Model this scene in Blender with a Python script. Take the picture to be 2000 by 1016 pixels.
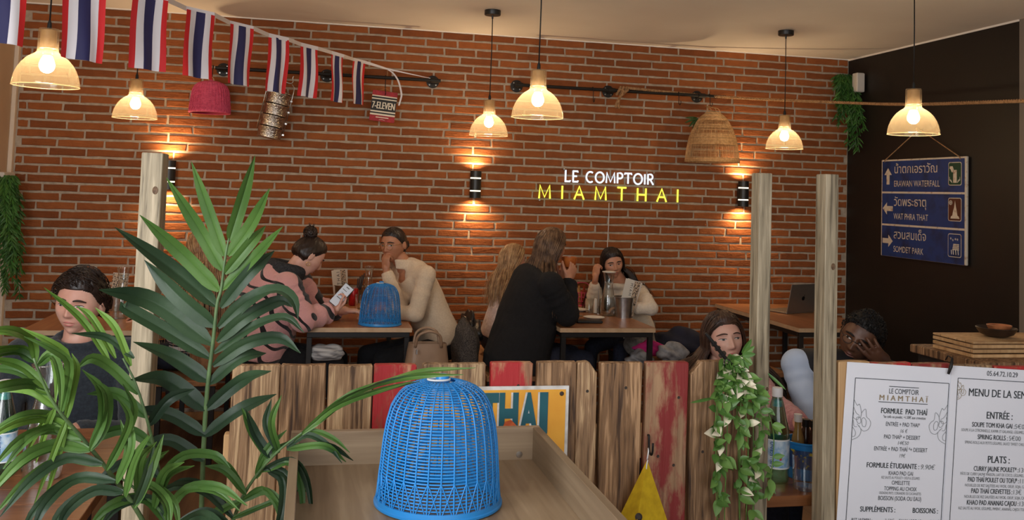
import bpy, bmesh, math, random
import numpy as np
from mathutils import Vector as V, Matrix as M

for o in list(bpy.data.objects): bpy.data.objects.remove(o)
scn = bpy.context.scene
COL = scn.collection
random.seed(7)
rng = np.random.default_rng(7)
PI = math.pi

# ------------------------------------------------------------------ camera
FPX = 1794.3; PPY = 270.3
CAM = V((0.0, -6.64, 1.556))
yaw, pitch, roll = -0.21094, 0.0592, 0.0334
_f = V((-math.sin(yaw)*math.cos(pitch), math.cos(yaw)*math.cos(pitch), math.sin(pitch)))
_r = V((math.cos(yaw), math.sin(yaw), 0)); _u = _r.cross(_f)
CR = math.cos(roll)*_r + math.sin(roll)*_u
CU = -math.sin(roll)*_r + math.cos(roll)*_u
CF = _f
cd = bpy.data.cameras.new('camera'); cam = bpy.data.objects.new('camera', cd); COL.objects.link(cam)
cd.sensor_fit = 'HORIZONTAL'; cd.sensor_width = 36.0; cd.lens = FPX/2000*36
cd.shift_y = -(508-PPY)/2000; cd.clip_start = 0.05; cd.clip_end = 60
cam.matrix_world = M(((CR.x, CU.x, -CF.x, CAM.x), (CR.y, CU.y, -CF.y, CAM.y), (CR.z, CU.z, -CF.z, CAM.z), (0, 0, 0, 1)))
scn.camera = cam

# ------------------------------------------------------------------ world, daylight, exposure
w = bpy.data.worlds.new('world'); scn.world = w; w.use_nodes = True
w.node_tree.nodes['Background'].inputs[0].default_value = (0.75, 0.85, 1.0, 1)
w.node_tree.nodes['Background'].inputs[1].default_value = 0.25
def area_light(name, loc, target, sx, sy, power, color):
    l = bpy.data.lights.new(name, 'AREA'); l.shape = 'RECTANGLE'; l.size = sx; l.size_y = sy
    l.energy = power; l.color = color
    o = bpy.data.objects.new(name, l); COL.objects.link(o); o.location = loc
    o.rotation_euler = (V(target)-V(loc)).to_track_quat('-Z', 'Y').to_euler()
    return o
# daylight entering through the glazed shop front behind the photographer
area_light('shopfront_daylight', (0.3, -9.2, 1.7), (1.0, 0, 1.0), 6.0, 2.2, 155, (0.95, 0.97, 1.0))
# daylight through the side window in the left wall, nearer the street
area_light('side_window_daylight', (-1.9, -5.75, 1.75), (1.2, -2.6, 1.0), 2.4, 1.5, 155, (0.95, 0.97, 1.0))
scn.view_settings.view_transform = 'Standard'
scn.view_settings.look = 'None'
scn.view_settings.exposure = -0.55
scn.view_settings.gamma = 1.0
scn.view_settings.use_curve_mapping = False

# ------------------------------------------------------------------ layout helpers (world points)
def ray(px, py): return CF + CR*((px-1000)/FPX) - CU*((py-PPY)/FPX)
def atY(px, py, Y):
    d = ray(px, py); return CAM + d*((Y-CAM.y)/d.y)
def atX(px, py, X):
    d = ray(px, py); return CAM + d*((X-CAM.x)/d.x)
def atZ(px, py, Z):
    d = ray(px, py); return CAM + d*((Z-CAM.z)/d.z)
def project(P):
    v = V(P)-CAM; wz = v.dot(CF); return 1000+FPX*v.dot(CR)/wz, PPY-FPX*v.dot(CU)/wz

# ------------------------------------------------------------------ materials
MATS = {}
def _nt(name):
    m = bpy.data.materials.new(name); m.use_nodes = True
    nt = m.node_tree; b = nt.nodes['Principled BSDF']; return m, nt, b
def col(c): return (c[0], c[1], c[2], 1)
def s2l(r, g, b):
    f = lambda v: (v/255/12.92 if v/255 <= .04045 else ((v/255+.055)/1.055)**2.4)
    return (f(r), f(g), f(b))
def mat(name, c, c2=None, rough=.6, metal=0, scale=20, bump=0, bscale=None, stretch=(1,1,1), detail=4, island=0, emit=None, estr=0, coat=0, spec=.5, sheen=0, mixlo=.35, mixhi=.65, transmission=0, alpha=1):
    """principled material; c/c2 mixed by stretched object-space noise, optional bump and per-island variation"""
    if name in MATS: return MATS[name]
    m, nt, b = _nt(name); N = nt.nodes; L = nt.links
    b.inputs['Roughness'].default_value = rough; b.inputs['Metallic'].default_value = metal
    b.inputs['Specular IOR Level'].default_value = spec
    b.inputs['Base Color'].default_value = col(c)
    b.inputs['Coat Weight'].default_value = coat
    b.inputs['Sheen Weight'].default_value = sheen
    if transmission: b.inputs['Transmission Weight'].default_value = transmission
    if alpha < 1: b.inputs['Alpha'].default_value = alpha
    if emit: b.inputs['Emission Color'].default_value = col(emit); b.inputs['Emission Strength'].default_value = estr
    tc = mp = None
    if c2 is not None or bump:
        tc = N.new('ShaderNodeTexCoord'); mp = N.new('ShaderNodeMapping'); mp.inputs['Scale'].default_value = stretch
        L.new(tc.outputs['Object'], mp.inputs['Vector'])
    out = None
    if c2 is not None:
        n = N.new('ShaderNodeTexNoise'); n.inputs['Scale'].default_value = scale; n.inputs['Detail'].default_value = detail
        L.new(mp.outputs[0], n.inputs['Vector'])
        mr = N.new('ShaderNodeMapRange'); mr.inputs[1].default_value = mixlo; mr.inputs[2].default_value = mixhi
        L.new(n.outputs['Fac'], mr.inputs[0])
        mx = N.new('ShaderNodeMix'); mx.data_type = 'RGBA'; mx.inputs[6].default_value = col(c); mx.inputs[7].default_value = col(c2)
        L.new(mr.outputs[0], mx.inputs[0]); out = mx.outputs[2]
    if island:
        g = N.new('ShaderNodeNewGeometry'); mr2 = N.new('ShaderNodeMapRange')
        mr2.inputs[3].default_value = 1-island; mr2.inputs[4].default_value = 1+island
        L.new(g.outputs['Random Per Island'], mr2.inputs[0])
        hv = N.new('ShaderNodeHueSaturation'); L.new(mr2.outputs[0], hv.inputs['Value'])
        if out: L.new(out, hv.inputs['Color'])
        else: hv.inputs['Color'].default_value = col(c)
        out = hv.outputs[0]
    if out: L.new(out, b.inputs['Base Color'])
    if bump:
        n2 = N.new('ShaderNodeTexNoise'); n2.inputs['Scale'].default_value = bscale or scale*2; n2.inputs['Detail'].default_value = 5
        L.new(mp.outputs[0], n2.inputs['Vector'])
        bp = N.new('ShaderNodeBump'); bp.inputs['Strength'].default_value = bump; bp.inputs['Distance'].default_value = .01
        L.new(n2.outputs['Fac'], bp.inputs['Height']); L.new(bp.outputs[0], b.inputs['Normal'])
    MATS[name] = m; return m
def wood(name, c, c2, c3=None, axis=2, rough=.6, grain=60, ring=9, bump=.15, lo=.72, hi=1.28, knots=False, patch=None, patch_amt=.5):
    """wood with grain running along one object axis; optional worn paint patches"""
    if name in MATS: return MATS[name]
    m, nt, b = _nt(name); N = nt.nodes; L = nt.links
    b.inputs['Roughness'].default_value = rough
    tc = N.new('ShaderNodeTexCoord'); mp = N.new('ShaderNodeMapping')
    oi = N.new('ShaderNodeObjectInfo'); ad = N.new('ShaderNodeVectorMath'); ad.operation = 'ADD'
    cmb = N.new('ShaderNodeCombineXYZ'); mu = N.new('ShaderNodeMath'); mu.operation = 'MULTIPLY'; mu.inputs[1].default_value = 37.0
    L.new(oi.outputs['Random'], mu.inputs[0])
    for i in range(3): L.new(mu.outputs[0], cmb.inputs[i])
    L.new(tc.outputs['Object'], ad.inputs[0]); L.new(cmb.outputs[0], ad.inputs[1]); L.new(ad.outputs[0], mp.inputs['Vector'])
    sc = [1, 1, 1]; sc[axis] = .06; mp.inputs['Scale'].default_value = sc
    n1 = N.new('ShaderNodeTexNoise'); n1.inputs['Scale'].default_value = grain; n1.inputs['Detail'].default_value = 5; n1.inputs['Distortion'].default_value = .6
    L.new(mp.outputs[0], n1.inputs['Vector'])
    n2 = N.new('ShaderNodeTexNoise'); n2.inputs['Scale'].default_value = ring; n2.inputs['Detail'].default_value = 3; n2.inputs['Distortion'].default_value = 1.2
    L.new(mp.outputs[0], n2.inputs['Vector'])
    a = N.new('ShaderNodeMath'); a.operation = 'ADD'; L.new(n1.outputs['Fac'], a.inputs[0]); L.new(n2.outputs['Fac'], a.inputs[1])
    mr = N.new('ShaderNodeMapRange'); mr.inputs[1].default_value = lo; mr.inputs[2].default_value = hi; L.new(a.outputs[0], mr.inputs[0])
    cr = N.new('ShaderNodeValToRGB'); cr.color_ramp.elements[0].color = col(c2); cr.color_ramp.elements[1].color = col(c); cr.color_ramp.interpolation = 'EASE'
    if c3:
        e = cr.color_ramp.elements.new(.5); e.color = col(c3)
    L.new(mr.outputs[0], cr.inputs[0]); out = cr.outputs[0]
    hv = N.new('ShaderNodeHueSaturation'); mr3 = N.new('ShaderNodeMapRange'); mr3.inputs[3].default_value = .82; mr3.inputs[4].default_value = 1.15
    L.new(oi.outputs['Random'], mr3.inputs[0]); L.new(mr3.outputs[0], hv.inputs['Value']); L.new(out, hv.inputs['Color']); out = hv.outputs[0]
    if patch:
        n3 = N.new('ShaderNodeTexNoise'); n3.inputs['Scale'].default_value = 16; n3.inputs['Detail'].default_value = 7; n3.inputs['Roughness'].default_value = .65
        mp2 = N.new('ShaderNodeMapping'); s2 = [1, 1, 1]; s2[axis] = .3; mp2.inputs['Scale'].default_value = s2
        L.new(ad.outputs[0], mp2.inputs['Vector']); L.new(mp2.outputs[0], n3.inputs['Vector'])
        mr4 = N.new('ShaderNodeMapRange'); mr4.inputs[1].default_value = patch_amt-.06; mr4.inputs[2].default_value = patch_amt+.06
        L.new(n3.outputs['Fac'], mr4.inputs[0])
        mx = N.new('ShaderNodeMix'); mx.data_type = 'RGBA'; mx.inputs[6].default_value = col(patch); L.new(mr4.outputs[0], mx.inputs[0]); L.new(out, mx.inputs[7]); out = mx.outputs[2]
    L.new(out, b.inputs['Base Color'])
    bp = N.new('ShaderNodeBump'); bp.inputs['Strength'].default_value = bump; bp.inputs['Distance'].default_value = .004
    L.new(n1.outputs['Fac'], bp.inputs['Height']); L.new(bp.outputs[0], b.inputs['Normal'])
    MATS[name] = m; return m
def emission(name, c, s):
    if name in MATS: return MATS[name]
    m = bpy.data.materials.new(name); m.use_nodes = True; nt = m.node_tree; nt.nodes.clear()
    e = nt.nodes.new('ShaderNodeEmission'); e.inputs[0].default_value = col(c); e.inputs[1].default_value = s
    o = nt.nodes.new('ShaderNodeOutputMaterial'); nt.links.new(e.outputs[0], o.inputs[0]); MATS[name] = m; return m
def thin_glass(name, tint, trans=.85, body=None, body_amt=0.0, rough=.05, gloss=.12):
    """thin-walled glass: transparent + gloss, optional translucent tinted body"""
    if name in MATS: return MATS[name]
    m = bpy.data.materials.new(name); m.use_nodes = True; nt = m.node_tree; nt.nodes.clear(); N = nt.nodes; L = nt.links
    t = N.new('ShaderNodeBsdfTransparent'); t.inputs[0].default_value = col(tint)
    g = N.new('ShaderNodeBsdfGlossy'); g.inputs['Roughness'].default_value = rough; g.inputs[0].default_value = (1, 1, 1, 1)
    fr = N.new('ShaderNodeLayerWeight'); fr.inputs[0].default_value = .35
    mr = N.new('ShaderNodeMapRange'); mr.inputs[3].default_value = gloss*.25; mr.inputs[4].default_value = min(1, gloss*4); L.new(fr.outputs['Facing'], mr.inputs[0])
    x = N.new('ShaderNodeMixShader'); L.new(mr.outputs[0], x.inputs[0]); L.new(t.outputs[0], x.inputs[1]); L.new(g.outputs[0], x.inputs[2]); out = x
    if body:
        d = N.new('ShaderNodeBsdfTranslucent'); d.inputs[0].default_value = col(body)
        d2 = N.new('ShaderNodeBsdfDiffuse'); d2.inputs[0].default_value = col(body)
        y = N.new('ShaderNodeMixShader'); y.inputs[0].default_value = .4; L.new(d.outputs[0], y.inputs[1]); L.new(d2.outputs[0], y.inputs[2])
        z = N.new('ShaderNodeMixShader'); z.inputs[0].default_value = body_amt; L.new(x.outputs[0], z.inputs[1]); L.new(y.outputs[0], z.inputs[2]); out = z
    o = N.new('ShaderNodeOutputMaterial'); L.new(out.outputs[0], o.inputs[0]); MATS[name] = m; return m

# ------------------------------------------------------------------ objects
def tag(o, label=None, cat=None, group=None, kind=None):
    if label: o['label'] = label
    if cat: o['category'] = cat
    if group: o['group'] = group
    if kind: o['kind'] = kind
    return o
WM = {}
def thing(name, label, cat, loc=(0,0,0), rotz=0, group=None):
    o = bpy.data.objects.new(name, None); COL.objects.link(o); o.empty_display_size = .05
    o.location = loc; o.rotation_euler = (0, 0, rotz)
    WM[o.name] = M.Translation(V(loc)) @ M.Rotation(rotz, 4, 'Z')
    return tag(o, label, cat, group)
class MB:
    """collects polygons; build() links them as ONE mesh object"""
    def __init__(s): s.v = []; s.f = []; s.m = []; s.mi = 0; s.xf = None
    def add(s, vs, fs, mi=None):
        b = len(s.v)
        for p in vs:
            p = V(p); s.v.append(s.xf @ p if s.xf is not None else p)
        for f in fs: s.f.append([b+i for i in f]); s.m.append(s.mi if mi is None else mi)
        return s
    def box(s, lo, hi, mi=None):
        x0, y0, z0 = lo; x1, y1, z1 = hi
        return s.add([(x0,y0,z0),(x1,y0,z0),(x1,y1,z0),(x0,y1,z0),(x0,y0,z1),(x1,y0,z1),(x1,y1,z1),(x0,y1,z1)],
            [(0,3,2,1),(4,5,6,7),(0,1,5,4),(1,2,6,5),(2,3,7,6),(3,0,4,7)], mi)
    def bbox(s, lo, hi, b=.004, mi=None):
        """box with chamfered vertical and horizontal edges"""
        x0, y0, z0 = lo; x1, y1, z1 = hi
        def ring(x0,y0,x1,y1,z,c): return [(x0+c,y0,z),(x1-c,y0,z),(x1,y0+c,z),(x1,y1-c,z),(x1-c,y1,z),(x0+c,y1,z),(x0,y1-c,z),(x0,y0+c,z)]
        r = [ring(x0+b,y0+b,x1-b,y1-b,z0,b*.5), ring(x0,y0,x1,y1,z0+b,b), ring(x0,y0,x1,y1,z1-b,b), ring(x0+b,y0+b,x1-b,y1-b,z1,b*.5)]
        vs = sum(r, []); fs = [tuple(range(7,-1,-1)), tuple(range(24,32))]
        for k in range(3):
            for i in range(8): fs.append((k*8+i, k*8+(i+1)%8, (k+1)*8+(i+1)%8, (k+1)*8+i))
        return s.add(vs, fs, mi)
    def tube(s, pts, r, n=8, cap=True, closed=False, mi=None, flat=1.0, up=None):
        pts = [V(p) for p in pts]; k = len(pts); rs = r if isinstance(r, (list, tuple)) else [r]*k
        vs = []; fs = []; prev = None
        for i in range(k):
            if closed: t = pts[(i+1) % k]-pts[i-1]
            else: t = pts[min(i+1, k-1)]-pts[max(i-1, 0)]
            if t.length < 1e-9: t = V((0,0,1))
            t.normalize()
            if prev is None:
                a = V(up) if up is not None else (V((0,0,1)) if abs(t.z) < .9 else V((1,0,0)))
                nrm = (a-t*a.dot(t)).normalized()
            else:
                nrm = prev-t*prev.dot(t)
                nrm = nrm.normalized() if nrm.length > 1e-6 else t.orthogonal().normalized()
            prev = nrm; bi = t.cross(nrm)
            for j in range(n):
                q = 2*PI*j/n
                vs.append(pts[i]+nrm*(rs[i]*math.cos(q)*flat)+bi*(rs[i]*math.sin(q)))
        rngk = k if closed else k-1
        for i in range(rngk):
            for j in range(n):
                a = i*n+j; b = i*n+(j+1) % n; c = ((i+1) % k)*n+(j+1) % n; d = ((i+1) % k)*n+j
                fs.append((a, b, c, d))
        if cap and not closed: fs.append(tuple(range(n-1,-1,-1))); fs.append(tuple((k-1)*n+j for j in range(n)))
        return s.add(vs, fs, mi)
    def lathe(s, prof, n=24, c=(0,0,0), mi=None, close=False, axis=None):
        c = V(c); vs = []; fs = []; k = len(prof)
        if axis is None: ax, ay, az = V((1,0,0)), V((0,1,0)), V((0,0,1))
        else:
            az = V(axis).normalized(); ax = az.orthogonal().normalized(); ay = az.cross(ax)
        for r, z in prof:
            for j in range(n):
                q = 2*PI*j/n; vs.append(c+ax*(r*math.cos(q))+ay*(r*math.sin(q))+az*z)
        for i in range(k-1 if not close else k):
            for j in range(n):
                a = i*n+j; b = i*n+(j+1) % n; c2 = ((i+1) % k)*n+(j+1) % n; d = ((i+1) % k)*n+j
                fs.append((a, b, c2, d))
        if not close:
            if prof[0][0] > 1e-5: fs.append(tuple(range(n-1,-1,-1)))
            if prof[-1][0] > 1e-5: fs.append(tuple((k-1)*n+j for j in range(n)))
        return s.add(vs, fs, mi)
    def shell(s, prof, n=24, c=(0,0,0), mi=None, axis=None):
        k = len(prof); b = len(s.f); s.lathe(prof, n, c, mi, False, axis)
        # drop caps
        while len(s.f) > b and len(s.f[-1]) == n and n > 4: s.f.pop(); s.m.pop()
        return s
    def grid(s, P, mi=None, closeu=False):
        """P[i][j] points"""
        k = len(P); n = len(P[0]); vs = [p for row in P for p in row]; fs = []
        for i in range(k-1):
            for j in range(n-1 if not closeu else n):
                fs.append((i*n+j, i*n+(j+1) % n, (i+1)*n+(j+1) % n, (i+1)*n+j))
        return s.add(vs, fs, mi)
    def sphere(s, c, r, n=16, k=10, mi=None, sc=(1,1,1)):
        c = V(c); pr = []
        for i in range(k+1):
            a = -PI/2+PI*i/k; pr.append((max(1e-6, math.cos(a)*r), math.sin(a)*r))
        b = len(s.v); xf = s.xf; s.xf = None; s.lathe(pr, n, (0,0,0), mi); 
        for i in range(b, len(s.v)):
            p = s.v[i]; p = V((p.x*sc[0], p.y*sc[1], p.z*sc[2]))+c; s.v[i] = xf @ p if xf is not None else p
        s.xf = xf; return s
    def disc(s, c, r, n=16, nrm=(0,0,1), mi=None):
        c = V(c); az = V(nrm).normalized(); ax = az.orthogonal().normalized(); ay = az.cross(ax)
        return s.add([c+ax*(r*math.cos(2*PI*j/n))+ay*(r*math.sin(2*PI*j/n)) for j in range(n)], [tuple(range(n))], mi)
    def mesh(s, name, mats):
        me = bpy.data.meshes.new(name); me.from_pydata([tuple(p) for p in s.v], [], s.f)
        if not isinstance(mats, (list, tuple)): mats = [mats]
        for m_ in mats: me.materials.append(m_)
        if len(mats) > 1: me.polygons.foreach_set('material_index', s.m)
        me.update(); return me
    def build(s, name, mats, parent=None, smooth=False, world=False, kind=None, label=None, bevel=0, sub=0):
        if world and parent is not None:
            p = parent
            while p.parent is not None: p = p.parent
            inv = WM.get(p.name, M.Identity(4)).inverted(); s.v = [inv @ q for q in s.v]
        me = s.mesh(name, mats); o = bpy.data.objects.new(name, me); COL.objects.link(o)
        if smooth:
            me.polygons.foreach_set('use_smooth', [True]*len(me.polygons))
            if smooth != 'all': me.set_sharp_from_angle(angle=math.radians(38 if smooth is True else smooth))
        if parent is not None: o.parent = parent
        if bevel:
            b = o.modifiers.new('bevel', 'BEVEL'); b.width = bevel; b.segments = 2; b.limit_method = 'ANGLE'
        if sub:
            b = o.modifiers.new('sub', 'SUBSURF'); b.levels = sub; b.render_levels = sub
        if kind: o['kind'] = kind
        if label: o['label'] = label
        return o
def copy_tree(o, parent=None):
    c = o.copy(); COL.objects.link(c)
    if parent is not None: c.parent = parent
    for ch in list(o.children): copy_tree(ch, c)
    return c
def place(o, loc, rotz=0, label=None):
    o.location = loc; o.rotation_euler = (0, 0, rotz)
    WM[o.name] = M.Translation(V(loc)) @ M.Rotation(rotz, 4, 'Z')
    if label: o['label'] = label
    return o
def solidify(o, t, off=0):
    m_ = o.modifiers.new('solid', 'SOLIDIFY'); m_.thickness = t; m_.offset = off; return o
def curve_pts(P, n=24):
    """catmull-rom through control points"""
    P = [V(p) for p in P]; Q = [P[0]*2-P[1]]+P+[P[-1]*2-P[-2]]; out = []; seg = len(P)-1
    for i in range(n+1):
        u = i/n*seg; k = min(int(u), seg-1); t = u-k
        a, b, c, d = Q[k], Q[k+1], Q[k+2], Q[k+3]
        out.append(.5*((2*b)+(c-a)*t+(2*a-5*b+4*c-d)*t*t+(3*b-a-3*c+d)*t**3))
    return out
# ------------------------------------------------------------------ lettering
def text_geo(txt, size=1.0, align='CENTER', bold=0.0, spacing=1.0, xs=1.0, shear=0.0, extrude=0.0):
    cu = bpy.data.curves.new('t', 'FONT'); cu.body = txt; cu.size = size; cu.align_x = align; cu.space_character = spacing
    cu.offset = bold*size; cu.shear = shear; cu.extrude = extrude; cu.resolution_u = 3; cu.fill_mode = 'BOTH' if extrude else 'FRONT'
    o = bpy.data.objects.new('t', cu); me = bpy.data.meshes.new_from_object(o)
    vs = [(p.co.x*xs, p.co.y, p.co.z) for p in me.vertices]; fs = [tuple(p.vertices) for p in me.polygons]
    bpy.data.objects.remove(o); bpy.data.curves.remove(cu); bpy.data.meshes.remove(me)
    return vs, fs
def put_text(mb, txt, org, ux, uy, size, **k):
    """write text on the plane spanned by ux (reading direction) and uy (up) at org (baseline)"""
    mi = k.pop('mi', None)
    fit = k.pop('fit', None)
    bold = k.pop('bold', 0)
    vs, fs = text_geo(txt, size, **k)
    if fit and vs:
        wdt = max(p[0] for p in vs)-min(p[0] for p in vs)
        if wdt > 0: vs = [(p[0]*fit/wdt, p[1], p[2]) for p in vs]
    org = V(org); ux = V(ux); uy = V(uy); un = ux.cross(uy)
    n_ = 1 if not bold else 3
    for q in range(n_):
        sh = (q-(n_-1)/2)*bold*size*.75
        mb.add([org+ux*(p[0]+sh)+uy*p[1]+un*(p[2]+.00004*q) for p in vs], fs, mi)
# ================================================================== the room
CEIL = 2.72; XL = -1.97; XR = 4.18
M_brick = None
def brick_material():
    m, nt, b = _nt('brick'); N = nt.nodes; L = nt.links
    b.inputs['Roughness'].default_value = .85; b.inputs['Specular IOR Level'].default_value = .25
    tc = N.new('ShaderNodeTexCoord'); g = N.new('ShaderNodeNewGeometry'); gp = N.new('ShaderNodeNewGeometry')
    n = N.new('ShaderNodeTexNoise'); n.inputs['Scale'].default_value = 14; n.inputs['Detail'].default_value = 6
    L.new(g.outputs['Position'], n.inputs['Vector'])
    cr = N.new('ShaderNodeValToRGB'); e = cr.color_ramp.elements
    e[0].color = col(s2l(128, 73, 40)); e[1].color = col(s2l(160, 94, 51))
    x = e.new(.5); x.color = col(s2l(144, 83, 45))
    oi = N.new('ShaderNodeObjectInfo'); a1 = N.new('ShaderNodeMath'); fr = N.new('ShaderNodeMath'); fr.operation = 'FRACT'
    L.new(g.outputs['Random Per Island'], a1.inputs[0]); L.new(oi.outputs['Random'], a1.inputs[1]); L.new(a1.outputs[0], fr.inputs[0]); L.new(fr.outputs[0], cr.inputs[0])
    mx = N.new('ShaderNodeMix'); mx.data_type = 'RGBA'; mx.blend_type = 'MULTIPLY'; mx.inputs[0].default_value = .55
    mr = N.new('ShaderNodeValToRGB'); mr.color_ramp.elements[0].position = .3; mr.color_ramp.elements[0].color = (.72, .68, .66, 1); mr.color_ramp.elements[1].position = .65; mr.color_ramp.elements[1].color = (1.05, 1.05, 1.05, 1)
    L.new(n.outputs['Fac'], mr.inputs[0]); L.new(cr.outputs[0], mx.inputs[6]); L.new(mr.outputs[0], mx.inputs[7])
    L.new(mx.outputs[2], b.inputs['Base Color'])
    n2 = N.new('ShaderNodeTexNoise'); n2.inputs['Scale'].default_value = 60; n2.inputs['Detail'].default_value = 6; L.new(g.outputs['Position'], n2.inputs['Vector'])
    mp = N.new('ShaderNodeMapping'); mp.inputs['Scale'].default_value = (1, 1, 5); n3 = N.new('ShaderNodeTexNoise'); n3.inputs['Scale'].default_value = 18
    L.new(g.outputs['Position'], mp.inputs[0]); L.new(mp.outputs[0], n3.inputs['Vector'])
    ad = N.new('ShaderNodeMath'); L.new(n2.outputs['Fac'], ad.inputs[0]); L.new(n3.outputs['Fac'], ad.inputs[1])
    bp = N.new('ShaderNodeBump'); bp.inputs['Strength'].default_value = .5; bp.inputs['Distance'].default_value = .006
    L.new(ad.outputs[0], bp.inputs['Height']); L.new(bp.outputs[0], b.inputs['Normal'])
    MATS['brick'] = m; return m
M_brick = brick_material()
M_mortar = mat('mortar', s2l(186, 171, 153), s2l(164, 149, 131), rough=.95, scale=25, bump=.25, bscale=120)
M_ceil = mat('ceiling_paint', s2l(246, 240, 232), s2l(240, 233, 224), rough=.9, scale=1.5)
M_beige = mat('beige_paint', s2l(196, 172, 146), s2l(186, 162, 136), rough=.8, scale=3)
M_trim = mat('trim_paint', s2l(222, 206, 186), rough=.6)
M_black = mat('black_paint', s2l(20, 16, 14), s2l(26, 21, 18), rough=.55, scale=3)
M_grey = mat('grey_paint', s2l(126, 118, 108), rough=.8)
M_floor = wood('floor_wood', s2l(120, 92, 66), s2l(86, 62, 44), axis=1, grain=20, ring=4)
def struct(name, mb, m, **k):
    o = mb.build(name, m, **k); o['kind'] = 'structure'; return o
struct('floor', MB().box((XL-.12, -9.4, -.1), (XR+1.2, .25, 0)), M_floor)
struct('ceiling', MB().box((XL-.12, -9.4, CEIL), (XR+1.2, .25, CEIL+.1)), M_ceil)
wall = struct('wall_back', MB().box((XL-.12, 0, 0), (XR+.12, .2, CEIL)), M_mortar)
struct('wall_left', MB().box((XL-.12, -9.4, 0), (XL, 0, CEIL)), M_beige)
wn = struct('window_1', MB().box((XL, -7.0, .95), (XL+.03, -4.5, 1.0)).box((XL, -7.0, 2.5), (XL+.03, -4.5, 2.55)).box((XL, -7.0, 1.0), (XL+.03, -6.95, 2.5)).box((XL, -4.55, 1.0), (XL+.03, -4.5, 2.5)).box((XL, -5.77, 1.0), (XL+.03, -5.73, 2.5)), M_trim)
MB().box((XL+.004, -6.95, 1.0), (XL+.008, -4.55, 2.5)).build('pane', thin_glass('window_glass', (.9, .93, .95)), wn)
struct('trim_1', MB().bbox((XL, -.05, 0), (XL+.028, -.001, CEIL), .004), M_trim)
struct('wall_right', MB().box((XR, -1.84, 0), (XR+.12, 0, CEIL)), M_black)
struct('trim_2', MB().box((XR-.004, -1.84, CEIL-.012), (XR, 0, CEIL)).box((XL, -.014, CEIL-.007), (XR, 0, CEIL)), M_ceil)
# the black wall ends at a grey return; the room goes on beyond it
struct('wall_pier', MB().box((XR, -2.3, 0), (XR+.9, -1.84, CEIL)), M_grey)
struct('wall_far_right', MB().box((XR+1.08, -9.4, 0), (XR+1.2, -2.3, CEIL)), M_beige)
# street front behind the photographer: sill, head and piers around the glazing
struct('wall_front', MB().box((XL, -9.4, 0), (XR+1.08, -9.28, .45)).box((XL, -9.4, 2.5), (XR+1.08, -9.28, CEIL)).box((XL, -9.4, .45), (XL+.15, -9.28, 2.5)).box((3.6, -9.4, .45), (XR+1.08, -9.28, 2.5)), M_grey)

def brick_shape(L, H, seed):
    r = random.Random(seed); D = .007
    n = 5; ring = []
    j = lambda a: r.uniform(-a, a)
    for i in range(n): ring.append((L*i/(n-1) if 0 < i < n-1 else (0 if i == 0 else L), 0+j(.0022)))
    top = [(x, H+j(.0022)) for x, _ in ring[::-1]]
    pts = []
    for k, (x, z) in enumerate(ring+top):
        corner = k in (0, n-1, n, 2*n-1)
        dx = j(.003) if corner else j(.006)
        pts.append((x+dx, z+(r.choice((-1, 1))*0 if not corner else 0)))
    c = (L/2, H/2); vs = []; N_ = len(pts)
    for s_, y in ((1.0, 0.0), (1.0, -D*.55), (.0, -D)):
        for x, z in pts:
            if s_ == 0: xx = x-math.copysign(.004, x-c[0]); zz = z-math.copysign(.004, z-c[1])
            else: xx, zz = x, z
            vs.append((xx, y+(j(.0012) if s_ == 0 else 0), zz))
    fs = []
    for a in range(2):
        for i in range(N_): fs.append((a*N_+i, a*N_+(i+1) % N_, (a+1)*N_+(i+1) % N_, (a+1)*N_+i))
    # front face: quads between bottom and top runs
    o = 2*N_
    for i in range(n-1): fs.append((o+i, o+i+1, o+N_-2-i, o+N_-1-i))
    return vs, fs
BR_H = .0445; PITCH = .06; SH = .236; LG = .296; PER = SH+LG
variants = {}
def brick_mesh(L, v):
    k = (round(L, 3), v)
    if k not in variants:
        vs, fs = brick_shape(L-.014, BR_H, hash(k) % 9999); variants[k] = MB().add(vs, fs)
    return variants[k]
bricks = []
rr = random.Random(3)
for k in range(45):
    z0 = CEIL-PITCH*(k+1)+.0065
    x = .885-6*PER-(.0 if k % 2 == 0 else .115)+rr.uniform(-.022, .022); i = 0
    while x < XR:
        L = SH if i % 2 == 0 else LG
        Lq = L+rr.choice((-.012, 0, 0, .012))
        x0, x1 = max(x, XL+.03), min(x+Lq, XR)
        if x1-x0 > .05:
            full = (x0 == x and x1 == x+Lq)
            bricks.append((x0+.006, z0, Lq if full else x1-x0, rr.randrange(4) if full else 9))
        x += Lq; i += 1
def score(b):
    px, py = project((b[0]+b[2]/2, 0, b[1]+BR_H/2))
    # in frame, above the furniture, nearest (largest in view) first
    vis = 0 <= py < 640 and px > 20 and not (260 < px < 330 and py > 300) and not (px < 300 and py > 560)
    return (0 if vis else 1, px)
order = sorted(bricks, key=score)
mcache = {}
for b in order[:300]:
    key = (round(b[2], 3), b[3])
    if key not in mcache: mcache[key] = brick_mesh(b[2], b[3]).mesh('brick', M_brick)
    o = bpy.data.objects.new('brick', mcache[key]); COL.objects.link(o); o.parent = wall; o.location = (b[0], 0, b[1])
rest = MB()
for b in order[300:]:
    mbk = brick_mesh(b[2], b[3]); rest.add([p+V((b[0], 0, b[1])) for p in mbk.v], mbk.f)
rest.build('brick_courses', M_brick, wall, kind='stuff')
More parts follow.
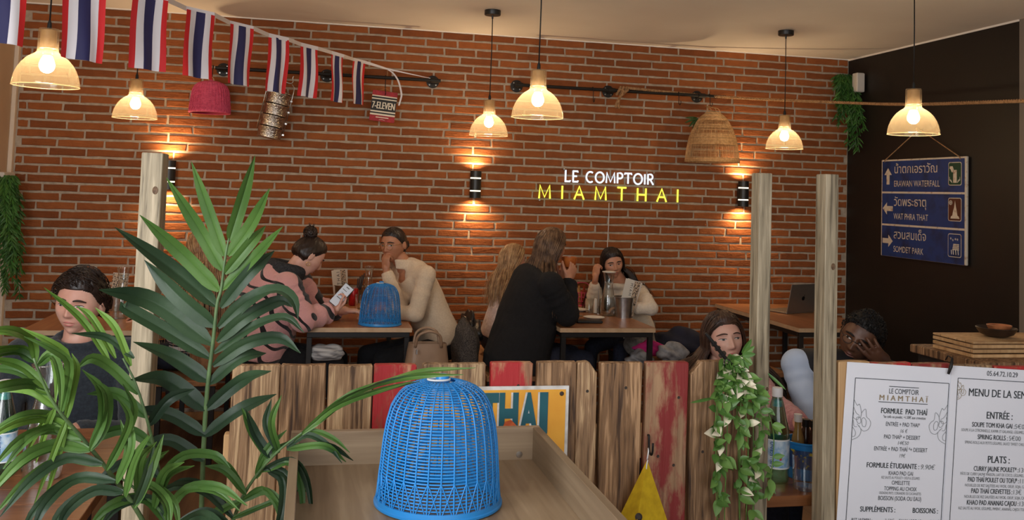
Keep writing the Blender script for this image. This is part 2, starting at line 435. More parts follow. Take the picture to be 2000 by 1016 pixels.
# ================================================================== lamps
M_cord = mat('black_cord', (.008, .008, .008), rough=.6)
M_bmetal = mat('black_metal', (.012, .011, .011), rough=.4, spec=.5)
M_shade = thin_glass('amber_glass', (.95, .86, .70), body=(.85, .66, .42), body_amt=.11, gloss=.10)
M_sleeve = mat('frosted_sleeve', s2l(206, 176, 136), s2l(190, 158, 118), rough=.5, scale=40)
M_bulb = emission('bulb_glow', (1.0, .80, .54), 240)
M_steel = mat('stainless_steel', (.55, .53, .5), rough=.28, metal=1)
def make_pendant():
    t = thing('pendant_lamp', 'x', 'lamp', (0, 0, 0), group='amber glass pendant lamps')
    prof = [(.1225, 0), (.1228, .006), (.1205, .024), (.115, .046), (.106, .068), (.094, .088), (.078, .107), (.060, .121), (.046, .129), (.040, .136), (.0385, .15), (.0385, .222), (.036, .228), (.010, .231)]
    sh = MB().shell(prof, 40).build('lamp_shade', M_shade, t, smooth='all')
    MB().tube([(.1225*math.cos(a*PI/20), .1225*math.sin(a*PI/20), 0) for a in range(40)], .0018, 6, closed=True).build('rim', thin_glass('rim_glass', (.9, .85, .75), body=(1, .85, .6), body_amt=.5, gloss=.3), sh, smooth='all')
    MB().lathe([(.030, .150), (.030, .222), (.012, .228)], 24).build('lamp_sleeve', M_sleeve, t, smooth=True)
    MB().lathe([(.016, .120), (.016, .15)], 16).build('socket', M_sleeve, t, smooth=True)
    MB().lathe([(1e-4, .052), (.012, .054), (.022, .062), (.028, .075), (.029, .087), (.024, .103), (.015, .122)], 20).build('bulb', M_bulb, t, smooth='all')
    MB().lathe([(.009, .229), (.008, .25), (.004, .262)], 12).build('cord_grip', M_cord, t, smooth=True)
    H = CEIL-1.915
    MB().tube([(0, 0, .25), (.002, 0, .25+(H-.25)*.5), (0, 0, H-.02)], .0032, 6).build('cord', M_cord, t, smooth='all')
    MB().lathe([(.005, H-.055), (.007, H-.034), (.05, H-.032), (.052, H-.028), (.052, H-.0005)], 28).build('ceiling_rose', M_bmetal, t, smooth=True)
    return t
pend = make_pendant()
plist = [((-1.03, -.98), 'smaller looking pendant lamp above the wall lamp by the pink basket'),
         ((1.075, -.90), 'smaller looking pendant lamp with round ceiling mount in view, above the middle wall lamp'),
         ((3.10, -.96), 'pendant lamp right of the woven bamboo lantern, in front of the brick wall'),
         ((-1.05, -2.72), 'large amber glass pendant lamp at the upper left under the first flags'),
         ((1.02, -2.43), 'large pendant lamp in the middle, hanging before the left end of the short pipe rail'),
         ((2.92, -2.58), 'large pendant lamp before the black wall, above the blue direction board')]
for i, ((x, y), lb) in enumerate(plist):
    o = pend if i == 0 else copy_tree(pend)
    place(o, (x, y, 1.915), 0, lb)

def spot(name, loc, direction, power, color, size, blend, radius, parent):
    l = bpy.data.lights.new(name, 'SPOT'); l.energy = power; l.color = color; l.spot_size = size; l.spot_blend = blend; l.shadow_soft_size = radius
    o = bpy.data.objects.new(name, l); COL.objects.link(o); o.location = loc; o.parent = parent
    o.rotation_euler = V(direction).to_track_quat('-Z', 'Y').to_euler(); return o
M_acryl = emission('lit_acrylic', (1.0, .86, .62), 5.0)
M_lens = emission('lit_lens', (1.0, .75, .42), 9.0)
def make_sconce():
    t = thing('wall_lamp', 'x', 'lamp', group='black up and down wall lamps'); R_ = .041
    c = (0, -.075, 0)
    for nm, z0, z1 in (('lamp_head', .150, .20), ('lamp_body', .058, .142), ('lamp_head', 0, .050)):
        MB().lathe([(R_-.004, z0), (R_, z0+.002), (R_, z1-.002), (R_-.004, z1), (R_-.008, z1-.001), (R_-.008, z0+.001)], 28, c, close=True).build(nm, M_bmetal, t, smooth=True)
    for z0, z1 in ((.142, .150), (.050, .058)):
        MB().lathe([(R_-.003, z0), (R_-.003, z1)], 28, c).build('light_slit', M_acryl, t, smooth=True)
    MB().disc((0, -.075, .185), R_-.009, 20, (0, 0, 1)).build('lens', M_lens, t)
    MB().disc((0, -.075, .015), R_-.009, 20, (0, 0, -1)).build('lens', M_lens, t)
    MB().bbox((-.022, -.036, .03), (.022, -.011, .17), .003).build('wall_bracket', M_bmetal, t)
    spot('wall_lamp_up', (0, -.072, .188), (0, .10, 1), 30, (1.0, .68, .36), math.radians(146), 1.0, .025, t)
    spot('wall_lamp_down', (0, -.072, .012), (0, .10, -1), 30, (1.0, .68, .36), math.radians(146), 1.0, .025, t)
    return t
sc0 = make_sconce()
for i, (x, z, lb) in enumerate(((-.955, 1.500, 'black wall lamp half hidden behind the tall wooden post on the left'), (1.147, 1.507, 'black cylinder wall lamp on bricks left of the neon sign'), (3.245, 1.507, 'black cylinder wall lamp on bricks right of the neon sign, beside a wooden post'))):
    o = sc0 if i == 0 else copy_tree(sc0); place(o, (x, 0, z), 0, lb)

# ================================================================== pipe rails with hooks
M_pipe = mat('pipe_black', (.014, .012, .011), rough=.5, spec=.3)
def rail(name, label, x0, x1, z, flanges, stub0, stub1):
    t = thing(name, label, 'rail', (x0, 0, z)); yo = -.105
    MB().tube([(x0-stub0, yo, z), (x1+stub1, yo, z)], .0125, 12).build('pipe', M_pipe, t, smooth=True, world=True)
    for x in flanges:
        mb = MB()
        mb.lathe([(.046, 0), (.046, .006), (.02, .009), (.018, .03), (.016, .03)], 24, (x, -.0125, z), axis=(0, -1, 0))
        mb.tube([(x, -.02, z), (x, yo, z)], .0125, 12); mb.tube([(x-.026, yo, z), (x+.026, yo, z)], .0175, 12)
        f = mb.build('flange', M_pipe, t, smooth=True, world=True)
        for a in range(4):
            q = PI/4+a*PI/2
            MB().lathe([(.006, 0), (.005, .003)], 10, (x+.033*math.cos(q), -.0185, z+.033*math.sin(q)), axis=(0, -1, 0)).build('screw', M_steel, f, world=True)
    return t
rail('pipe_rail', 'long black pipe rail on the wall behind the row of flags', -.66, .83, 2.342, (-.645, .06, .815), .03, .03)
rail('pipe_rail', 'black pipe rail above the neon sign with a rope knotted round it', 1.43, 3.02, 2.346, (1.44, 2.15, 2.87), .02, .05)
def hook(label, x, z=2.345, dz=.1, group='black hooks on the pipe rails'):
    pts = [(x, -.105+.0165*math.cos(a), z+.0165*math.sin(a)) for a in (-.4, .3, 1, 1.7, 2.4, 3.0)]
    pts += [(x, -.122, z-.03), (x, -.122, z-dz+.03), (x, -.128, z-dz+.008), (x, -.146, z-dz), (x, -.162, z-dz+.012), (x, -.164, z-dz+.03)]
    o = MB().tube(pts, .0028, 6).build('hook', M_pipe, smooth='all'); return tag(o, label, 'hook', group)
xr2 = lambda px: atY(px, 180, -.11).x
hook('black hook beside the front middle pendant lamp, leftmost of its rail', xr2(1058), 2.346)
hook('bare black hook between pendant lamp and rope knot', xr2(1158), 2.346)
hook('bare black hook between rope knot and bamboo lantern', xr2(1325), 2.346, .085)
hook('black hook carrying the bamboo lantern', xr2(1386), 2.346, .085)
hook('black hook holding the small red tin sign', xr2(752), 2.342, .13)
hook('black hook holding the pink basket, behind a flag', -.705, 2.342, .075)

# ================================================================== rope
M_rope = mat('jute_rope', s2l(176, 138, 98), s2l(140, 104, 70), rough=.9, scale=60, bump=.3)
def twisted(mb, pts, r, n=200, turns=14, strands=3, sides=6):
    P = curve_pts(pts, n); frames = []; prev = None
    for i in range(len(P)):
        t = (P[min(i+1, len(P)-1)]-P[max(i-1, 0)]).normalized()
        a = prev if prev is not None else (V((0, 0, 1)) if abs(t.z) < .9 else V((1, 0, 0)))
        nn = (a-t*a.dot(t)).normalized(); prev = nn; frames.append((nn, t.cross(nn)))
    for k in range(strands):
        pp = []
        for i, p in enumerate(P):
            q = 2*PI*(k/strands+turns*i/len(P)); pp.append(p+frames[i][0]*(r*.55*math.cos(q))+frames[i][1]*(r*.55*math.sin(q)))
        mb.tube(pp, r*.55, sides)
rt = thing('rope', 'twisted jute rope knotted on the pipe rail and strung past the black wall', 'rope', (2.23, -.12, 2.35))
a = atY(1225, 172, -.12); b_ = atY(1420, 190, -.125); c_ = atY(1660, 201, -.5); d_ = atX(1790, 203.5, 3.85); e_ = atX(2000, 197, 3.6)
e2 = e_+(e_-d_)*.9; e3 = V((e2.x, e2.y-.25, CEIL-.005))
mb = MB(); twisted(mb, [a, b_, c_, d_, e_, e2, e3], .011, 560, 95); mb.build('strung_rope', M_rope, rt, smooth='all', world=True)
mb = MB(); kx = atY(1222, 178, -.11)
for k in range(3):
    cx = 2.205+.024*k
    mb_pts = [(cx+.012*math.sin(q), -.105-.024*math.cos(q), 2.346+.026*math.sin(q+.4)) for q in [i*2*PI/20 for i in range(23)]]
    twisted(mb, mb_pts, .010, 60, 5)
twisted(mb, [(2.27, -.13, 2.352), (2.235, -.145, 2.33), (2.205, -.15, 2.30), (2.19, -.15, 2.26), (2.196, -.148, 2.21)], .010, 60, 6)
twisted(mb, [(2.20, -.13, 2.36), (2.225, -.15, 2.335), (2.20, -.145, 2.29), (2.18, -.14, 2.25), (2.176, -.135, 2.215)], .010, 60, 6)
mb.build('knot', M_rope, rt, smooth='all', world=True)

# ================================================================== woven baskets (blue, pink) and bamboo shade
def weave_basket(t, mt, prof, c, rings, ribs, r_ring, r_rib, arch=True, knob=True, rim=True, nn=72):
    """prof: list (radius,z) bottom to top; builds weave + ribs + rim as parts of t (world coordinates)"""
    c = V(c)
    zs = [p[1] for p in prof]; rs = [p[0] for p in prof]
    # arc length resample
    L = [0]
    for i in range(1, len(prof)): L.append(L[-1]+math.hypot(rs[i]-rs[i-1], zs[i]-zs[i-1]))
    def at(u):
        s_ = u*L[-1]
        return float(np.interp(s_, L, rs)), float(np.interp(s_, L, zs))
    mb = MB()
    for k in range(rings):
        r, z = at(.03+.95*k/(rings-1))
        if r < .012: continue
        mb.tube([c+V((r*math.cos(2*PI*j/nn), r*math.sin(2*PI*j/nn), z)) for j in range(nn)], r_ring, 5, closed=True)
    mb.build('weave', mt, t, smooth='all', world=True, kind='stuff')
    mb = MB()
    for k in range(ribs):
        q = 2*PI*k/ribs
        mb.tube([c+V(((r+r_ring)*math.cos(q), (r+r_ring)*math.sin(q), z)) for r, z in (at(i/18) for i in range(19))], r_rib, 5)
    if arch:
        for k in range(ribs):
            for sgn in (1, -1):
                pp = []
                for i in range(9):
                    u = i/8; r, z = at(.02+.22*math.sin(u*PI/2)); q = 2*PI*(k+sgn*1.0*(1-u)**1.6)/ribs
                    pp.append(c+V(((r+r_ring*1.4)*math.cos(q), (r+r_ring*1.4)*math.sin(q), z)))
                mb.tube(pp, r_rib*.7, 5)
    mb.build('ribs', mt, t, smooth='all', world=True, kind='stuff')
    if rim:
        r0 = rs[0]
        MB().lathe([(r0+.001, 0), (r0+.0055, .002), (r0+.0055, .006), (r0+.003, .008), (r0+.002, .016), (r0-.003, .016), (r0-.003, 0)], 72, c, close=True).build('rim', mt, t, smooth=True, world=True)
    top = zs[-1]
    MB().lathe([(.034, top-.012), (.03, top-.005), (.015, top-.002), (.0135, top+.009), (.011, top+.013), (1e-4, top+.0135)], 24, c).build('knob', mt, t, smooth=True, world=True)
M_blue = mat('blue_plastic', s2l(40, 138, 212), rough=.35, spec=.5)
M_pink = mat('pink_plastic', s2l(222, 92, 130), s2l(200, 70, 108), rough=.6, scale=60)
M_whitep = mat('white_plastic', s2l(226, 226, 226), rough=.5)
bprof = [(.122, 0), (.119, .03), (.116, .07), (.112, .12), (.106, .16), (.098, .19), (.085, .212), (.068, .226), (.048, .234), (.025, .238)]
def blue_basket(label, c, s, rings, ribs):
    t = thing('food_cover', label, 'basket', c)
    weave_basket(t, M_blue, [(r*s, z*s) for r, z in bprof], c, rings, ribs, .0016*s, .0017*s)
    MB().tube([V(c)+V((.004*s+.022*s*math.cos(a)-.012*s, .014*s*math.sin(a)-.004, .2375*s+.004)) for a in [2*PI*i/24 for i in range(24)]], .0022*s, 6, closed=True).build('hanging_ring', M_whitep, t, smooth='all', world=True)
    return t
pc = V((-.707, -.15, 2.025))
t = thing('hanging_basket', 'bright pink woven basket hung upside down on the rail behind the flags', 'basket', pc)
weave_basket(t, M_pink, [(.132, 0), (.128, .05), (.124, .10), (.117, .15), (.105, .18), (.085, .20), (.055, .212), (.02, .217)], pc, 40, 40, .0036, .0022)
MB().shell([(.128, .002), (.124, .05), (.120, .10), (.113, .15), (.101, .178), (.081, .197), (.05, .208), (.005, .211)], 40, pc).build('lining', mat('pink_lining', s2l(150, 34, 66), rough=.8), t, smooth='all', world=True)
MB().tube([pc+V((.018*math.cos(a), 0, .215+.03*math.sin(a))) for a in [PI*i/10 for i in range(11)]], .0035, 6).build('hanging_loop', mat('raffia', s2l(196, 160, 120), rough=.8), t, smooth='all', world=True)
# bamboo lamp shade / fish basket
M_bamb = mat('bamboo_strip', s2l(216, 178, 128), s2l(186, 142, 92), rough=.6, scale=60, island=.25)
bc = V((2.905, -.24, 1.835))
t = thing('bamboo_lantern', 'bell shaped woven bamboo basket lantern hanging from the rail right of the neon sign', 'lantern', bc)
bp_ = [(.200, 0), (.196, .05), (.186, .12), (.170, .19), (.148, .25), (.118, .305), (.085, .345), (.05, .372), (.02, .382)]
bz = [p[1] for p in bp_]; brr = [p[0] for p in bp_]
rat = lambda z: float(np.interp(z, bz, brr))
mb = MB()
for k in range(130):
    q = 2*PI*k/130+random.uniform(-.012, .012); top = .382 if k % 2 == 0 else random.uniform(.30, .345)
    mb.tube([bc+V(((rat(z)+.0)*math.cos(q), rat(z)*math.sin(q), z)) for z in [top*i/14 for i in range(15)]], .0014, 4)
mb.build('upright_splints', M_bamb, t, smooth='all', world=True, kind='stuff')
mb = MB()
def band(z0, z1, n):
    for k in range(n):
        z = z0+(z1-z0)*k/max(1, n-1); ph = (k % 2)*PI
        mb.tube([bc+V(((rat(z)+.0018*math.cos(26*2*PI*j/104+ph))*math.cos(2*PI*j/104), (rat(z)+.0018*math.cos(26*2*PI*j/104+ph))*math.sin(2*PI*j/104), z)) for j in range(104)], .0022, 5, closed=True)
band(.0, .028, 7); band(.128, .205, 17); band(.252, .275, 5); band(.31, .375, 15); band(.075, .078, 1); band(.232, .234, 1)
mb.build('woven_bands', M_bamb, t, smooth='all', world=True, kind='stuff')
for k, (dx, dy) in enumerate(((-.05, .02), (.05, -.02), (0, .05))):
    MB().tube(curve_pts([bc+V((dx, dy, .36)), bc+V((dx*.7, dy*.7, .40)), bc+V((-.012, .09, .425)), bc+V((-dx*.7, -dy*.7, .40)), bc+V((-dx, -dy, .36))], 16), .003, 5).build('hanging_loop', M_bamb, t, smooth='all', world=True)
M_leafd = mat('leaf_dark', s2l(56, 92, 44), s2l(38, 70, 32), rough=.45, scale=12, island=.2)
def blade(mb, base, tip, w, sag=.0, fold=.35, n=6, nrm=V((0, -1, .3)), mi=None):
    base, tip = V(base), V(tip); d = (tip-base); side = d.cross(nrm)
    side = side.normalized() if side.length > 1e-6 else V((1, 0, 0)); up = side.cross(d).normalized()
    rows = []
    for i in range(n+1):
        u = i/n; ww = w*math.sin(PI*min(1, (u*.92+.08)))**.6*(1-u*.15) if u < 1 else 0
        c = base+d*u-V((0, 0, sag*u*u)); rows.append([c-side*ww/2+up*(fold*ww/2), c, c+side*ww/2+up*(fold*ww/2)])
    mb.grid(rows, mi)
t = thing('bamboo_sprig', 'small green bamboo leaf sprig poking out left of the bamboo lantern', 'plant', (2.71, -.2, 2.13))
mb = MB()
for px, py in ((1337, 238), (1345, 246), (1350, 232), (1352, 251), (1362, 256), (1338, 228)):
    mb.mi = 0; b0 = atY(1362, 231, -.2); e0 = atY(px, py, -.22); blade(mb, b0, e0, .02, .01)
mb.build('leaves', M_leafd, t, world=True, kind='stuff')
MB().tube([(2.80, -.2, 2.13), atY(1362, 231, -.2)], .002, 5).build('stem', M_leafd, t, world=True)

# ================================================================== tiffin carrier
tc_ = atY(536, 222, -.16)
t = thing('tiffin_carrier', 'tilted stainless steel stacked lunch tin hanging behind the flags', 'lunch tin', tc_)
M_ham = mat('hammered_steel', (.62, .57, .5), (.35, .3, .26), rough=.22, metal=1, scale=90, bump=.5, bscale=110)
R_ = M.Translation(tc_) @ M.Rotation(math.radians(11), 4, 'Y') @ M.Scale(1.1, 4)
def tx(mb): mb.xf = R_; return mb
for k in range(4):
    z = -.158+.072*k
    tx(MB()).lathe([(.066, z), (.073, z+.004), (.074, z+.060), (.077, z+.064), (.077, z+.068), (.073, z+.070), (.02, z+.070)], 36).build('tin', M_ham, t, smooth=True, world=True)
tx(MB()).lathe([(.077, .130), (.075, .138), (.05, .146), (1e-4, .149)], 36).build('lid', M_ham, t, smooth=True, world=True)
for s_ in (1, -1):
    tx(MB()).tube([(s_*.081, 0, -.11), (s_*.082, 0, .15), (s_*.080, 0, .185), (s_*.06, 0, .205)], .0035, 6).build('side_rod', M_steel, t, smooth='all', world=True)
tx(MB()).tube(curve_pts([(-.08, 0, .185), (-.06, 0, .207), (0, 0, .21), (.05, 0, .207), (.062, 0, .222), (.055, 0, .245), (.06, 0, .258)], 20), .0035, 6).build('handle', M_steel, t, smooth='all', world=True)
for k in range(4):
    tx(MB()).bbox((.074, -.010, -.125+.072*k), (.09, .010, -.112+.072*k), .002).build('clip', M_steel, t, world=True)

_tp = R_ @ V((.0, 0, .212)); hook('black hook carrying the tilted lunch tin', _tp.x, 2.342, 2.342-_tp.z+.004)
# ================================================================== small red tin sign
M_sred = mat('sign_red', s2l(176, 26, 40), s2l(140, 18, 30), rough=.6, scale=60)
M_swht = mat('sign_cream', s2l(232, 222, 202), rough=.6)
M_sblk = mat('sign_black', (.012, .011, .01), rough=.6)
o3 = atY(749, 208, -.14)
t = thing('tin_sign', 'small red, white and black tin sign hanging on a hook beside the last flag', 'sign', o3)
R_ = M.Translation(o3) @ M.Rotation(math.radians(-3), 4, 'Z') @ M.Rotation(math.radians(5), 4, 'Y')
tx(MB()).bbox((-.088, -.0015, -.108), (.088, .0015, .108), .001).build('plate', M_sred, t, world=True)
mb = tx(MB())
for z0, z1, mi in ((.066, .074, 0), (.054, .066, 1), (.046, .054, 0), (-.034, .046, 1), (-.044, -.034, 0), (-.054, -.044, 1), (-.066, -.054, 0)):
    mb.add([(-.0875, -.0022, z0), (.0875, -.0022, z0), (.0875, -.0022, z1), (-.0875, -.0022, z1)], [(0, 1, 2, 3)], mi)
put_text(mb, '7-ELEVEN', (0, -.003, -.019), (1, 0, 0), (0, 0, 1), .07, bold=.03, fit=.158, mi=0)
put_text(mb, 'SINCE 1927', (0, -.003, -.083), (1, 0, 0), (0, 0, 1), .015, fit=.09, mi=0) if False else None
mb.box((-.045, -.0026, -.083), (.045, -.0024, -.077), 0); mb.tube([(-.02, -.003, -.098), (0, -.003, -.093), (.02, -.003, -.098)], .0015, 4, mi=0)
mb.build('print', [M_swht, M_sblk], t, world=True)
tx(MB()).tube([(-.045, -.002, .106), (0, 0, .13), (.045, -.002, .106)], .0012, 5).build('hanging_string', M_rope, t, world=True)

# ================================================================== neon sign
M_nw = emission('neon_white', (.80, .88, 1.0), 1.9)
M_ny = emission('neon_yellow', (.95, .90, .08), 2.4)
M_acr = thin_glass('clear_acrylic', (.97, .97, .97), gloss=.06)
nt_ = thing('neon_sign', 'lit neon sign with white and yellow lettering on the brick wall', 'sign', (2.18, -.02, 1.5))
def arc(cx, cz, rx, rz, a0, a1, n=14): return [(cx+rx*math.cos(math.radians(a0+(a1-a0)*i/n)), cz+rz*math.sin(math.radians(a0+(a1-a0)*i/n))) for i in range(n+1)]
GL = {
 'L': ([[(.05, 0), (.05, 1)], [(0, 1), (.12, 1)], [(-.02, 0), (.5, 0), (.52, .12)]], .55),
 'E': ([[(.05, 0), (.05, 1)], [(0, 1), (.5, 1), (.5, .88)], [(.05, .52), (.42, .52)], [(0, 0), (.52, 0), (.54, .12)]], .58),
 'C': ([arc(.42, .5, .4, .5, 55, 305)], .72),
 'O': ([arc(.44, .5, .42, .5, 0, 360, 24)], .9),
 'M': ([[(.0, 0), (.05, 1), (.42, .1), (.8, 1), (.85, 0)]], .88),
 'P': ([[(.05, 0), (.05, 1), (.3, 1)]+arc(.3, .74, .24, .26, 90, -90)+[(.05, .48)]], .56),
 'T': ([[(.35, 0), (.35, 1)], [(0, .86), (0, 1), (.7, 1), (.7, .86)]], .72),
 'I': ([[(.03, 0), (.03, 1)]], .1),
 'R': ([[(.05, 0), (.05, 1), (.3, 1)]+arc(.3, .75, .22, .25, 90, -90)+[(.05, .5)], [(.28, .5), (.6, 0)]], .62),
 'A': ([[(0, 0), (.38, 1), (.76, 0)], [(.14, .36), (.62, .36)]], .78),
 'H': ([[(.03, 0), (.03, 1)], [(.7, 0), (.7, 1)], [(.03, .5), (.7, .5)]], .74)}
def neon(name, word, x0, x1, z0, hgt, m, r, gap, z1=None, plain=False):
    W = sum(GL[c][1] if c != ' ' else .35 for c in word)*hgt; g = ((x1-x0)-W)/(len(word)-1) if gap is None else gap
    x = x0; grp = None
    for c in word:
        if c == ' ': x += .35*hgt+g; continue
        mb = MB()
        for st in GL[c][0]:
            if plain and c in 'T' and len(st) == 4: st = st[1:3]
            base = z0 if z1 is None else z0+(z1-z0)*(x-x0)/(x1-x0)
            mb.tube([(x+p[0]*hgt, -.034, base+p[1]*hgt) for p in st], r, 6)
        mb.build(name, m, nt_, smooth='all', world=True)
        x += GL[c][1]*hgt+g
neon('neon_letter', 'LE COMPTOIR', 1.828, 2.525, 1.655, .078, M_nw, .0066, None, 1.652)
neon('neon_letter', 'MIAMTHAI', 1.634, 2.73, 1.522, .098, M_ny, .0068, None, 1.526, plain=True)
MB().bbox((1.80, -.026, 1.63), (2.555, -.021, 1.755), .001).bbox((1.60, -.026, 1.50), (2.765, -.021, 1.63), .001).build('backing_panel', M_acr, nt_, world=True)
for x, z in ((1.64, 1.51), (2.73, 1.51), (1.82, 1.745), (2.53, 1.745)):
    MB().lathe([(.006, 0), (.006, .018)], 10, (x, -.011, z), axis=(0, -1, 0)).build('standoff', M_steel, nt_, world=True)
MB().tube(curve_pts([(2.18, -.022, 1.505), (2.183, -.016, 1.35), (2.178, -.016, 1.2), (2.183, -.016, 1.05)], 16), .0028, 6).build('power_cord', M_whitep, nt_, smooth='all', world=True)

# ================================================================== blue direction board on the black wall
M_sblue = mat('sign_blue', s2l(24, 58, 122), s2l(15, 31, 64), rough=.5, scale=9, mixlo=.48, mixhi=.75)
M_sfr = mat('sign_worn_white', s2l(214, 204, 188), s2l(160, 116, 84), rough=.6, scale=30, mixlo=.55, mixhi=.75)
M_sgrn = mat('sign_green', s2l(18, 66, 46), rough=.6); M_sbrn = mat('sign_brown', s2l(84, 40, 24), rough=.6)
bx0, bx1, bz0, bz1 = -.500, -1.415, 1.183, 1.893; XS = XR-.03
t = thing('direction_board', 'blue three panel direction board with arrows hung on the black wall', 'sign', (XS, -.95, 1.18))
MB().bbox((XS, bx1, bz0), (XS+.018, bx0, bz1), .003).build('board', M_sfr, t, world=True)
hh = (bz1-bz0)/3; ux = V((0, -1, 0)); uz = V((0, 0, 1))
def P2(y, z, d=.0): return V((XS-.001-d, y, z))
def rect(mb, u0, u1, z0, z1, mi, d): mb.add([P2(bx0-u0, z0, d), P2(bx0-u1, z0, d), P2(bx0-u1, z1, d), P2(bx0-u0, z1, d)], [(0, 1, 2, 3)], mi)
def poly(mb, pts, mi, d): mb.add([P2(bx0-u, z, d) for u, z in pts], [tuple(range(len(pts)))], mi)
def rrect(cu, cz, w, h, r):
    o = []
    for sx, sz, a0 in ((1, -1, -90), (1, 1, 0), (-1, 1, 90), (-1, -1, 180)):
        for i in range(5):
            q = math.radians(a0+90*i/4); o.append((cu+sx*(w/2-r)+r*math.cos(q), cz+sz*(h/2-r)+r*math.sin(q)))
    return o
Wb = bx0-bx1
TH = [('น้ำตกเอราวัณ', 'ERAWAN WATERFALL', 'up', 1, .47, .50), ('วัดพระธาตุ', 'WAT PHRA THAT', 'left', 2, .36, .385), ('สวนสมเด็จ', 'SOMDET PARK', 'right', 0, .36, .335)]
for k, (th, en, ar, picm, wt, we) in enumerate(TH):
    z1 = bz1-.012-k*hh; z0 = z1-hh+.014; zc = (z0+z1)/2
    mb = MB(); rect(mb, .014, Wb-.014, z0, z1, 0, .001)
    mb.build('panel_field', M_sblue, t, world=True)
    mb = MB()
    put_text(mb, th, P2(bx0-.155, zc+.022, .002), ux, uz, .088, align='LEFT', bold=.004, fit=wt, mi=0)
    mb.build('lettering', [M_sfr, M_sblue, M_sgrn, M_sbrn], t, world=True); mb = MB()
    put_text(mb, en, P2(bx0-.155, zc-.075, .002), ux, uz, .062, align='LEFT', bold=.002, fit=we, mi=0)
    mb.build('lettering', [M_sfr, M_sblue, M_sgrn, M_sbrn], t, world=True); mb = MB()
    a = [(-.018, -.06), (.018, -.06), (.018, .01), (.045, .01), (0, .062), (-.045, .01), (-.018, .01)]
    ang = {'up': 0, 'left': PI/2, 'right': -PI/2}[ar]
    poly(mb, [(.085+x*math.cos(ang)-z*math.sin(ang), zc+.0+x*math.sin(ang)+z*math.cos(ang)) for x, z in a], 0, .002)
    mb.build('arrow', [M_sfr, M_sblue, M_sgrn, M_sbrn], t, world=True); mb = MB()
    cu = Wb-.105; poly(mb, rrect(cu, zc+.01, .13, .155, .015), 0, .002)
    poly(mb, rrect(cu, zc+.01, .12, .145, .012), picm+1, .003)
    if k == 0:
        poly(mb, [(cu-.05, zc+.06), (cu-.02, zc+.06), (cu-.01, zc+.04), (cu-.01, zc+.02), (cu-.03, zc+.02), (cu-.04, zc+.04), (cu-.05, zc+.045)], 0, .004); rect(mb, cu-.015, cu+.02, zc-.05, zc+.035, 0, .004)
        for s_ in (-1, 1):
            for j in range(3): mb.tube([P2(bx0-cu-s_*(.025+.0*j), zc-.05, .004), P2(bx0-cu-s_*(.035+.008*j), zc-.03, .004), P2(bx0-cu-s_*(.05), zc-.035+.012*j, .004)], .0016, 4, mi=0)
    elif k == 1:
        poly(mb, [(cu-.04, zc-.05), (cu+.048, zc-.05), (cu+.04, zc-.035), (cu+.028, zc-.03), (cu+.022, zc), (cu+.014, zc+.025), (cu+.004, zc+.07), (cu-.004, zc+.025), (cu-.014, zc), (cu-.022, zc-.03), (cu-.034, zc-.035)], 0, .004)
        mb.tube([P2(bx0-(cu-.038+.014*math.cos(q)), zc+.055+.014*math.sin(q), .004) for q in [i*PI/8 for i in range(16)]], .002, 4, closed=True, mi=0)
        for j in range(4): mb.tube([P2(bx0-(cu-.038+.012*math.cos(j*PI/4)), zc+.055+.012*math.sin(j*PI/4), .004), P2(bx0-(cu-.038-.012*math.cos(j*PI/4)), zc+.055-.012*math.sin(j*PI/4), .004)], .001, 4, mi=0)
    else:
        for j in range(4): rect(mb, cu-.02+.003*j, cu+.045, zc-.008+.011*j-.012, zc-.008+.011*j-.004, 0, .004)
        for x in (-.03, -.012, .012, .035): mb.tube([P2(bx0-cu-x, zc-.02, .004), P2(bx0-cu-x-.004, zc-.05, .004)], .003, 4, mi=0)
        for (x, z) in ((-.035, .055), (-.015, .045), (.01, .052), (.03, .05)):
            for j in range(3): mb.tube([P2(bx0-cu-x-.008*math.cos(j*PI/3), zc+z+.008*math.sin(j*PI/3), .004), P2(bx0-cu-x+.008*math.cos(j*PI/3), zc+z-.008*math.sin(j*PI/3), .004)], .0013, 4, mi=0)
    mb.build('pictogram', [M_sfr, M_sblue, M_sgrn, M_sbrn], t, world=True)
nail = P2(-.935, 2.10, 0)
for y in (bx0-.045, bx1+.055):
    MB().tube([P2(y, bz1-.02, .003), P2(y, bz1-.005, .004), nail], .0035, 6).build('hanging_rope', M_rope, t, smooth='all', world=True)
MB().lathe([(.005, 0), (.005, .05), (.009, .05), (.009, .053)], 10, (XR, -.935, 2.10), axis=(-1, 0, 0)).build('nail', M_steel, t, world=True)

# ================================================================== flag garland
M_fr = mat('flag_red', s2l(205, 30, 34), rough=.7); M_fw = mat('flag_white', s2l(226, 222, 226), rough=.7); M_fb = mat('flag_blue', s2l(38, 36, 84), rough=.7)
gt = thing('flag_garland', 'string of red, white and blue flags running from the pipe rail towards the viewer', 'flags', (-.9, -2.0, 2.2))
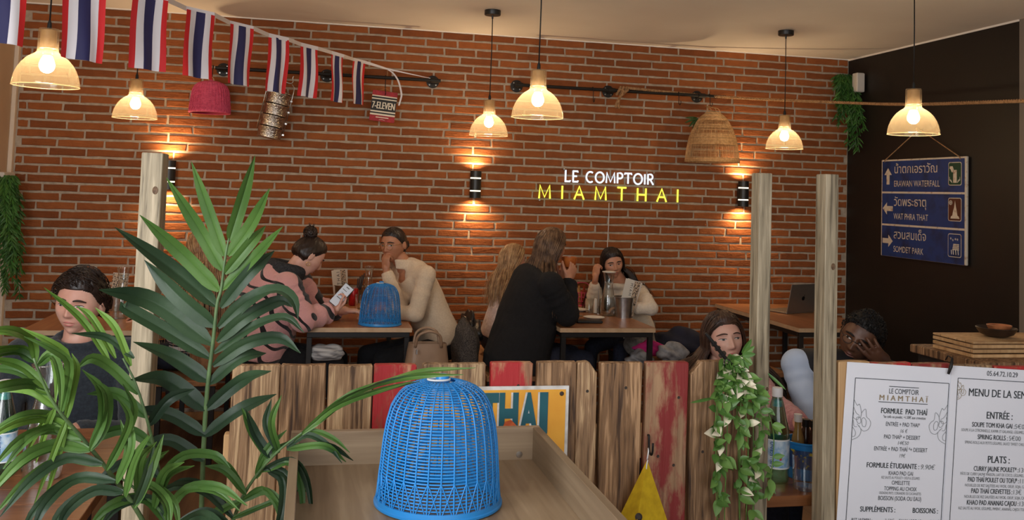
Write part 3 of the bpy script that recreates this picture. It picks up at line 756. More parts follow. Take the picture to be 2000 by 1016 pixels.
# top corners of each flag in view: (x left, x right, y top left, y top right, height px)
FL = [(690, 714, 117, 123, 84), (648, 672, 104, 111, 92), (588, 621, 88, 96, 98), (525, 564, 70, 79, 106), (449, 495, 46, 57, 115), (363, 419, 18, 31, 128), (260, 328, -12, 2, 134), (127, 210, -52, -33, 138), (-40, 58, -110, -86, 155)]
FH = .295
tape = []
def atD(px, py, D): return CAM+ray(px, py)*D
for k, (x0, x1, y0, y1, hpx) in enumerate(FL):
    D = FPX*FH/hpx
    if k == 6: D = 3.72
    if k == 7: D = 3.28
    if k == 8: D = 2.9
    dw = .22*(1 if k < 7 else .9)
    A_ = atD(x1, y1, D+.055); B_ = atD(x0, y0, D-.055)
    wv = (B_-A_)
    # flag hangs from the tape between A (far) and B (near)
    rows = []; nx = 20; nz = 8
    side = wv.cross(V((0, 0, 1))).normalized()
    for i in range(nz+1):
        row = []
        for j in range(nx+1):
            u = j/nx; v = i/nz
            p = A_+wv*u-V((0, 0, FH*v)); p += side*(.009*math.sin(u*9+k*1.7+v*1.5)*(0.3+v)+.006*math.sin(v*5+k))
            row.append(p)
        rows.append(row)
    mb = MB(); mb.grid(rows)
    bounds = [(0, .17, 0), (.17, .34, 1), (.34, .66, 2), (.66, .83, 1), (.83, 1.01, 0)]
    mb.m = []
    for i in range(nz):
        for j in range(nx):
            u = (j+.5)/nx; mb.m.append(next(mi for a, b, mi in bounds if a <= u < b))
    mb.build('flag', [M_fr, M_fw, M_fb], gt, smooth='all', world=True)
    tape += [A_, B_]
end0 = atY(757, 136, -.14); kn = atY(840, 154, -.118)
T_ = [kn, end0]+tape
T_ = [p+V((0, 0, .004)) for p in T_]; T_.append(T_[-1]+(T_[-1]-T_[-2])*1.5); T_.append(V((T_[-1].x, T_[-1].y-.2, CEIL-.012)))
rows = []
for i, p in enumerate(T_):
    hh_ = .011 if i > 1 else (.006 if i == 1 else .0015)
    rows.append([p+V((0, 0, hh_)), p-V((0, 0, hh_))])
o = MB().grid(rows).build('tape', M_fw, gt, world=True); solidify(o, .001)
# loose ribbon end
pp = curve_pts([atY(758, 136, -.15), atY(768, 143, -.16), atY(778, 158, -.16), atY(784, 182, -.16), atY(783, 192, -.16), atY(779, 206, -.16)], 14)
o = MB().grid([[p+V((.006, 0, 0)), p-V((.006, 0, .002))] for p in pp]).build('ribbon_end', M_fw, gt, world=True); solidify(o, .001)
MB().tube([end0+V((0,.01,0)), end0+V((0, .03, .012)), V((end0.x, -.105, 2.357)), V((end0.x+.01, -.09, 2.33)), end0], .0015, 5).build('knot_string', M_rope, gt, world=True)

# ================================================================== trailing wall plants
M_fern = mat('trailing_leaf', s2l(70, 118, 48), s2l(40, 84, 34), rough=.5, scale=10, island=.3)
M_potw = mat('pot_white', s2l(206, 200, 192), rough=.5)
def trailing(name, label, strands_, pot, leafL=.05, leafW=.010, seed=1, n=22):
    r = random.Random(seed); t = thing(name, label, 'plant', strands_[0][0]); mb = MB(); sm = MB()
    for (p0, p1) in strands_:
        p0, p1 = V(p0), V(p1); mid = p0.lerp(p1, .35)+V((r.uniform(-.03, .03), r.uniform(-.06, 0), .02))
        C = curve_pts([p0, mid, p1], 14); sm.tube(C, .0022, 4)
        for i in range(n):
            u = i/n; c = C[min(13, int(u*14))].lerp(C[min(14, int(u*14)+1)], u*14 % 1)
            for s_ in range(3):
                q = r.uniform(0, 2*PI); d = V((math.cos(q), math.sin(q)*.8-.2, -.5-r.uniform(0, .8))).normalized()
                blade(mb, c, c+d*leafL*r.uniform(.6, 1.15), leafW*r.uniform(.7, 1.2), .008, n=3)
    mb.build('leaves', M_fern, t, kind='stuff', world=True); sm.build('vines', M_fern, t, world=True, kind='stuff')
    if pot: pot(t)
    return t
st = []
rr = random.Random(5)
for k in range(14):
    p0 = V((4.08+rr.uniform(-.05, .05), -.1+rr.uniform(-.04, .03), 2.58))
    u = k/13; px = 1630+62*u+rr.uniform(-4, 4); py = (205+rr.uniform(-25, 30)) if u < .45 else (250+rr.uniform(-35, 50))
    e = atY(px, py, -.13-.14*u); e.x = min(e.x, XR-.03)
    st.append((p0, e))
st.append((V((4.08, -.14, 2.55)), atY(1678, 298, -.28))); st.append((V((4.0, -.1, 2.57)), atY(1640, 245, -.16)))
def pot1(t): MB().bbox((XR-.015-.07, -.255, 2.43), (XR-.015, -.185, 2.58), .006).build('pot', M_potw, t, world=True)
trailing('trailing_plant', 'green trailing plant in a white holder at the corner of brick and black walls', st, pot1, .062, .014, 2)
st = []
for k in range(16):
    x0 = XL+.03+rr.uniform(0, .07); p0 = V((x0, -.2+rr.uniform(-.15, .1), 1.56))
    st.append((p0, V((x0+rr.uniform(-.0, .10), p0.y+rr.uniform(-.03, .03), rr.choice((.8, .9, 1.0, 1.1, 1.2))+rr.uniform(-.05, .05)))))
def pot2(t): MB().bbox((XL+.001, -.32, 1.50), (XL+.07, -.10, 1.58), .006).build('planter', M_potw, t, world=True)
trailing('trailing_plant', 'dense trailing green plant on the beige wall at the left edge', st, pot2, .06, .012, 3, 34)
# ================================================================== tables and benches along the wall
M_top = wood('laminate_walnut', s2l(176, 124, 84), s2l(140, 92, 60), s2l(160, 108, 72), axis=1, rough=.35, grain=40, ring=7, bump=.03)
M_edge = mat('laminate_edge', s2l(206, 176, 142), s2l(190, 158, 124), rough=.5, scale=20)
M_bench = wood('bench_wood', s2l(168, 120, 80), s2l(128, 88, 58), axis=1, rough=.5, bump=.05)
TZ = .76
def make_table(w=.605, l=1.25):
    t = thing('table', 'x', 'table', group='wall tables with black steel frames')
    MB().bbox((0, 0, TZ-.028), (w, l, TZ-.002), .0015).build('top_core', M_edge, t)
    MB().bbox((.0005, .0005, TZ-.002), (w-.0005, l-.0005, TZ), .0006).build('table_top', M_top, t)
    e = .012
    for x in (e, w-e-.03):
        for y in (e, l-e-.03): MB().bbox((x, y, 0), (x+.03, y+.03, TZ-.058), .002).build('leg', M_bmetal, t)
    for y in (e, l-e-.03): MB().bbox((e, y, TZ-.058), (w-e, y+.03, TZ-.028), .002).build('rail', M_bmetal, t)
    for x in (e, w-e-.03): MB().bbox((x, e+.03, TZ-.058), (x+.03, l-e-.03, TZ-.028), .002).build('rail', M_bmetal, t)
    return t
tb = make_table()
for i, (x, y, lb) in enumerate(((-1.45, -1.40, 'wall table on the left behind the man in the dark sweater'), (-.01, -1.285, 'wall table carrying the small blue basket'), (1.48, -1.285, 'wall table with the metal bucket and water carafe'), (3.05, -1.275, 'wall table with the open laptop'))):
    o = tb if i == 0 else copy_tree(tb); place(o, (x, y, 0), 0, lb)
def make_bench(w=.33, l=1.12):
    t = thing('bench', 'x', 'bench', group='wooden benches at the wall tables'); h = .47
    MB().bbox((0, 0, h-.03), (w, l, h), .003).build('seat', M_bench, t)
    for x in (.01, w-.04):
        for y in (.03, l-.06): MB().bbox((x, y, 0), (x+.03, y+.03, h-.03), .002).build('leg', M_bmetal, t)
    for y in (.03, l-.06): MB().bbox((.04, y, h-.06), (w-.04, y+.03, h-.03), .002).build('rail', M_bmetal, t)
    return t
bn = make_bench()
for i, (x, y, lb) in enumerate(((-.80, -1.30, 'bench under the long haired woman in the striped top'), (-.40, -1.22, 'bench under the woman in the pink jacket'), (.68, -1.22, 'bench under the woman in the cream sweater'), (1.05, -1.26, 'bench under the woman in the black coat'), (2.16, -1.22, 'bench under the girl, with coats piled on it'), (2.68, -1.22, 'empty bench left of the laptop table'))):
    o = bn if i == 0 else copy_tree(bn); place(o, (x, y, 0), 0, lb)

# ------------------------------------------------------------------ tableware
M_clear = thin_glass('clear_glass', (.92, .95, .94), gloss=.28)
M_water = thin_glass('water', (.86, .90, .90), gloss=.10)
M_galv = mat('galvanised', (.55, .55, .55), (.42, .42, .42), rough=.32, metal=1, scale=30)
M_brass = mat('aged_metal', (.36, .28, .20), (.26, .2, .14), rough=.35, metal=1, scale=20)
M_porc = mat('porcelain', s2l(232, 228, 220), rough=.25)
def carafe(label, p, h=.26, lid=False, water=.5, s=1.0):
    t = thing('carafe', label, 'carafe', p); p = V(p)
    pr = [(.038, 0), (.043, .004), (.044, .03), (.040, .09), (.030, .15), (.0235, .18), (.0225, .195), (.028, .23), (.034, .262)]
    pr = [(r*s, z*h/.262) for r, z in pr]
    MB().shell(pr, 28, p).build('glass_body', M_clear, t, smooth='all', world=True)
    MB().disc(p+V((0, 0, .001)), .038*s, 24).build('glass_base', M_clear, t, world=True)
    rs = [q[0] for q in pr]; zs = [q[1] for q in pr]; top = h*water
    wz = [.004+(top-.004)*i/6 for i in range(7)]
    MB().lathe([(float(np.interp(z, zs, rs))-.003, z) for z in wz], 24, p).build('water', M_water, t, smooth=True, world=True)
    MB().tube([p+V((.034*s*math.cos(a), .034*s*math.sin(a), h)) for a in [2*PI*i/28 for i in range(28)]], .0014, 5, closed=True).build('lip', M_clear, t, smooth='all', world=True)
    if lid: MB().lathe([(.02, h), (.046, h+.004), (.047, h+.008), (.03, h+.012), (1e-4, h+.013)], 28, p).build('lid', M_porc, t, smooth=True, world=True)
    return t
def tumbler(label, p, r=.036, h=.10, group='drinking glasses on the tables'):
    t = thing('drinking_glass', label, 'glass', p, group=group); p = V(p)
    MB().shell([(r*.86, 0), (r*.9, .004), (r, h)], 24, p).build('glass_body', M_clear, t, smooth='all', world=True)
    MB().lathe([(r*.84, .001), (r*.86, .010)], 24, p).build('glass_base', M_clear, t, smooth=True, world=True)
    return t
M_menu = mat('menu_card', s2l(222, 214, 202), rough=.7)
M_menup = mat('menu_pattern', s2l(206, 182, 156), s2l(70, 58, 50), rough=.7, scale=140, mixlo=.5, mixhi=.54)
M_ink = mat('ink', s2l(52, 52, 56), rough=.8)
def bucket(label, p, r0, r1, h, m):
    t = thing('bucket', label, 'bucket', p); p = V(p)
    MB().lathe([(r0, 0), (r0, .002), (r1, h-.004), (r1+.003, h-.002), (r1+.003, h), (r1-.001, h), (r0-.002, .004), (1e-4, .004)], 36, p).build('body', m, t, smooth=True, world=True)
    MB().tube([p+V(((r1+.003)*math.cos(a), (r1+.003)*math.sin(a), h)) for a in [2*PI*i/36 for i in range(36)]], .0022, 6, closed=True).build('rim', m, t, smooth='all', world=True)
    return t
def menu_cards(label, c, w, h, ax_deg, lean, txt=None, n=2, tsize=.026, flip=1):
    """folded menu cards standing in a bucket; c = bottom centre, ax_deg = facing turn"""
    t = thing('menu_card', label, 'menu', c)
    for k in range(n):
        R_ = M.Translation(V(c)+V((0, .008*k, 0))) @ M.Rotation(math.radians(ax_deg), 4, 'Z') @ M.Rotation(math.radians(lean+4*k), 4, 'Y')
        mb = MB(); mb.xf = R_; mb.bbox((-w/2, -.001, 0), (w/2, .001, h), .0004); mb.build('card', M_menu, t, world=True)
        mb = MB(); mb.xf = R_
        if k == 0:
            mb.add([(.012 if txt else -w/2, -.0014, .0), (w/2-.001, -.0014, .0), (w/2-.001, -.0014, h-.004), (.012 if txt else -w/2, -.0014, h-.004)], [(0, 1, 2, 3)], 0)
            if txt: put_text(mb, txt, (-.012 if flip > 0 else .006, -.0016, h*.74), (0, 0, -1*flip), (1*flip, 0, 0), tsize, spacing=1.5, mi=1)
            mb.build('print', [M_menup, M_ink], t, world=True)
    return t
def can(label, p, c1, c2, r=.031, h=.12):
    t = thing('drink_can', label, 'can', p); p = V(p)
    MB().lathe([(r*.8, 0), (r, .008), (r, h-.012), (r*.84, h-.002), (r*.84, h), (r*.78, h-.004), (1e-4, h-.004)], 28, p, mi=0).build('can_body', mat('can_'+label.split()[0]+label.split()[1], c1, c2, rough=.3, metal=.3, scale=25), t, smooth=True, world=True)
    MB().lathe([(r*.86, h-.003), (r*.86, h), (r*.8, h), (r*.8, h-.004)], 28, p, close=True).build('can_lid', M_steel, t, smooth=True, world=True)
    return t
def plate(label, p, r=.085, extra=None):
    t = thing('plate', label, 'plate', p, group='white saucers on the wall table'); p = V(p)
    MB().lathe([(r*.5, 0), (r*.55, .003), (r*.95, .012), (r, .0145), (r*.97, .0155), (r*.6, .007), (1e-4, .006)], 40, p).build('dish', M_porc, t, smooth=True, world=True)
    return t
# table with the small blue basket
p = atZ(675, 592, TZ); bucket('aged metal bucket holding menus left of the red can', (p.x-.03, -.20, TZ), .040, .050, .125, M_brass)
menu_cards('patterned menu cards in the bucket on the basket table', (p.x-.03, -.20, TZ+.008), .095, .225, 8, -8, 'THAI', tsize=.030, flip=-1)
p = atZ(679, 592, TZ); can('red drink can behind the phone', (.30, -.30, TZ), s2l(190, 30, 34), s2l(120, 16, 20))
carafe('water carafe behind the small blue basket', (.405, -.17, TZ), .255, water=.45)
tumbler('drinking glass left of the small blue basket', (.335, -.52, TZ))
blue_basket('small looking blue woven food cover on the table by the cream sweater woman', (.418, -1.16, TZ+.0005), 1.0, 38, 28)
t = thing('cutlery_holder', 'dark cutlery sticking up beside the red can', 'cutlery', (.33, -.12, TZ))
for k in range(4): MB().tube([(.325+.005*k, -.12, TZ+.006), (.335+.014*k, -.11, TZ+.165+.012*k)], .004, 6).build('cutlery_handle', M_bmetal, t, world=True)
MB().lathe([(.03, 0), (.034, .09), (.031, .09), (.027, .004), (1e-4, .004)], 20, (.333, -.118, TZ)).build('cup', M_brass, t, smooth=True, world=True)
# table with bucket and carafe
bucket('galvanised metal bucket holding menu cards by the white plate', atZ(1218, 620, TZ), .050, .066, .135, M_galv)
menu_cards('patterned menu card standing in the galvanised bucket', atZ(1218, 620, TZ)+V((.008, 0, .006)), .11, .245, 4, 13, 'MIAM', tsize=.026)
carafe('water carafe with a white lid beside the galvanised bucket', atZ(1187.5, 617, TZ), .285, True, .42, 1.2)
plate('white saucer at the front of the wall table, beside the black wallet', atZ(1160, 623.5, TZ), .07)
plate('white saucer further back, beside the woman in the black coat', atZ(1131, 608, TZ), .07)
o = MB().bbox((-.082, -.04, 0), (.082, .04, .018), .006).build('wallet', mat('black_leather', (.012, .012, .013), (.02, .02, .02), rough=.4, scale=60, bump=.1)); o.location = atZ(1150, 630.5, TZ)+V((0, 0, .0005)); o.rotation_euler = (0, 0, -.1); tag(o, 'black wallet lying at the table edge before the saucer', 'wallet')
tumbler('drinking glass left of the lidded carafe', atZ(1151, 611, TZ), .031, .095)
tumbler('drinking glass behind the lidded carafe, by the salt holder', atZ(1176, 604, TZ), .031, .10)
can('dark blue can behind the drinking glasses', atZ(1157, 603, TZ), s2l(24, 34, 66), s2l(10, 14, 30), .033, .165)
SHP = atZ(1168, 613, TZ)
t = thing('salt_holder', 'chrome salt and pepper holder left of the lidded carafe', 'salt holder', SHP)
MB().lathe([(.03, 0), (.03, .004), (1e-4, .005)], 20, SHP).build('base', M_steel, t, smooth=True, world=True)
MB().tube([SHP+V((0, 0, .004)), SHP+V((0, 0, .155))], .0035, 8).build('stem', M_steel, t, world=True)
for dx, m in ((-.02, M_porc), (.02, M_brass)): MB().lathe([(.013, .006), (.013, .085), (.010, .10), (1e-4, .104)], 16, SHP+V((dx, 0, 0))).build('shaker', m, t, smooth=True, world=True)
pk = atZ(1134, 594, TZ); pk = V((pk.x-.02, -.20, TZ))
t = thing('pink_caddy', 'pink plastic basket caddy on the table before the girl', 'basket', pk)
mb = MB()
for z in (.0, .03, .06, .09): mb.tube([pk+V((.055*math.cos(a), .045*math.sin(a), z+.004)) for a in [2*PI*i/28 for i in range(28)]], .003, 6, closed=True)
for k in range(14):
    a = 2*PI*k/14; mb.tube([pk+V((.055*math.cos(a), .045*math.sin(a), .003)), pk+V((.055*math.cos(a), .045*math.sin(a), .095))], .0028, 5)
mb.lathe([(.05, 0), (.05, .004)], 24, pk); mb.build('lattice', M_pink, t, smooth='all', world=True)
MB().tube(curve_pts([pk+V((-.055, 0, .09)), pk+V((-.05, 0, .15)), pk+V((0, 0, .165)), pk+V((.05, 0, .15)), pk+V((.055, 0, .09))], 16), .003, 6).build('handle', M_pink, t, smooth='all', world=True)
for k, (dx, dy) in enumerate(((-.02, 0), (.022, .01))):
    MB().lathe([(.014, .006), (.014, .10), (.008, .12), (.008, .14), (1e-4, .142)], 14, pk+V((dx, dy, 0))).build('sauce_bottle', mat('sauce%d' % k, s2l(150, 60, 36) if k else s2l(196, 150, 90), rough=.3), t, smooth=True, world=True)
o = MB().bbox((-.05, -.045, 0), (.05, .045, .006), .002).build('napkin', mat('napkin_print', s2l(206, 194, 170), s2l(120, 104, 84), rough=.9, scale=60)); o.location = atZ(1118, 617, TZ)+V((.0, 0, .0005)); o.rotation_euler = (0, 0, .5); tag(o, 'folded patterned napkin beside the black coat sleeve', 'napkin')
# left wall table
bucket('metal bucket with a menu on the left wall table', (-1.14, -.60, TZ), .045, .055, .135, M_galv)
menu_cards('patterned menu card in the bucket on the left wall table', (-1.14, -.60, TZ+.006), .09, .22, 10, 4, None, 1)
carafe('water carafe on the left wall table beside the wooden post', (-1.045, -.96, TZ), .29, water=.25, s=1.05)
o = MB().bbox((-.036, -.075, 0), (.036, .075, .009), .003).build('phone', mat('phone_black', (.01, .01, .012), rough=.15)); o.location = (-.90, -.62, TZ+.0005); o.rotation_euler = (0, 0, -.5); tag(o, 'black phone lying on the left wall table by the post', 'phone')
# laptop
M_alu = mat('grey_aluminium', s2l(150, 140, 128), rough=.4, metal=.7)
lp = atZ(1536, 614, TZ); lp2 = V((lp.x+.26, lp.y+.10, TZ))
t = thing('laptop', 'grey laptop open on the right wall table, lid towards the viewer', 'laptop', lp)
d = (lp2-lp).normalized(); nb = V((-d.y, d.x, 0))
R_ = M(((d.x, nb.x, 0, lp.x), (d.y, nb.y, 0, lp.y), (0, 0, 1, TZ+.0005), (0, 0, 0, 1)))
mb = MB(); mb.xf = R_; mb.bbox((0, .0, 0), (.30, .21, .012), .003); mb.build('base', M_alu, t, world=True)
R2 = R_ @ M.Translation((0, 0, .012)) @ M.Rotation(math.radians(12), 4, 'X')
mb = MB(); mb.xf = R2; mb.bbox((0, -.003, 0), (.30, .003, .205), .0025); mb.build('screen_lid', M_alu, t, world=True)
mb = MB(); mb.xf = R2; z0 = .10; cx = .15
outl = []
for i in range(28):
    a = 2*PI*i/28; r = .0165*(1+.06*math.cos(2*a)); outl.append((cx+r*math.cos(a)*.95, -.0034, z0+r*math.sin(a)))
outl = [p_ for p_ in outl if (p_[0]-cx-.021)**2+(p_[2]-z0-.003)**2 > .009**2]
mb.add(outl, [tuple(range(len(outl)-1, -1, -1))]); mb.add([(cx, -.0034, z0+.018), (cx+.003, -.0034, z0+.024), (cx+.010, -.0034, z0+.029), (cx+.008, -.0034, z0+.022)], [(3, 2, 1, 0)])
mb.build('lid_emblem', mat('emblem_dark', s2l(44, 40, 38), rough=.2, metal=.6), t, world=True)
# coats, bags on benches
def cloth_lump(name, label, cat, c, sc, m, seed, amp=.25, group=None, freq=2.2):
    r = random.Random(seed); mb = MB(); ph = [r.uniform(0, 6) for _ in range(9)]; n, k = 40, 26; rows = []
    for i in range(k+1):
        th = -PI/2+PI*i/k; row = []
        for j in range(n):
            q = 2*PI*j/n; d_ = V((math.cos(th)*math.cos(q), math.cos(th)*math.sin(q), math.sin(th)))
            f = 1+amp*(math.sin(freq*2*d_.x+ph[0]+2*math.sin(freq*d_.z+ph[1]))*.5+math.sin(freq*3*d_.y+ph[2]+1.5*math.sin(3*d_.x+ph[3]))*.35+math.sin(freq*4*d_.z+freq*3*d_.x+ph[4])*.3)
            z = d_.z*sc[2]*f
            if z < -sc[2]*.8: z = -sc[2]*.8
            row.append(V(c)+V((d_.x*sc[0]*f, d_.y*sc[1]*f, z)))
        rows.append(row)
    mb.grid(rows, closeu=True); o = mb.build(name, m, smooth='all'); tag(o, label, cat, group); return o
M_puff = mat('black_nylon', (.010, .009, .009), (.018, .016, .015), rough=.4, scale=20, bump=.6, bscale=25)
M_tweed = mat('grey_tweed', s2l(92, 84, 78), s2l(40, 36, 34), rough=.95, scale=160, bump=.3)
hp = atY(872, 672, -1.0)
cloth_lump('black_coat', 'shiny black coat bunched on the bench behind the cream sweater', 'coat', (.99, -.88, .66), (.075, .20, .125), M_puff, 4, .26, None, 3.2)
cloth_lump('tweed_coat', 'grey speckled coat hanging over the bench below the black coat', 'coat', (.95, -1.06, .605), (.085, .12, .17), M_tweed, 8, .12)
M_bag = mat('taupe_leather', s2l(166, 138, 114), s2l(150, 122, 98), rough=.35, scale=8, bump=.1, bscale=15)
bgc = atY(833, 720, -1.32); bgc.z = .30
t = thing('handbag', 'taupe leather tote bag standing beside the wall table', 'bag', (bgc.x, -1.32, .3))
rows = []
for i in range(14):
    u = i/13; wd = .15*(1-.30*u**1.3); dp = .075*(1-.35*u)
    rows.append([V((bgc.x+wd*math.copysign(abs(math.cos(q))**.6, math.cos(q))+.004*math.sin(5*q+3*u), -1.32+dp*math.copysign(abs(math.sin(q))**.7, math.sin(q)), .30+.38*u)) for q in [2*PI*j/36 for j in range(36)]])
MB().grid(rows, closeu=True).add(rows[0], [tuple(range(35, -1, -1))]).build('bag_body', M_bag, t, smooth='all', world=True)
for s_ in (-1, 1):
    MB().tube(curve_pts([(bgc.x-.075, -1.32+s_*.045, .66), (bgc.x-.06, -1.33+s_*.06, .73), (bgc.x, -1.33+s_*.07, .755), (bgc.x+.06, -1.33+s_*.06, .73), (bgc.x+.075, -1.32+s_*.045, .66)], 16), .008, 8).build('handle', M_bag, t, smooth='all', world=True)
MB().tube(curve_pts([(bgc.x-.13, -1.40, .52), (bgc.x-.05, -1.415, .45), (bgc.x+.06, -1.415, .46), (bgc.x+.10, -1.40, .53)], 14), .006, 6, flat=.4).build('strap', mat('dark_strap', s2l(80, 60, 46), rough=.4), t, smooth='all', world=True)
mb = MB(); mb.tube([(bgc.x-.07, -1.41, .655), (bgc.x-.07, -1.412, .63)], .006, 6); mb.build('clasp', M_steel, t, world=True)
M_fleece = mat('grey_fleece', s2l(150, 146, 138), s2l(120, 116, 110), rough=1, scale=40, bump=.5)
M_navy = mat('navy_cloth', s2l(30, 34, 58), s2l(20, 22, 40), rough=.85, scale=12, bump=.2)
M_mag = mat('magenta_cloth', s2l(196, 30, 120), s2l(160, 20, 100), rough=.8, scale=20)
M_silver = mat('silver_cloth', s2l(150, 150, 154), s2l(96, 96, 100), rough=.5, scale=18, bump=.6, bscale=25)
cloth_lump('fleece_coat', 'pale grey fleece coat on the bench right of the girl', 'coat', atY(1250, 668, -.85), (.10, .16, .10), M_fleece, 11, .15)
cloth_lump('magenta_scarf', 'bright magenta scarf lying over the coat pile', 'scarf', atY(1272, 682, -1.05), (.12, .07, .05), M_mag, 12, .22)
cloth_lump('navy_coat', 'dark navy coat at the back of the coat pile beside the brown haired woman', 'coat', atY(1330, 672, -.75), (.19, .14, .11), M_navy, 13, .15)
cloth_lump('grey_jacket', 'light grey jacket with a sleeve on top of the coat pile', 'jacket', atY(1312, 690, -1.1), (.10, .07, .07), M_silver, 14, .25)
cloth_lump('white_jacket', 'silvery jacket hanging low on the bench under the wall table', 'jacket', atY(1250, 705, -1.12), (.09, .08, .06), M_silver, 15, .25)

# ================================================================== plank fence, posts
FY = -4.30
M_plank = wood('weathered_plank', s2l(206, 172, 130), s2l(84, 60, 40), s2l(156, 122, 88), grain=150, ring=34, bump=.8, lo=.72, hi=1.25)
M_plank2 = wood('weathered_plank_dark', s2l(190, 150, 110), s2l(66, 44, 28), s2l(132, 98, 66), grain=130, ring=30, bump=.8, lo=.72, hi=1.25)
M_pred = wood('red_painted_plank', s2l(190, 150, 112), s2l(120, 84, 60), grain=70, ring=14, bump=.45, patch=s2l(134, 40, 38), patch_amt=.50)
M_pred2 = wood('bright_red_plank', s2l(200, 150, 112), s2l(130, 84, 60), grain=70, ring=14, bump=.45, patch=s2l(178, 40, 44), patch_amt=.56)
M_pine = wood('pale_pine', s2l(214, 176, 128), s2l(176, 134, 88), s2l(200, 160, 112), grain=40, ring=12, bump=.1)
M_post = wood('grey_green_post', s2l(188, 172, 144), s2l(104, 92, 72), s2l(158, 144, 118), grain=110, ring=34, bump=.5, lo=.72, hi=1.25)
M_nail = mat('old_nail', s2l(54, 42, 34), rough=.6)
ft = thing('plank_fence', 'fence of worn upright pallet planks, some painted red, left of the posts', 'fence', (.4, FY, 0))
PL = [(452, 545, 712, M_plank, 0), (548, 636, 711, M_plank2, 0), (640, 727, 712, M_plank, 0), (730, 812, 711, M_pred2, 0), (826, 948, 709, M_plank, 0), (958, 1039, 707, M_pred2, 0), (1049, 1126, 706, M_plank2, 0), (1127.5, 1166, 706, M_plank, 2), (1173, 1254, 707, M_plank2, 0), (1262, 1344, 706, M_pred, 0), (1350, 1461, 704, M_plank2, 1)]
def plank(mb_name, x0, x1, z1, m, parent, chamf, seed, y0=FY, th=.024, z0=.06):
    r = random.Random(seed); c = [.0025, .0025]
    if chamf == 1: c = [.028, .006]
    if chamf == 2: c = [.004, .022]
    e = .0025; out = []
    nz = 9
    L_ = [(x0+r.uniform(-.0016, .0016), z0+(z1-c[0]*1.3-z0)*i/nz) for i in range(nz+1)]
    R_ = [(x1+r.uniform(-.0016, .0016), z0+(z1-c[1]*1.3-z0)*i/nz) for i in range(nz+1)]
    top = [(x0+c[0], z1), (x0+(x1-x0)*.5, z1+r.uniform(-.002, .002)), (x1-c[1], z1)]
    ol = R_+top[::-1]+L_[::-1]
    n = len(ol); mb = MB(); cx = (x0+x1)/2
    inset = lambda p: (p[0]-math.copysign(e, p[0]-cx), p[1]-(e if p[1] > z1-.01 else 0))
    vs = [(inset(p)[0], y0, inset(p)[1]) for p in ol]+[(p[0], y0+e, p[1]) for p in ol]+[(p[0], y0+th, p[1]) for p in ol]
    fs = [tuple(range(n-1, -1, -1)), tuple(range(2*n, 3*n))]
    for k in range(2):
        for i in range(n): fs.append((k*n+i, k*n+(i+1) % n, (k+1)*n+(i+1) % n, (k+1)*n+i))
    mb.add(vs, fs); o = mb.build(mb_name, m, parent, world=True); o.data.validate()
    for q in range(r.choice((1, 2, 2, 3))):
        px = r.uniform(x0+.02, x1-.02); pz = z1-r.uniform(.04, .30)
        MB().lathe([(.0045, 0), (.0035, .0012), (1e-4, .0008)], 8, (px, y0+.0003, pz), axis=(0, -1, 0)).build('nail', M_nail, o, world=True)
    return o
for i, (a, b, y, m, ch) in enumerate(PL):
    A = atY(a, 760, FY); B = atY(b, 760, FY); T = atY((a+b)/2, y+2, FY)
    plank('plank', A.x, B.x, T.z, m, ft, ch, i)
xa = atY(440, 760, FY).x; xb = atY(1461, 760, FY).x
for z in (.86, .45, .12): MB().bbox((xa, FY+.0245, z), (xb, FY+.062, z+.085), .003).build('crossbar', M_pine, ft, world=True)
M_knot = mat('wood_knot', s2l(120, 92, 66), s2l(80, 58, 40), rough=.7, scale=120)
def post(label, x0, x1, d, ztop, y0=FY, knots=()):
    t = thing('wooden_post', label, 'post', ((x0+x1)/2, y0+d/2, 0), group='tall wooden posts')
    MB().bbox((x0, y0, 0), (x1, y0+d, ztop), .002).build('post_timber', M_post, t, world=True)
    for (kx, kz, ks) in knots:
        c_ = V((x0+(x1-x0)*kx, y0-.0002, kz))
        o_ = MB().lathe([(.012*ks, 0), (.0105*ks, .0006), (.009*ks, .0002), (1e-4, .0006)], 18, (0, 0, 0), axis=(0, -1, 0)).build('knot', M_knot, t, smooth=True)
        o_.location = c_-V(t.location); o_.scale = (.8, 1, 1.15)
    return t
z = atY(296, 298, FY+.0).z; A = atY(271, 400, FY); post('tall wooden post on the left behind the palm', A.x, A.x+.049, .09, z, knots=((.72, atY(305, 372, FY).z, .7),))
A = atY(1464, 345, FY+.055); B = atY(1509, 345, FY); post('wooden post beside the ivy, left one of the pair on the right', B.x-.038, B.x, .05, atY(1490, 338, FY).z, knots=((.85, atY(1500, 760, FY).z, .4),))
B = atY(1639, 345, FY); post('wooden post left of the paper menus, right one of the pair', B.x-.040, B.x, .055, atY(1615, 340, FY).z, knots=((.62, atY(1627, 521, FY).z, .7),))
ft2 = thing('plank_fence', 'fence section behind the paper menus with a pale pine end board', 'fence', (2.0, FY, 0))
for i, (a, b, m) in enumerate(((1638, 1700, M_pine), (1703, 1780, M_pred2), (1783, 1862, M_pred), (1865, 1940, M_plank), (1943, 2025, M_pred2))):
    A = atY(a, 760, FY); B = atY(b, 760, FY); T = atY((a+b)/2, 707+.03*(a-1638), FY)
    plank('plank', A.x, B.x, T.z, m, ft2, 0, 40+i)
xa = atY(1638, 760, FY).x; xb = atY(2025, 760, FY).x
for z in (.80, .12): MB().bbox((xa, FY+.0245, z), (xb, FY+.062, z+.085), .003).build('crossbar', M_pine, ft2, world=True)

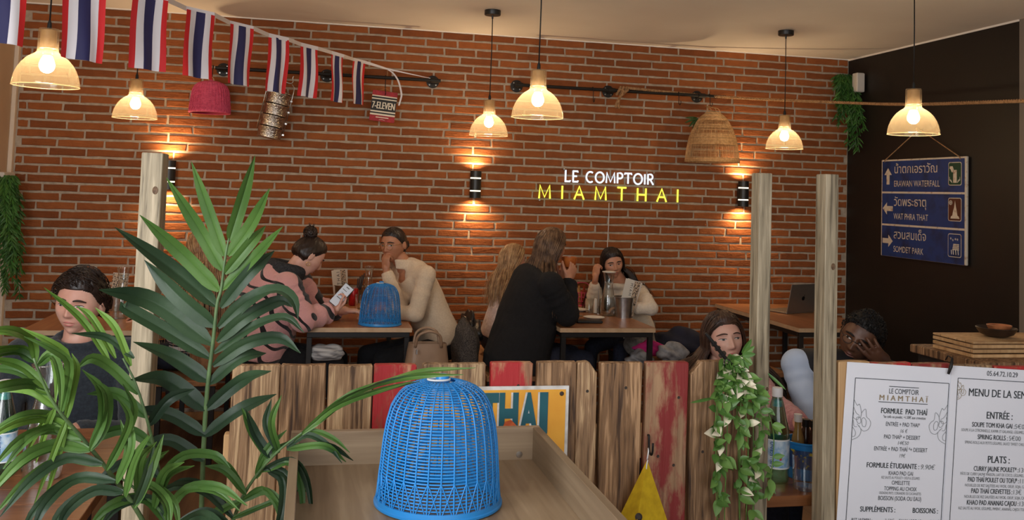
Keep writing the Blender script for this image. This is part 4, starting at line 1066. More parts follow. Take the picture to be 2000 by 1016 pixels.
# ------------------------------------------------------------------ counter and tray with the big blue basket
M_oak = wood('grey_oak_laminate', s2l(160, 138, 110), s2l(118, 96, 72), s2l(142, 120, 94), axis=1, rough=.5, grain=40, ring=8, bump=.05)
M_oakx = wood('grey_oak_laminate_x', s2l(172, 150, 122), s2l(130, 108, 84), s2l(154, 132, 106), axis=0, rough=.5, grain=40, ring=8, bump=.05)
tx0, tx1, ty0, ty1, tz = -.005, .538, -5.45, -4.478, .925; rim = .075; wl = .018
t = thing('tray_counter', 'oak laminate counter with raised rim under the big blue basket', 'counter', ((tx0+tx1)/2, -4.9, 0))
MB().box((tx0, ty0, tz-.02), (tx1, ty1, tz)).build('counter_top', M_oak, t, world=True)
MB().bbox((tx0-wl, ty1, .80), (tx1+wl, ty1+wl, tz+rim), .001).build('rim_board', M_oakx, t, world=True)
MB().bbox((tx1, ty0, .80), (tx1+wl, ty1, tz+rim), .001).build('rim_board', M_oak, t, world=True)
MB().bbox((tx0-wl, ty0, .80), (tx0, ty1, tz+rim), .001).build('rim_board', M_oak, t, world=True)
MB().box((tx0, ty0+.03, 0), (tx1, ty1-.03, tz-.02)).build('cabinet', M_oak, t, world=True)
mb = MB(); sc_ = V((.506, ty1, tz+.012)); mb.lathe([(.008, 0), (.007, .0016), (1e-4, .002)], 16, sc_, axis=(0, -1, 0)); mb.build('screw', M_steel, t, smooth=True, world=True)
blue_basket('big blue woven plastic food cover in the foreground tray', (.276, -4.752, tz+.0005), 1.02, 46, 30)

# ------------------------------------------------------------------ yellow tin sign
M_yel = mat('sign_yellow', s2l(240, 176, 60), s2l(222, 150, 44), rough=.6, scale=6)
M_teal = mat('sign_teal', s2l(28, 94, 104), s2l(24, 80, 92), rough=.6, scale=8)
M_frame = mat('frame_white', s2l(226, 224, 220), s2l(190, 184, 176), rough=.6, scale=30)
SY = FY-.008
sx1 = atY(1111, 760, SY).x; sx0 = atY(800, 760, SY).x; sz1 = atY(1100, 753, SY).z; sz0 = sz1-.255
t = thing('tin_sign', 'yellow tin sign with teal lettering fixed to the plank fence', 'sign', ((sx0+sx1)/2, SY, sz0))
MB().bbox((sx0, SY-.004, sz0), (sx1, SY+.0, sz1), .001).build('frame', M_frame, t, world=True)
MB().box((sx0+.009, SY-.0048, sz0+.009), (sx1-.009, SY-.004, sz1-.009)).build('face', M_yel, t, world=True)
mb = MB()
lx0 = atY(939, 790, SY).x; lx1 = atY(1074, 790, SY).x; lz0 = atY(1000, 833, SY).z; lz1 = atY(1000, 766, SY).z
LW = [('T', lx0, .046), ('H', lx0+.047, .050), ('A', lx0+.1, .050), ('I', lx0+.153, .022)]
lxs = {}
for (ch, x, wd) in LW:
    for dx, dy, mi, ex in ((-.005, -.0005, 1, 0), (0, -.0012, 0, 0)):
        vs, fs = text_geo(ch, 1.0, align='LEFT', bold=.05)
        mx0 = min(p_[0] for p_ in vs); mx1 = max(p_[0] for p_ in vs); mz0 = min(p_[1] for p_ in vs); mz1 = max(p_[1] for p_ in vs)
        H = (lz1-lz0)*1.22
        mb.add([(x+dx+(p_[0]-mx0)/(mx1-mx0)*wd, SY-.005+dy, lz1-H+(p_[1]-mz0)/(mz1-mz0)*H) for p_ in vs], fs, mi)
mb.build('lettering', [M_teal, M_frame], t, world=True)
mb = MB(); cx, cz = lx0+.075, lz0-.012
mb.add([(cx-.022, SY-.0072, cz), (cx-.012, SY-.0072, cz+.026), (cx+.004, SY-.0072, cz+.03), (cx+.02, SY-.0072, cz+.014), (cx+.03, SY-.0072, cz-.004), (cx+.01, SY-.0072, cz-.016)], [(0, 1, 2, 3, 4, 5)][:1]); mb.f = [f[::-1] for f in mb.f]
mb.build('food_picture', mat('prawn_orange', s2l(216, 110, 52), s2l(170, 66, 34), rough=.6, scale=60), t, world=True)
for x, z in ((sx1-.02, sz1-.02), (sx1-.02, sz0+.02)): MB().lathe([(.006, 0), (.004, .002), (1e-4, .002)], 12, (x, SY-.0048, z), axis=(0, -1, 0)).build('screw', M_nail, t, world=True)

# ------------------------------------------------------------------ yellow hanging pouch, hooks
hk = atY(1270, 862, FY-.03)
t = thing('yellow_pennant', 'yellow folded fabric pyramid hanging from a hook on the fence', 'decoration', hk)
ap = atY(1264, 898, FY-.04); bl = atY(1195, 1040, FY-.03); br = atY(1311, 1040, FY-.03); mid = atY(1240, 1040, FY-.10); bk = V(((bl.x+br.x)/2, FY-.003, bl.z))
M_yfab = mat('yellow_fabric', s2l(226, 190, 30), s2l(204, 166, 20), rough=.8, scale=40, bump=.1)
mb = MB(); mb.add([ap, bl, mid, br, bk], [(0, 1, 2), (0, 2, 3), (0, 3, 4), (0, 4, 1), (1, 4, 3, 2)]); mb.build('fabric_body', M_yfab, t, world=True)
pf = atY(1247, 1010, FY-.085); MB().lathe([(.008, 0), (.010, .002), (.005, .004)], 12, pf, axis=(0, -1, .2)).build('eyelet', M_nail, t, world=True)
MB().tube(curve_pts([ap, ap+V((.002, -.002, .02)), atY(1266, 876, FY-.025)], 8), .002, 6).build('white_string', M_whitep, t, smooth='all', world=True)
MB().tube(curve_pts([ap+V((0, -.004, 0)), ap+V((-.003, -.006, -.01)), ap+V((-.004, -.006, -.022))], 6), .0018, 5).build('string_end', M_whitep, t, world=True)
def shook(label, px, py):
    a = atY(px, py, FY-.0005); P = [a, a+V((0, -.006, -.002)), a+V((0, -.008, -.03)), a+V((0, -.014, -.042)), a+V((0, -.026, -.044)), a+V((0, -.034, -.034)), a+V((0, -.036, -.012))]
    o = MB().tube(curve_pts(P, 18), .003, 8).build('hook', M_pipe, smooth='all'); tag(o, label, 'hook', 'hooks on the plank fence'); return o
shook('black hook on the red plank with the yellow pennant', 1266, 850)
# dark cord loop between two planks
o = MB().tube(curve_pts([atY(1256, 790, FY+.03), atY(1262, 805, FY+.02), atY(1261, 822, FY+.02), atY(1255, 840, FY+.03)], 12), .004, 6).build('cable', M_cord, smooth='all'); tag(o, 'black cable bulging from the gap beside the red plank', 'cable')

# ------------------------------------------------------------------ paper menus
M_paper = mat('paper', s2l(232, 233, 240), s2l(226, 228, 236), rough=.9, scale=3)
M_gold = mat('ink_gold', s2l(150, 132, 100), rough=.7); M_gink = mat('ink_grey', s2l(120, 124, 126), rough=.8); M_dink = mat('ink_dark', s2l(50, 56, 60), rough=.8)
def lotus(mb, o, ux, uy, s, sx, mi):
    """outline ornament of flame leaves growing from the border line"""
    def c(pts, w=.00055): mb.tube(curve_pts([o+ux*(p[0]*s*sx)+uy*(p[1]*s) for p in pts], 4*len(pts)), w, 4, mi=mi)
    c([(0, 1.0), (.12, .82), (.2, .86), (.28, .6), (.26, .45)]); c([(0, .78), (.1, .6), (.22, .52)]); c([(.02, .6), (.02, .45), (.16, .4), (.22, .5)])
    c([(.26, .45), (.3, .62), (.42, .72), (.46, .5), (.56, .42), (.62, .3), (.55, .12), (.4, .06), (.3, .12), (.22, .22)])
    c([(.3, .42), (.34, .22), (.44, .2), (.46, .36), (.38, .46), (.3, .42)]); c([(.12, .38), (.2, .28), (.28, .32), (.24, .46), (.14, .46), (.12, .38)])
    c([(.02, .38), (.06, .2), (.16, .18)]); c([(.16, .26), (.3, .1), (.24, -.1), (.02, -.22)]); c([(.02, .16), (.12, .02), (.1, -.1), (.02, -.12)])
def menu(label, tl, tr, h, lines, y, curl):
    tl = V(tl); tr = V(tr); ux = (tr-tl).normalized(); W = (tr-tl).length; uy = V((-ux.z, 0, ux.x)); un = V((0, -1, 0))
    t = thing('paper_menu', label, 'menu', (tl.x, y, tl.z-h))
    rows = [[tl+ux*(W*j/6)-uy*(h*i/10)+un*(.002+curl*math.sin(i*.5+j*.4)*.0012) for j in range(7)] for i in range(11)]
    # keep it flat enough for the print: sheet with slight thickness
    rows = [[tl+ux*(W*j/6)-uy*(h*i/10) for j in range(7)] for i in range(11)]
    o = MB().grid([[p+V((0, .0006, 0)) for p in r_] for r_ in rows]).build('sheet', M_paper, t, world=True); solidify(o, .0008)
    mb = MB(); Q = lambda u, v: tl+ux*u-uy*v+un*.0009
    def ln(u0, v0, u1, v1, wd=.0009, mi=0):
        a, b = Q(u0, v0), Q(u1, v1); d_ = (b-a).normalized(); n_ = d_.cross(un)*wd; mb.add([a-n_, b-n_, b+n_, a+n_], [(0, 1, 2, 3), (3, 2, 1, 0)][:1], mi)
    for L_ in lines:
        if L_[0] == 'line': ln(*L_[1:])
        elif L_[0] == 'lotus': lotus(mb, Q(L_[1], L_[2]), ux, uy, L_[3], L_[4], L_[5])
        else:
            txt, u, v, size, al, mi, bold = L_[1:8]; kw = L_[8] if len(L_) > 8 else {}
            put_text(mb, txt, Q(u, v), ux, uy, size, align=al, bold=bold, mi=mi, **kw)
    mb.build('print', [M_dink, M_gold, M_gink], t, world=True)
    return t
MY = FY-.005
tl = atY(1655, 707, MY); tr = atY(1859, 720, MY)
W = (tr-tl).length; S = W/204.0   # metres per photo pixel along the sheet
c0 = 106*S
def T(txt, u, v, h, mi=0, bold=0.0, al='CENTER', **kw): return ('text', txt, u*S, v*S, h*S*1.38, al, mi, bold, kw)
Lm = [('line', 17*S, 26*S, 200*S, 26*S), ('line', 17*S, 26*S, 17*S, 400*S), ('line', 200*S, 26*S, 200*S, 400*S), ('line', 83*S, 37*S, 141*S, 37*S), ('line', 64*S, 64*S, 160*S, 64*S),
 T('LE COMPTOIR', 112, 49, 9, fit=58*S), T('M I A M T H A Ï', 112, 61, 9.5, 1, .02, fit=94*S),
 T('FORMULE  PAD THAÏ', 115, 83, 9.5, 0, .02, fit=90*S), T('*au tofu ou poulet, +1.50€ aux crevettes', 116, 90.5, 5, 0, 0, fit=83*S, shear=.2),
 T('ENTRÉE + PAD THAI*', 114, 104, 7.2, 0, 0, fit=66*S), T('16 €', 116, 114.5, 6.5, 2, 0, fit=14*S, shear=.2),
 T('PAD THAÏ* + DESSERT', 114, 125.5, 7.2, 0, 0, fit=70*S), T('14€50', 116, 135, 6.5, 2, 0, fit=21*S, shear=.2),
 T('ENTRÉE + PAD THAÏ *+ DESSERT', 113, 146, 7.2, 0, 0, fit=103*S), T('19€', 116, 156.5, 6.5, 2, 0, fit=12*S, shear=.2),
 T('FORMULE ÉTUDIANTE :', 100, 175, 9, 0, .02, fit=101*S), T('9.90€', 167, 175, 8.5, 2, 0, fit=28*S, shear=.2),
 T('KHAO PAD GAI', 116, 186.5, 7, 0, 0, fit=47*S), T('RIZ SAUTÉ AU POULET+ OEUF & LÉGUMES', 116, 193, 4.6, 2, 0, fit=74*S),
 T('OMELETTE', 117, 202.5, 7, 0, 0, fit=35*S), T('TOPPING AU CHOIX', 117, 212.5, 7, 0, 0, fit=63*S), T('OIGNONS FRITS, CORIANDRE OU CACAHUÈTES', 117, 219, 4.6, 2, 0, fit=81*S),
 T('BOISSON (SODA OU EAU)', 117, 229, 7.4, 0, 0, fit=83*S), T('SUPPLÉMENTS :', 76, 249, 9, 0, .02, fit=67*S), T('BOISSONS :', 168, 249, 9, 0, .02, fit=49*S),
 ('lotus', 17*S, 118*S, 56*S, 1, 2), ('lotus', 200*S, 118*S, 56*S, -1, 2)]
for i, (a, b, c, d_) in enumerate((('RIZ JASMIN :', '2.50€', 'EAUX / SODAS :', '2.00€'), ('OEUF FRIT', '1.80€', 'BIÈRES THAÏ :', '4€'), ('OMELETTE :', '1.80€', 'SPRITZ :', '6.50€'), ('CORIANDRE :', '0.50€', 'COCKTAIL :', '8.50€'), ('CITRON VERT :', '0.50€', 'CAFÉ :', '1.80€'), ('CACAHUÈTES :', '0.50€', 'THÉ :', '1.80€'))):
    v = 266+10.3*i
    Lm += [T(a, 27, v, 6.3, 0, 0, 'LEFT', fit=len(a)*3.25*S), T(b, 108, v, 6.3, 2, 0, 'RIGHT', shear=.2, fit=len(b)*3.7*S), T(c, 118, v, 6.3, 0, 0, 'LEFT', fit=len(c)*3.25*S), T(d_, 196, v, 6.3, 2, 0, 'RIGHT', shear=.2, fit=len(d_)*3.8*S)]
menu('paper menu with two price columns taped to the fence, left one', tl, tr, 345*S, Lm, MY, 1)
MY2 = FY-.0075
tl = atY(1859, 714, MY2); tr = atY(2060, 727, MY2); S = (tr-tl).length/201.5
Lm = [('line', 13*S, 20*S, 189*S, 20*S), ('line', 13*S, 20*S, 13*S, 400*S), ('line', 189*S, 20*S, 189*S, 400*S), T('05.64.72.10.29', 98, 13, 8.5, fit=60*S),
 T('MENU DE LA SEMAINE', 107, 48, 13, 0, .012, fit=144*S), T('ENTRÉE :', 97, 84, 12, 0, .02, fit=50*S),
 T('SOUPE TOM KHA GAI :', 86, 98.5, 8.2, 0, .015, fit=82*S), T('5€00', 140, 98.5, 8, 2, 0, fit=24*S), T('SOUPE À LA CITRONNELLE, KAFFIR ET GALANGE, LÉGUMES, POULET OU TOFU', 105, 106.5, 4.8, 2, 0, fit=160*S),
 T('SPRING ROLLS :', 86, 118.5, 8.2, 0, .015, fit=58*S), T('5€00', 129, 118.5, 8, 2, 0, fit=23*S), T('SPRING ROLLS AUX PETITS LÉGUMES, SAUCE "SWEET CHILI" OU CACAHUÈTE', 108, 126.5, 4.8, 2, 0, fit=150*S),
 T('PLATS :', 100, 156.5, 12, 0, .02, fit=42*S), T('CURRY JAUNE POULET* :', 96, 170.5, 8.2, 0, .015, fit=86*S), T('13€', 148, 170.5, 8, 2, 0, fit=16*S), T('PÂTE DE CURRY JAUNE MAISON, LAIT DE COCO, LÉGUMES, POMME DE TERRE', 108, 178, 4.8, 2, 0, fit=160*S),
 T('PAD THAÏ POULET OU TOFU* :', 92, 188.5, 8.2, 0, .015, fit=98*S), T('11€', 150, 188.5, 8, 2, 0, fit=14*S), T('NOUILLES DE RIZ SAUTÉES AU WOK, OEUF, SOJA, CACAHUÈTES', 108, 196.5, 4.8, 2, 0, fit=140*S),
 T('PAD THAÏ CREVETTES :', 90, 207, 8.2, 0, .015, fit=79*S), T('13€', 139, 207, 8, 2, 0, fit=15*S), T('NOUILLES DE RIZ SAUTÉES AU WOK, OEUF, SOJA, CACAHUÈTES', 108, 215, 4.8, 2, 0, fit=140*S),
 T('KHAO PAD ANANAS CAJOU :', 93, 226, 8.2, 0, .015, fit=99*S), T('13€', 152, 226, 8, 2, 0, fit=15*S), T('RIZ SAUTÉ AU WOK, LÉGUMES, PIMENT, ANANAS, CAJOU TORRÉFIÉS, POULET', 108, 234, 4.8, 2, 0, fit=160*S),
 T('DESSERTS :', 108, 272, 12.5, 0, .02, fit=67*S, shear=.12), T('BANANA SHAKE :', 92, 286.5, 8, 0, .012, fit=58*S), T('4€50', 139, 286.5, 8, 2, 0, fit=27*S), T('COOKIE CACAHUÈTE :', 92, 297, 8, 0, .012, fit=73*S), T('3€50', 146, 297, 8, 2, 0, fit=27*S), T('PERLES DE TAPIOCA ANANAS :', 92, 307.5, 8, 0, .012, fit=103*S), T('3€50', 162, 307.5, 8, 2, 0, fit=27*S),
 ('lotus', 13*S, 50*S, 26*S, 1, 1), ('lotus', 13*S, 305*S, 30*S, 1, 2)]
menu('paper menu of the week taped to the fence at the right edge', tl, tr, 345*S, Lm, MY2, 1)
t = thing('binder_clip', 'black clip gripping the top where the two paper menus meet', 'clip', atY(1855, 712, MY2-.004))
a = atY(1860, 700, FY-.012); b = atY(1852, 731, FY-.014); MB().bbox((-.001, -.001, -.001), (.001, .001, .001), .0002) 
MB().tube([a, a.lerp(b, .5)+V((0, -.003, 0)), b], [.0035, .005, .0035], 8).build('clip_jaw', M_pipe, t, smooth='all', world=True)
MB().tube([a+V((0, .0, 0)), a+V((.001, .02, .004)), a+V((.001, .03, -.01))], .002, 6).build('clip_arm', M_pipe, t, smooth='all', world=True)

# ------------------------------------------------------------------ things on the counter behind the menus
shz = 1.02
t = thing('side_console', 'dark narrow console behind the paper menus', 'console', (2.62, -3.62, 0))
MB().bbox((2.32, -3.80, 0), (2.98, -3.45, shz-.03), .004).build('body', M_black, t, world=True); MB().bbox((2.30, -3.82, shz-.03), (3.0, -3.43, shz), .003).build('console_top', M_plank2, t, world=True)
q0 = atZ(1900, 706, shz); q0 = V((q0.x, -3.70, shz))
t = thing('wooden_crate', 'slatted pale wooden crate on the console behind the menus', 'crate', (q0.x+.2, q0.y, shz))
cx0 = atY(1893, 695, -3.72).x; 
for k in range(3): MB().bbox((cx0, -3.74, shz+.001+.017*k), (cx0+.40, -3.725, shz+.013+.017*k), .001).build('slat', M_pine, t, world=True)
for k in range(3): MB().bbox((cx0, -3.722, shz+.001+.017*k), (cx0+.012, -3.52, shz+.013+.017*k), .001).build('slat', M_pine, t, world=True)
for k in range(5): MB().bbox((cx0+.0, -3.74+.045*k, shz+.051), (cx0+.40, -3.70+.045*k, shz+.058), .001).build('top_slat', M_pine, t, world=True)
bw = V((atY(1946, 690, -3.63).x, -3.63, shz+.0585))
t = thing('wooden_bowl', 'dark coconut bowl holding a smaller wooden bowl on the crate', 'bowl', bw)
MB().lathe([(.03, 0), (.058, .012), (.072, .034), (.070, .036), (.054, .016), (1e-4, .008)], 32, bw).build('outer_bowl', mat('coconut', s2l(60, 42, 30), s2l(40, 28, 20), rough=.4, scale=30), t, smooth=True, world=True)
MB().lathe([(.022, .012), (.036, .026), (.044, .044), (.042, .045), (.03, .028), (1e-4, .018)], 28, bw+V((.012, 0, 0))).build('inner_bowl', mat('bowl_wood', s2l(190, 120, 76), s2l(150, 90, 56), rough=.4, scale=30), t, smooth=True, world=True)

# ------------------------------------------------------------------ near tables behind the fence
NZ = .725
M_ntop = wood('near_table_top', s2l(150, 96, 58), s2l(104, 62, 36), s2l(128, 80, 46), axis=0, rough=.3, grain=30, ring=6, bump=.05)
def near_table(label, x0, x1, y0, y1):
    t = thing('dining_table', label, 'table', ((x0+x1)/2, (y0+y1)/2, 0)); n = 7
    dx = (y1-y0)/n
    for k in range(n): MB().bbox((x0, y0+dx*k+.0005, NZ-.03), (x1, y0+dx*(k+1)-.0005, NZ), .0015).build('plank', M_ntop, t, world=True)
    for x in (x0+.05, x1-.09):
        for y in (y0+.05, y1-.09): MB().bbox((x, y, 0), (x+.04, y+.04, NZ-.03), .002).build('leg', M_bmetal, t, world=True)
    return t
near_table('dark wooden table behind the fence with the water bottle and blue bucket', 1.1, 2.24, -4.215, -3.45)
near_table('dark wooden table at the left edge carrying a bottle and carafe', -1.75, -.52, -4.18, -3.30)
M_gglass = thin_glass('green_glass', (.42, .68, .56), gloss=.2)
M_lab = mat('label_blue', s2l(120, 168, 206), s2l(206, 222, 232), rough=.5, scale=50)
M_labw = mat('label_white', s2l(226, 230, 232), rough=.5); M_labd = mat('label_print', s2l(30, 70, 130), rough=.5); M_star = mat('star_red', s2l(190, 30, 36), rough=.5)
def bottle(label, p, h=.285, r=.041, txt='S.PELLEGRINO', ta=0):
    t = thing('water_bottle', label, 'bottle', p); p = V(p); k = h/.285
    pr = [(.030, 0), (r-.002, .004), (r, .012), (r, .135), (r*.96, .155), (r*.72, .195), (.019, .232), (.0145, .245), (.0145, .258)]
    MB().shell([(a, z*k) for a, z in pr], 32, p).build('bottle_glass', M_gglass, t, smooth='all', world=True)
    MB().lathe([(r-.004, .004), (r-.003, .05), (r-.003, .10*k)], 28, p).build('water', M_water, t, smooth=True, world=True)
    MB().shell([(r+.0006, .045*k), (r+.0006, .128*k)], 32, p).build('label', M_lab, t, smooth='all', world=True)
    mb = MB(); 
    for z in (.045, .126): mb.shell([(r+.0009, z*k), (r+.0009, (z+.004)*k)], 32, p, mi=0)
    vs, fs = text_geo(txt, .016, bold=.01)
    for a0 in (ta,):
        mb.add([p+V(((r+.0014)*math.cos(a0-v[1]/r), (r+.0014)*math.sin(a0-v[1]/r), (.087-.0+v[0]*.72)*k)) for v in vs], fs, 1)
        mb.add([p+V(((r+.0014)*math.cos(a0+.5+.006*math.cos(i*PI/5)*(1 if i % 2 else .45)/r), (r+.0014)*math.sin(a0+.5+.006*math.cos(i*PI/5)*(1 if i % 2 else .45)/r), (.075+.006*math.sin(i*PI/5)*(1 if i % 2 else .45))*k)) for i in range(10)], [tuple(range(10))], 2)
    mb.build('label_print', [M_labw, M_labd, M_star], t, world=True)
    MB().shell([(.0165, .222*k), (.0152, .240*k)], 24, p).build('neck_label', M_lab, t, smooth='all', world=True)
    MB().lathe([(.0158, .250*k), (.0158, .272*k), (.0145, .276*k), (1e-4, .277*k)], 24, p).build('cap', M_whitep, t, smooth=True, world=True)
    return t
bottle('green water bottle with blue label between the two right posts', (1.385, -4.085, NZ), .285, .037, ta=-2.25)
bottle('water bottle with pale blue label at the left edge', (-.815, -3.80, NZ), .27, .038, ta=-1.35)
carafe('tall clear carafe of water at the lower left behind the palm', (-.70, -3.83, NZ), .31, water=.62, s=1.2)
bk_ = V((1.50, -4.05, NZ))
t = thing('sauce_bucket', 'blue plastic bucket of sauce bottles beside the right post', 'bucket', bk_)
mb = MB(); mb.lathe([(.052, 0), (.055, .003), (.062, .105), (.065, .107), (.065, .112), (.060, .112), (.052, .006), (1e-4, .006)], 36, bk_); mb.build('body', M_blue, t, smooth=True, world=True)
mb = MB(); mb.shell([(.0575, .035), (.0612, .09)], 36, bk_); mb.build('band', mat('band_print', s2l(30, 80, 140), s2l(210, 190, 60), rough=.5, scale=50, mixlo=.55, mixhi=.6), t, smooth='all', world=True)
for k, (dx, dy, c, h) in enumerate(((-.02, .01, (150, 120, 70), .185), (.022, -.012, (60, 34, 24), .17), (.016, .026, (60, 40, 30), .165))):
    s_ = thing_part = MB().lathe([(.019, .008), (.019, .11), (.011, .14), (.010, h-.02)], 18, bk_+V((dx, dy, 0))).build('sauce_bottle', mat('sauce_b%d' % k, s2l(*c), rough=.15), t, smooth=True, world=True)
    MB().lathe([(.0125, h-.022), (.0125, h), (1e-4, h+.001)], 16, bk_+V((dx, dy, 0))).build('cap', M_whitep if k == 0 else M_pipe, s_, smooth=True, world=True)
tumbler('clear tumbler in front of the blue sauce bucket', (1.435, -4.16, NZ), .036, .098)
o = MB().bbox((-.05, -.007, 0), (.05, .007, .21), .002).build('wooden_block', M_pine); o.location = (1.60, -4.12, NZ+.0005); tag(o, 'upright pale wooden menu block against the right post', 'block')
# chair at the lower left
M_chair = wood('chair_wood', s2l(130, 80, 46), s2l(88, 50, 28), axis=0, rough=.3, grain=30, ring=8, bump=.05)
cc = V((-.56, -4.30, 0))
t = thing('stool', 'round brown wooden stool at the lower left behind the palm leaves', 'stool', cc)
MB().lathe([(.15, .60), (.168, .61), (.17, .63), (.162, .645), (1e-4, .648)], 40, cc).build('seat', M_chair, t, smooth=True, world=True)
for k in range(4):
    a = PI/4+k*PI/2; MB().tube([cc+V((.11*math.cos(a), .11*math.sin(a), .61)), cc+V((.17*math.cos(a), .17*math.sin(a), 0))], .016, 10).build('leg', M_chair, t, smooth=True, world=True)
MB().tube([cc+V((.15*math.cos(i*PI/16), .15*math.sin(i*PI/16), .22)) for i in range(32)], .009, 8, closed=True).build('foot_ring', M_bmetal, t, smooth='all', world=True)
# ================================================================== artificial palm in the foreground
def palm_mat(name, c, c2, seed):
    m = mat(name, s2l(*c), s2l(*c2), rough=.45, spec=.3, scale=5, bump=.12, bscale=30, stretch=(1, 1, 1), island=.0); return m
M_pd = palm_mat('palm_dark', (48, 70, 44), (28, 46, 32), 1)
M_pg = palm_mat('palm_lit', (80, 112, 50), (52, 84, 36), 2)  # palm leaf lightened, window light painted into the green
M_pb = palm_mat('palm_lit_bright', (104, 138, 56), (70, 104, 38), 3)  # lightest copy of the leaf, stronger window light put into its colour
M_stem = mat('palm_stem', s2l(92, 118, 74), s2l(70, 94, 58), rough=.5, scale=30)
def leaflet(parent, C, w, m, face, fold=.22, n=12, label=None):
    """strap leaf with a raised midrib along control points C"""
    P = curve_pts(C, n); L = []; mb = MB(); rows = []
    for i, p in enumerate(P):
        u = i/n; t = (P[min(i+1, n)]-P[max(i-1, 0)]).normalized()
        side = t.cross(face); side = side.normalized() if side.length > 1e-5 else V((1, 0, 0)); up = side.cross(t)
        ww = w*.5*min(1, (u/.16+.28))*(1-max(0, (u-.55)/.45)**1.8)
        ww = max(ww, .0006)
        rows.append([p-side*ww+up*(fold*ww), p-side*ww*.55+up*(fold*.35*ww), p-side*ww*.12, p-up*.0012*min(1, ww/.006), p+side*ww*.12, p+side*ww*.55+up*(fold*.35*ww), p+side*ww+up*(fold*ww)])
    mb.grid(rows); o = mb.build('leaflet', m, parent, smooth=60, world=True)
    return o
pt = thing('palm_plant', 'large artificial palm with strap leaves filling the lower left foreground', 'plant', (-.21, -4.95, .05))
TOC = lambda p: (CAM-p).normalized()
rl = random.Random(77)
def frond(rach, leaves, m, D, w, rr=.0045, extra=0, wsc=1.0):
    """rach: list of (px,py,D); leaves: list of control pixel lists ((px,py,dD),...)"""
    R_ = [atD(x, y, d) for x, y, d in rach]
    C = curve_pts(R_, 30)
    f = MB().tube(C, [rr*(1-.6*i/30) for i in range(31)], 8).build('frond_stem', M_stem, pt, smooth='all', world=True)
    for lv in leaves:
        mm = m; ww = w
        if isinstance(lv[-1], tuple) and isinstance(lv[-1][0], str): mm = {'d': M_pd, 'g': M_pg, 'b': M_pb}[lv[-1][0]]; ww = lv[-1][1] if len(lv[-1]) > 1 else w; lv = lv[:-1]
        for cpy in range(1+extra):
            jx, jy, jd = (0, 0, 0) if cpy == 0 else (rl.uniform(-26, 26), rl.uniform(-22, 26), rl.uniform(-.06, .05))
            n_ = max(1, len(lv)-1); P = [atD(x+jx*(i_/n_), y+jy*(i_/n_)+(3*cpy if i_ == 0 else 0), D+(q[0] if q else 0)+jd*(i_/n_)) for i_, (x, y, *q) in enumerate(lv)]
            fc = (TOC(P[0])+V((rl.uniform(-.45, .45), rl.uniform(-.2, .2), rl.uniform(-.3, .6)))).normalized()
            leaflet(f, P, ww*wsc*rl.uniform(.85, 1.1), mm if cpy == 0 or rl.random() < .5 else M_pg, fc)
    return f
# upright frond A
frond([(392, 1040, 1.95), (398, 870, 1.93), (405, 760, 1.92), (416, 669, 1.92), (424, 595, 1.92), (432, 565, 1.92), (440, 503, 1.92), (447, 465, 1.92)], [
 [(448, 470), (470, 400), (498, 304, -.03), ('g', .026)], [(438, 500), (410, 420), (374, 316, -.02), ('g', .026)], [(434, 528), (390, 450), (325, 347, -.05), ('g', .027)],
 [(446, 500), (490, 440), (527, 368, -.05), ('g', .026)], [(439, 535), (485, 480), (519, 441, .03), ('g', .026)], [(434, 566), (500, 500), (552, 443, -.06), ('g', .027)],
 [(431, 601), (490, 530), (536, 490, .05), ('d', .028)], [(428, 568), (360, 500), (273, 420, -.06), ('g', .030)],
 [(422, 598), (340, 530), (224, 444, -.08), ('d', .036)], [(419, 637), (350, 580), (282, 508, .02), ('d', .036)], [(414, 672), (300, 590), (193, 566, -.1), ('d', .038)],
 [(411, 700), (330, 650), (246, 602, -.04), (243, 596, -.04), ('d', .036)],
 [(426, 640), (480, 590), (537, 566, -.03), (572, 585, -.06), (582, 624, -.07), ('d', .028)], [(424, 668), (480, 620), (545, 588, .04), (571, 600, .03), ('d', .026)],
 [(418, 690), (490, 640), (555, 620, -.04), (594, 650, -.06), ('d', .026)], [(416, 715), (480, 672), (545, 660, .02), (587, 690, 0), ('d', .024)],
 [(408, 745), (340, 700), (260, 668, -.06), ('d', .034)], [(409, 750), (470, 700), (520, 690, .04), ('d', .03)], [(402, 800), (330, 745), (255, 742, -.08), ('d', .034)], [(403, 800), (470, 745), (530, 725, -.05), ('d', .032)],
 [(400, 850), (330, 810), (250, 800, -.05), ('d', .034)], [(399, 852), (470, 800), (540, 770, .05), ('d', .032)], [(398, 900), (330, 860), (262, 880, -.05), ('d', .03)],
], M_pd, 1.92, .030, .0055)
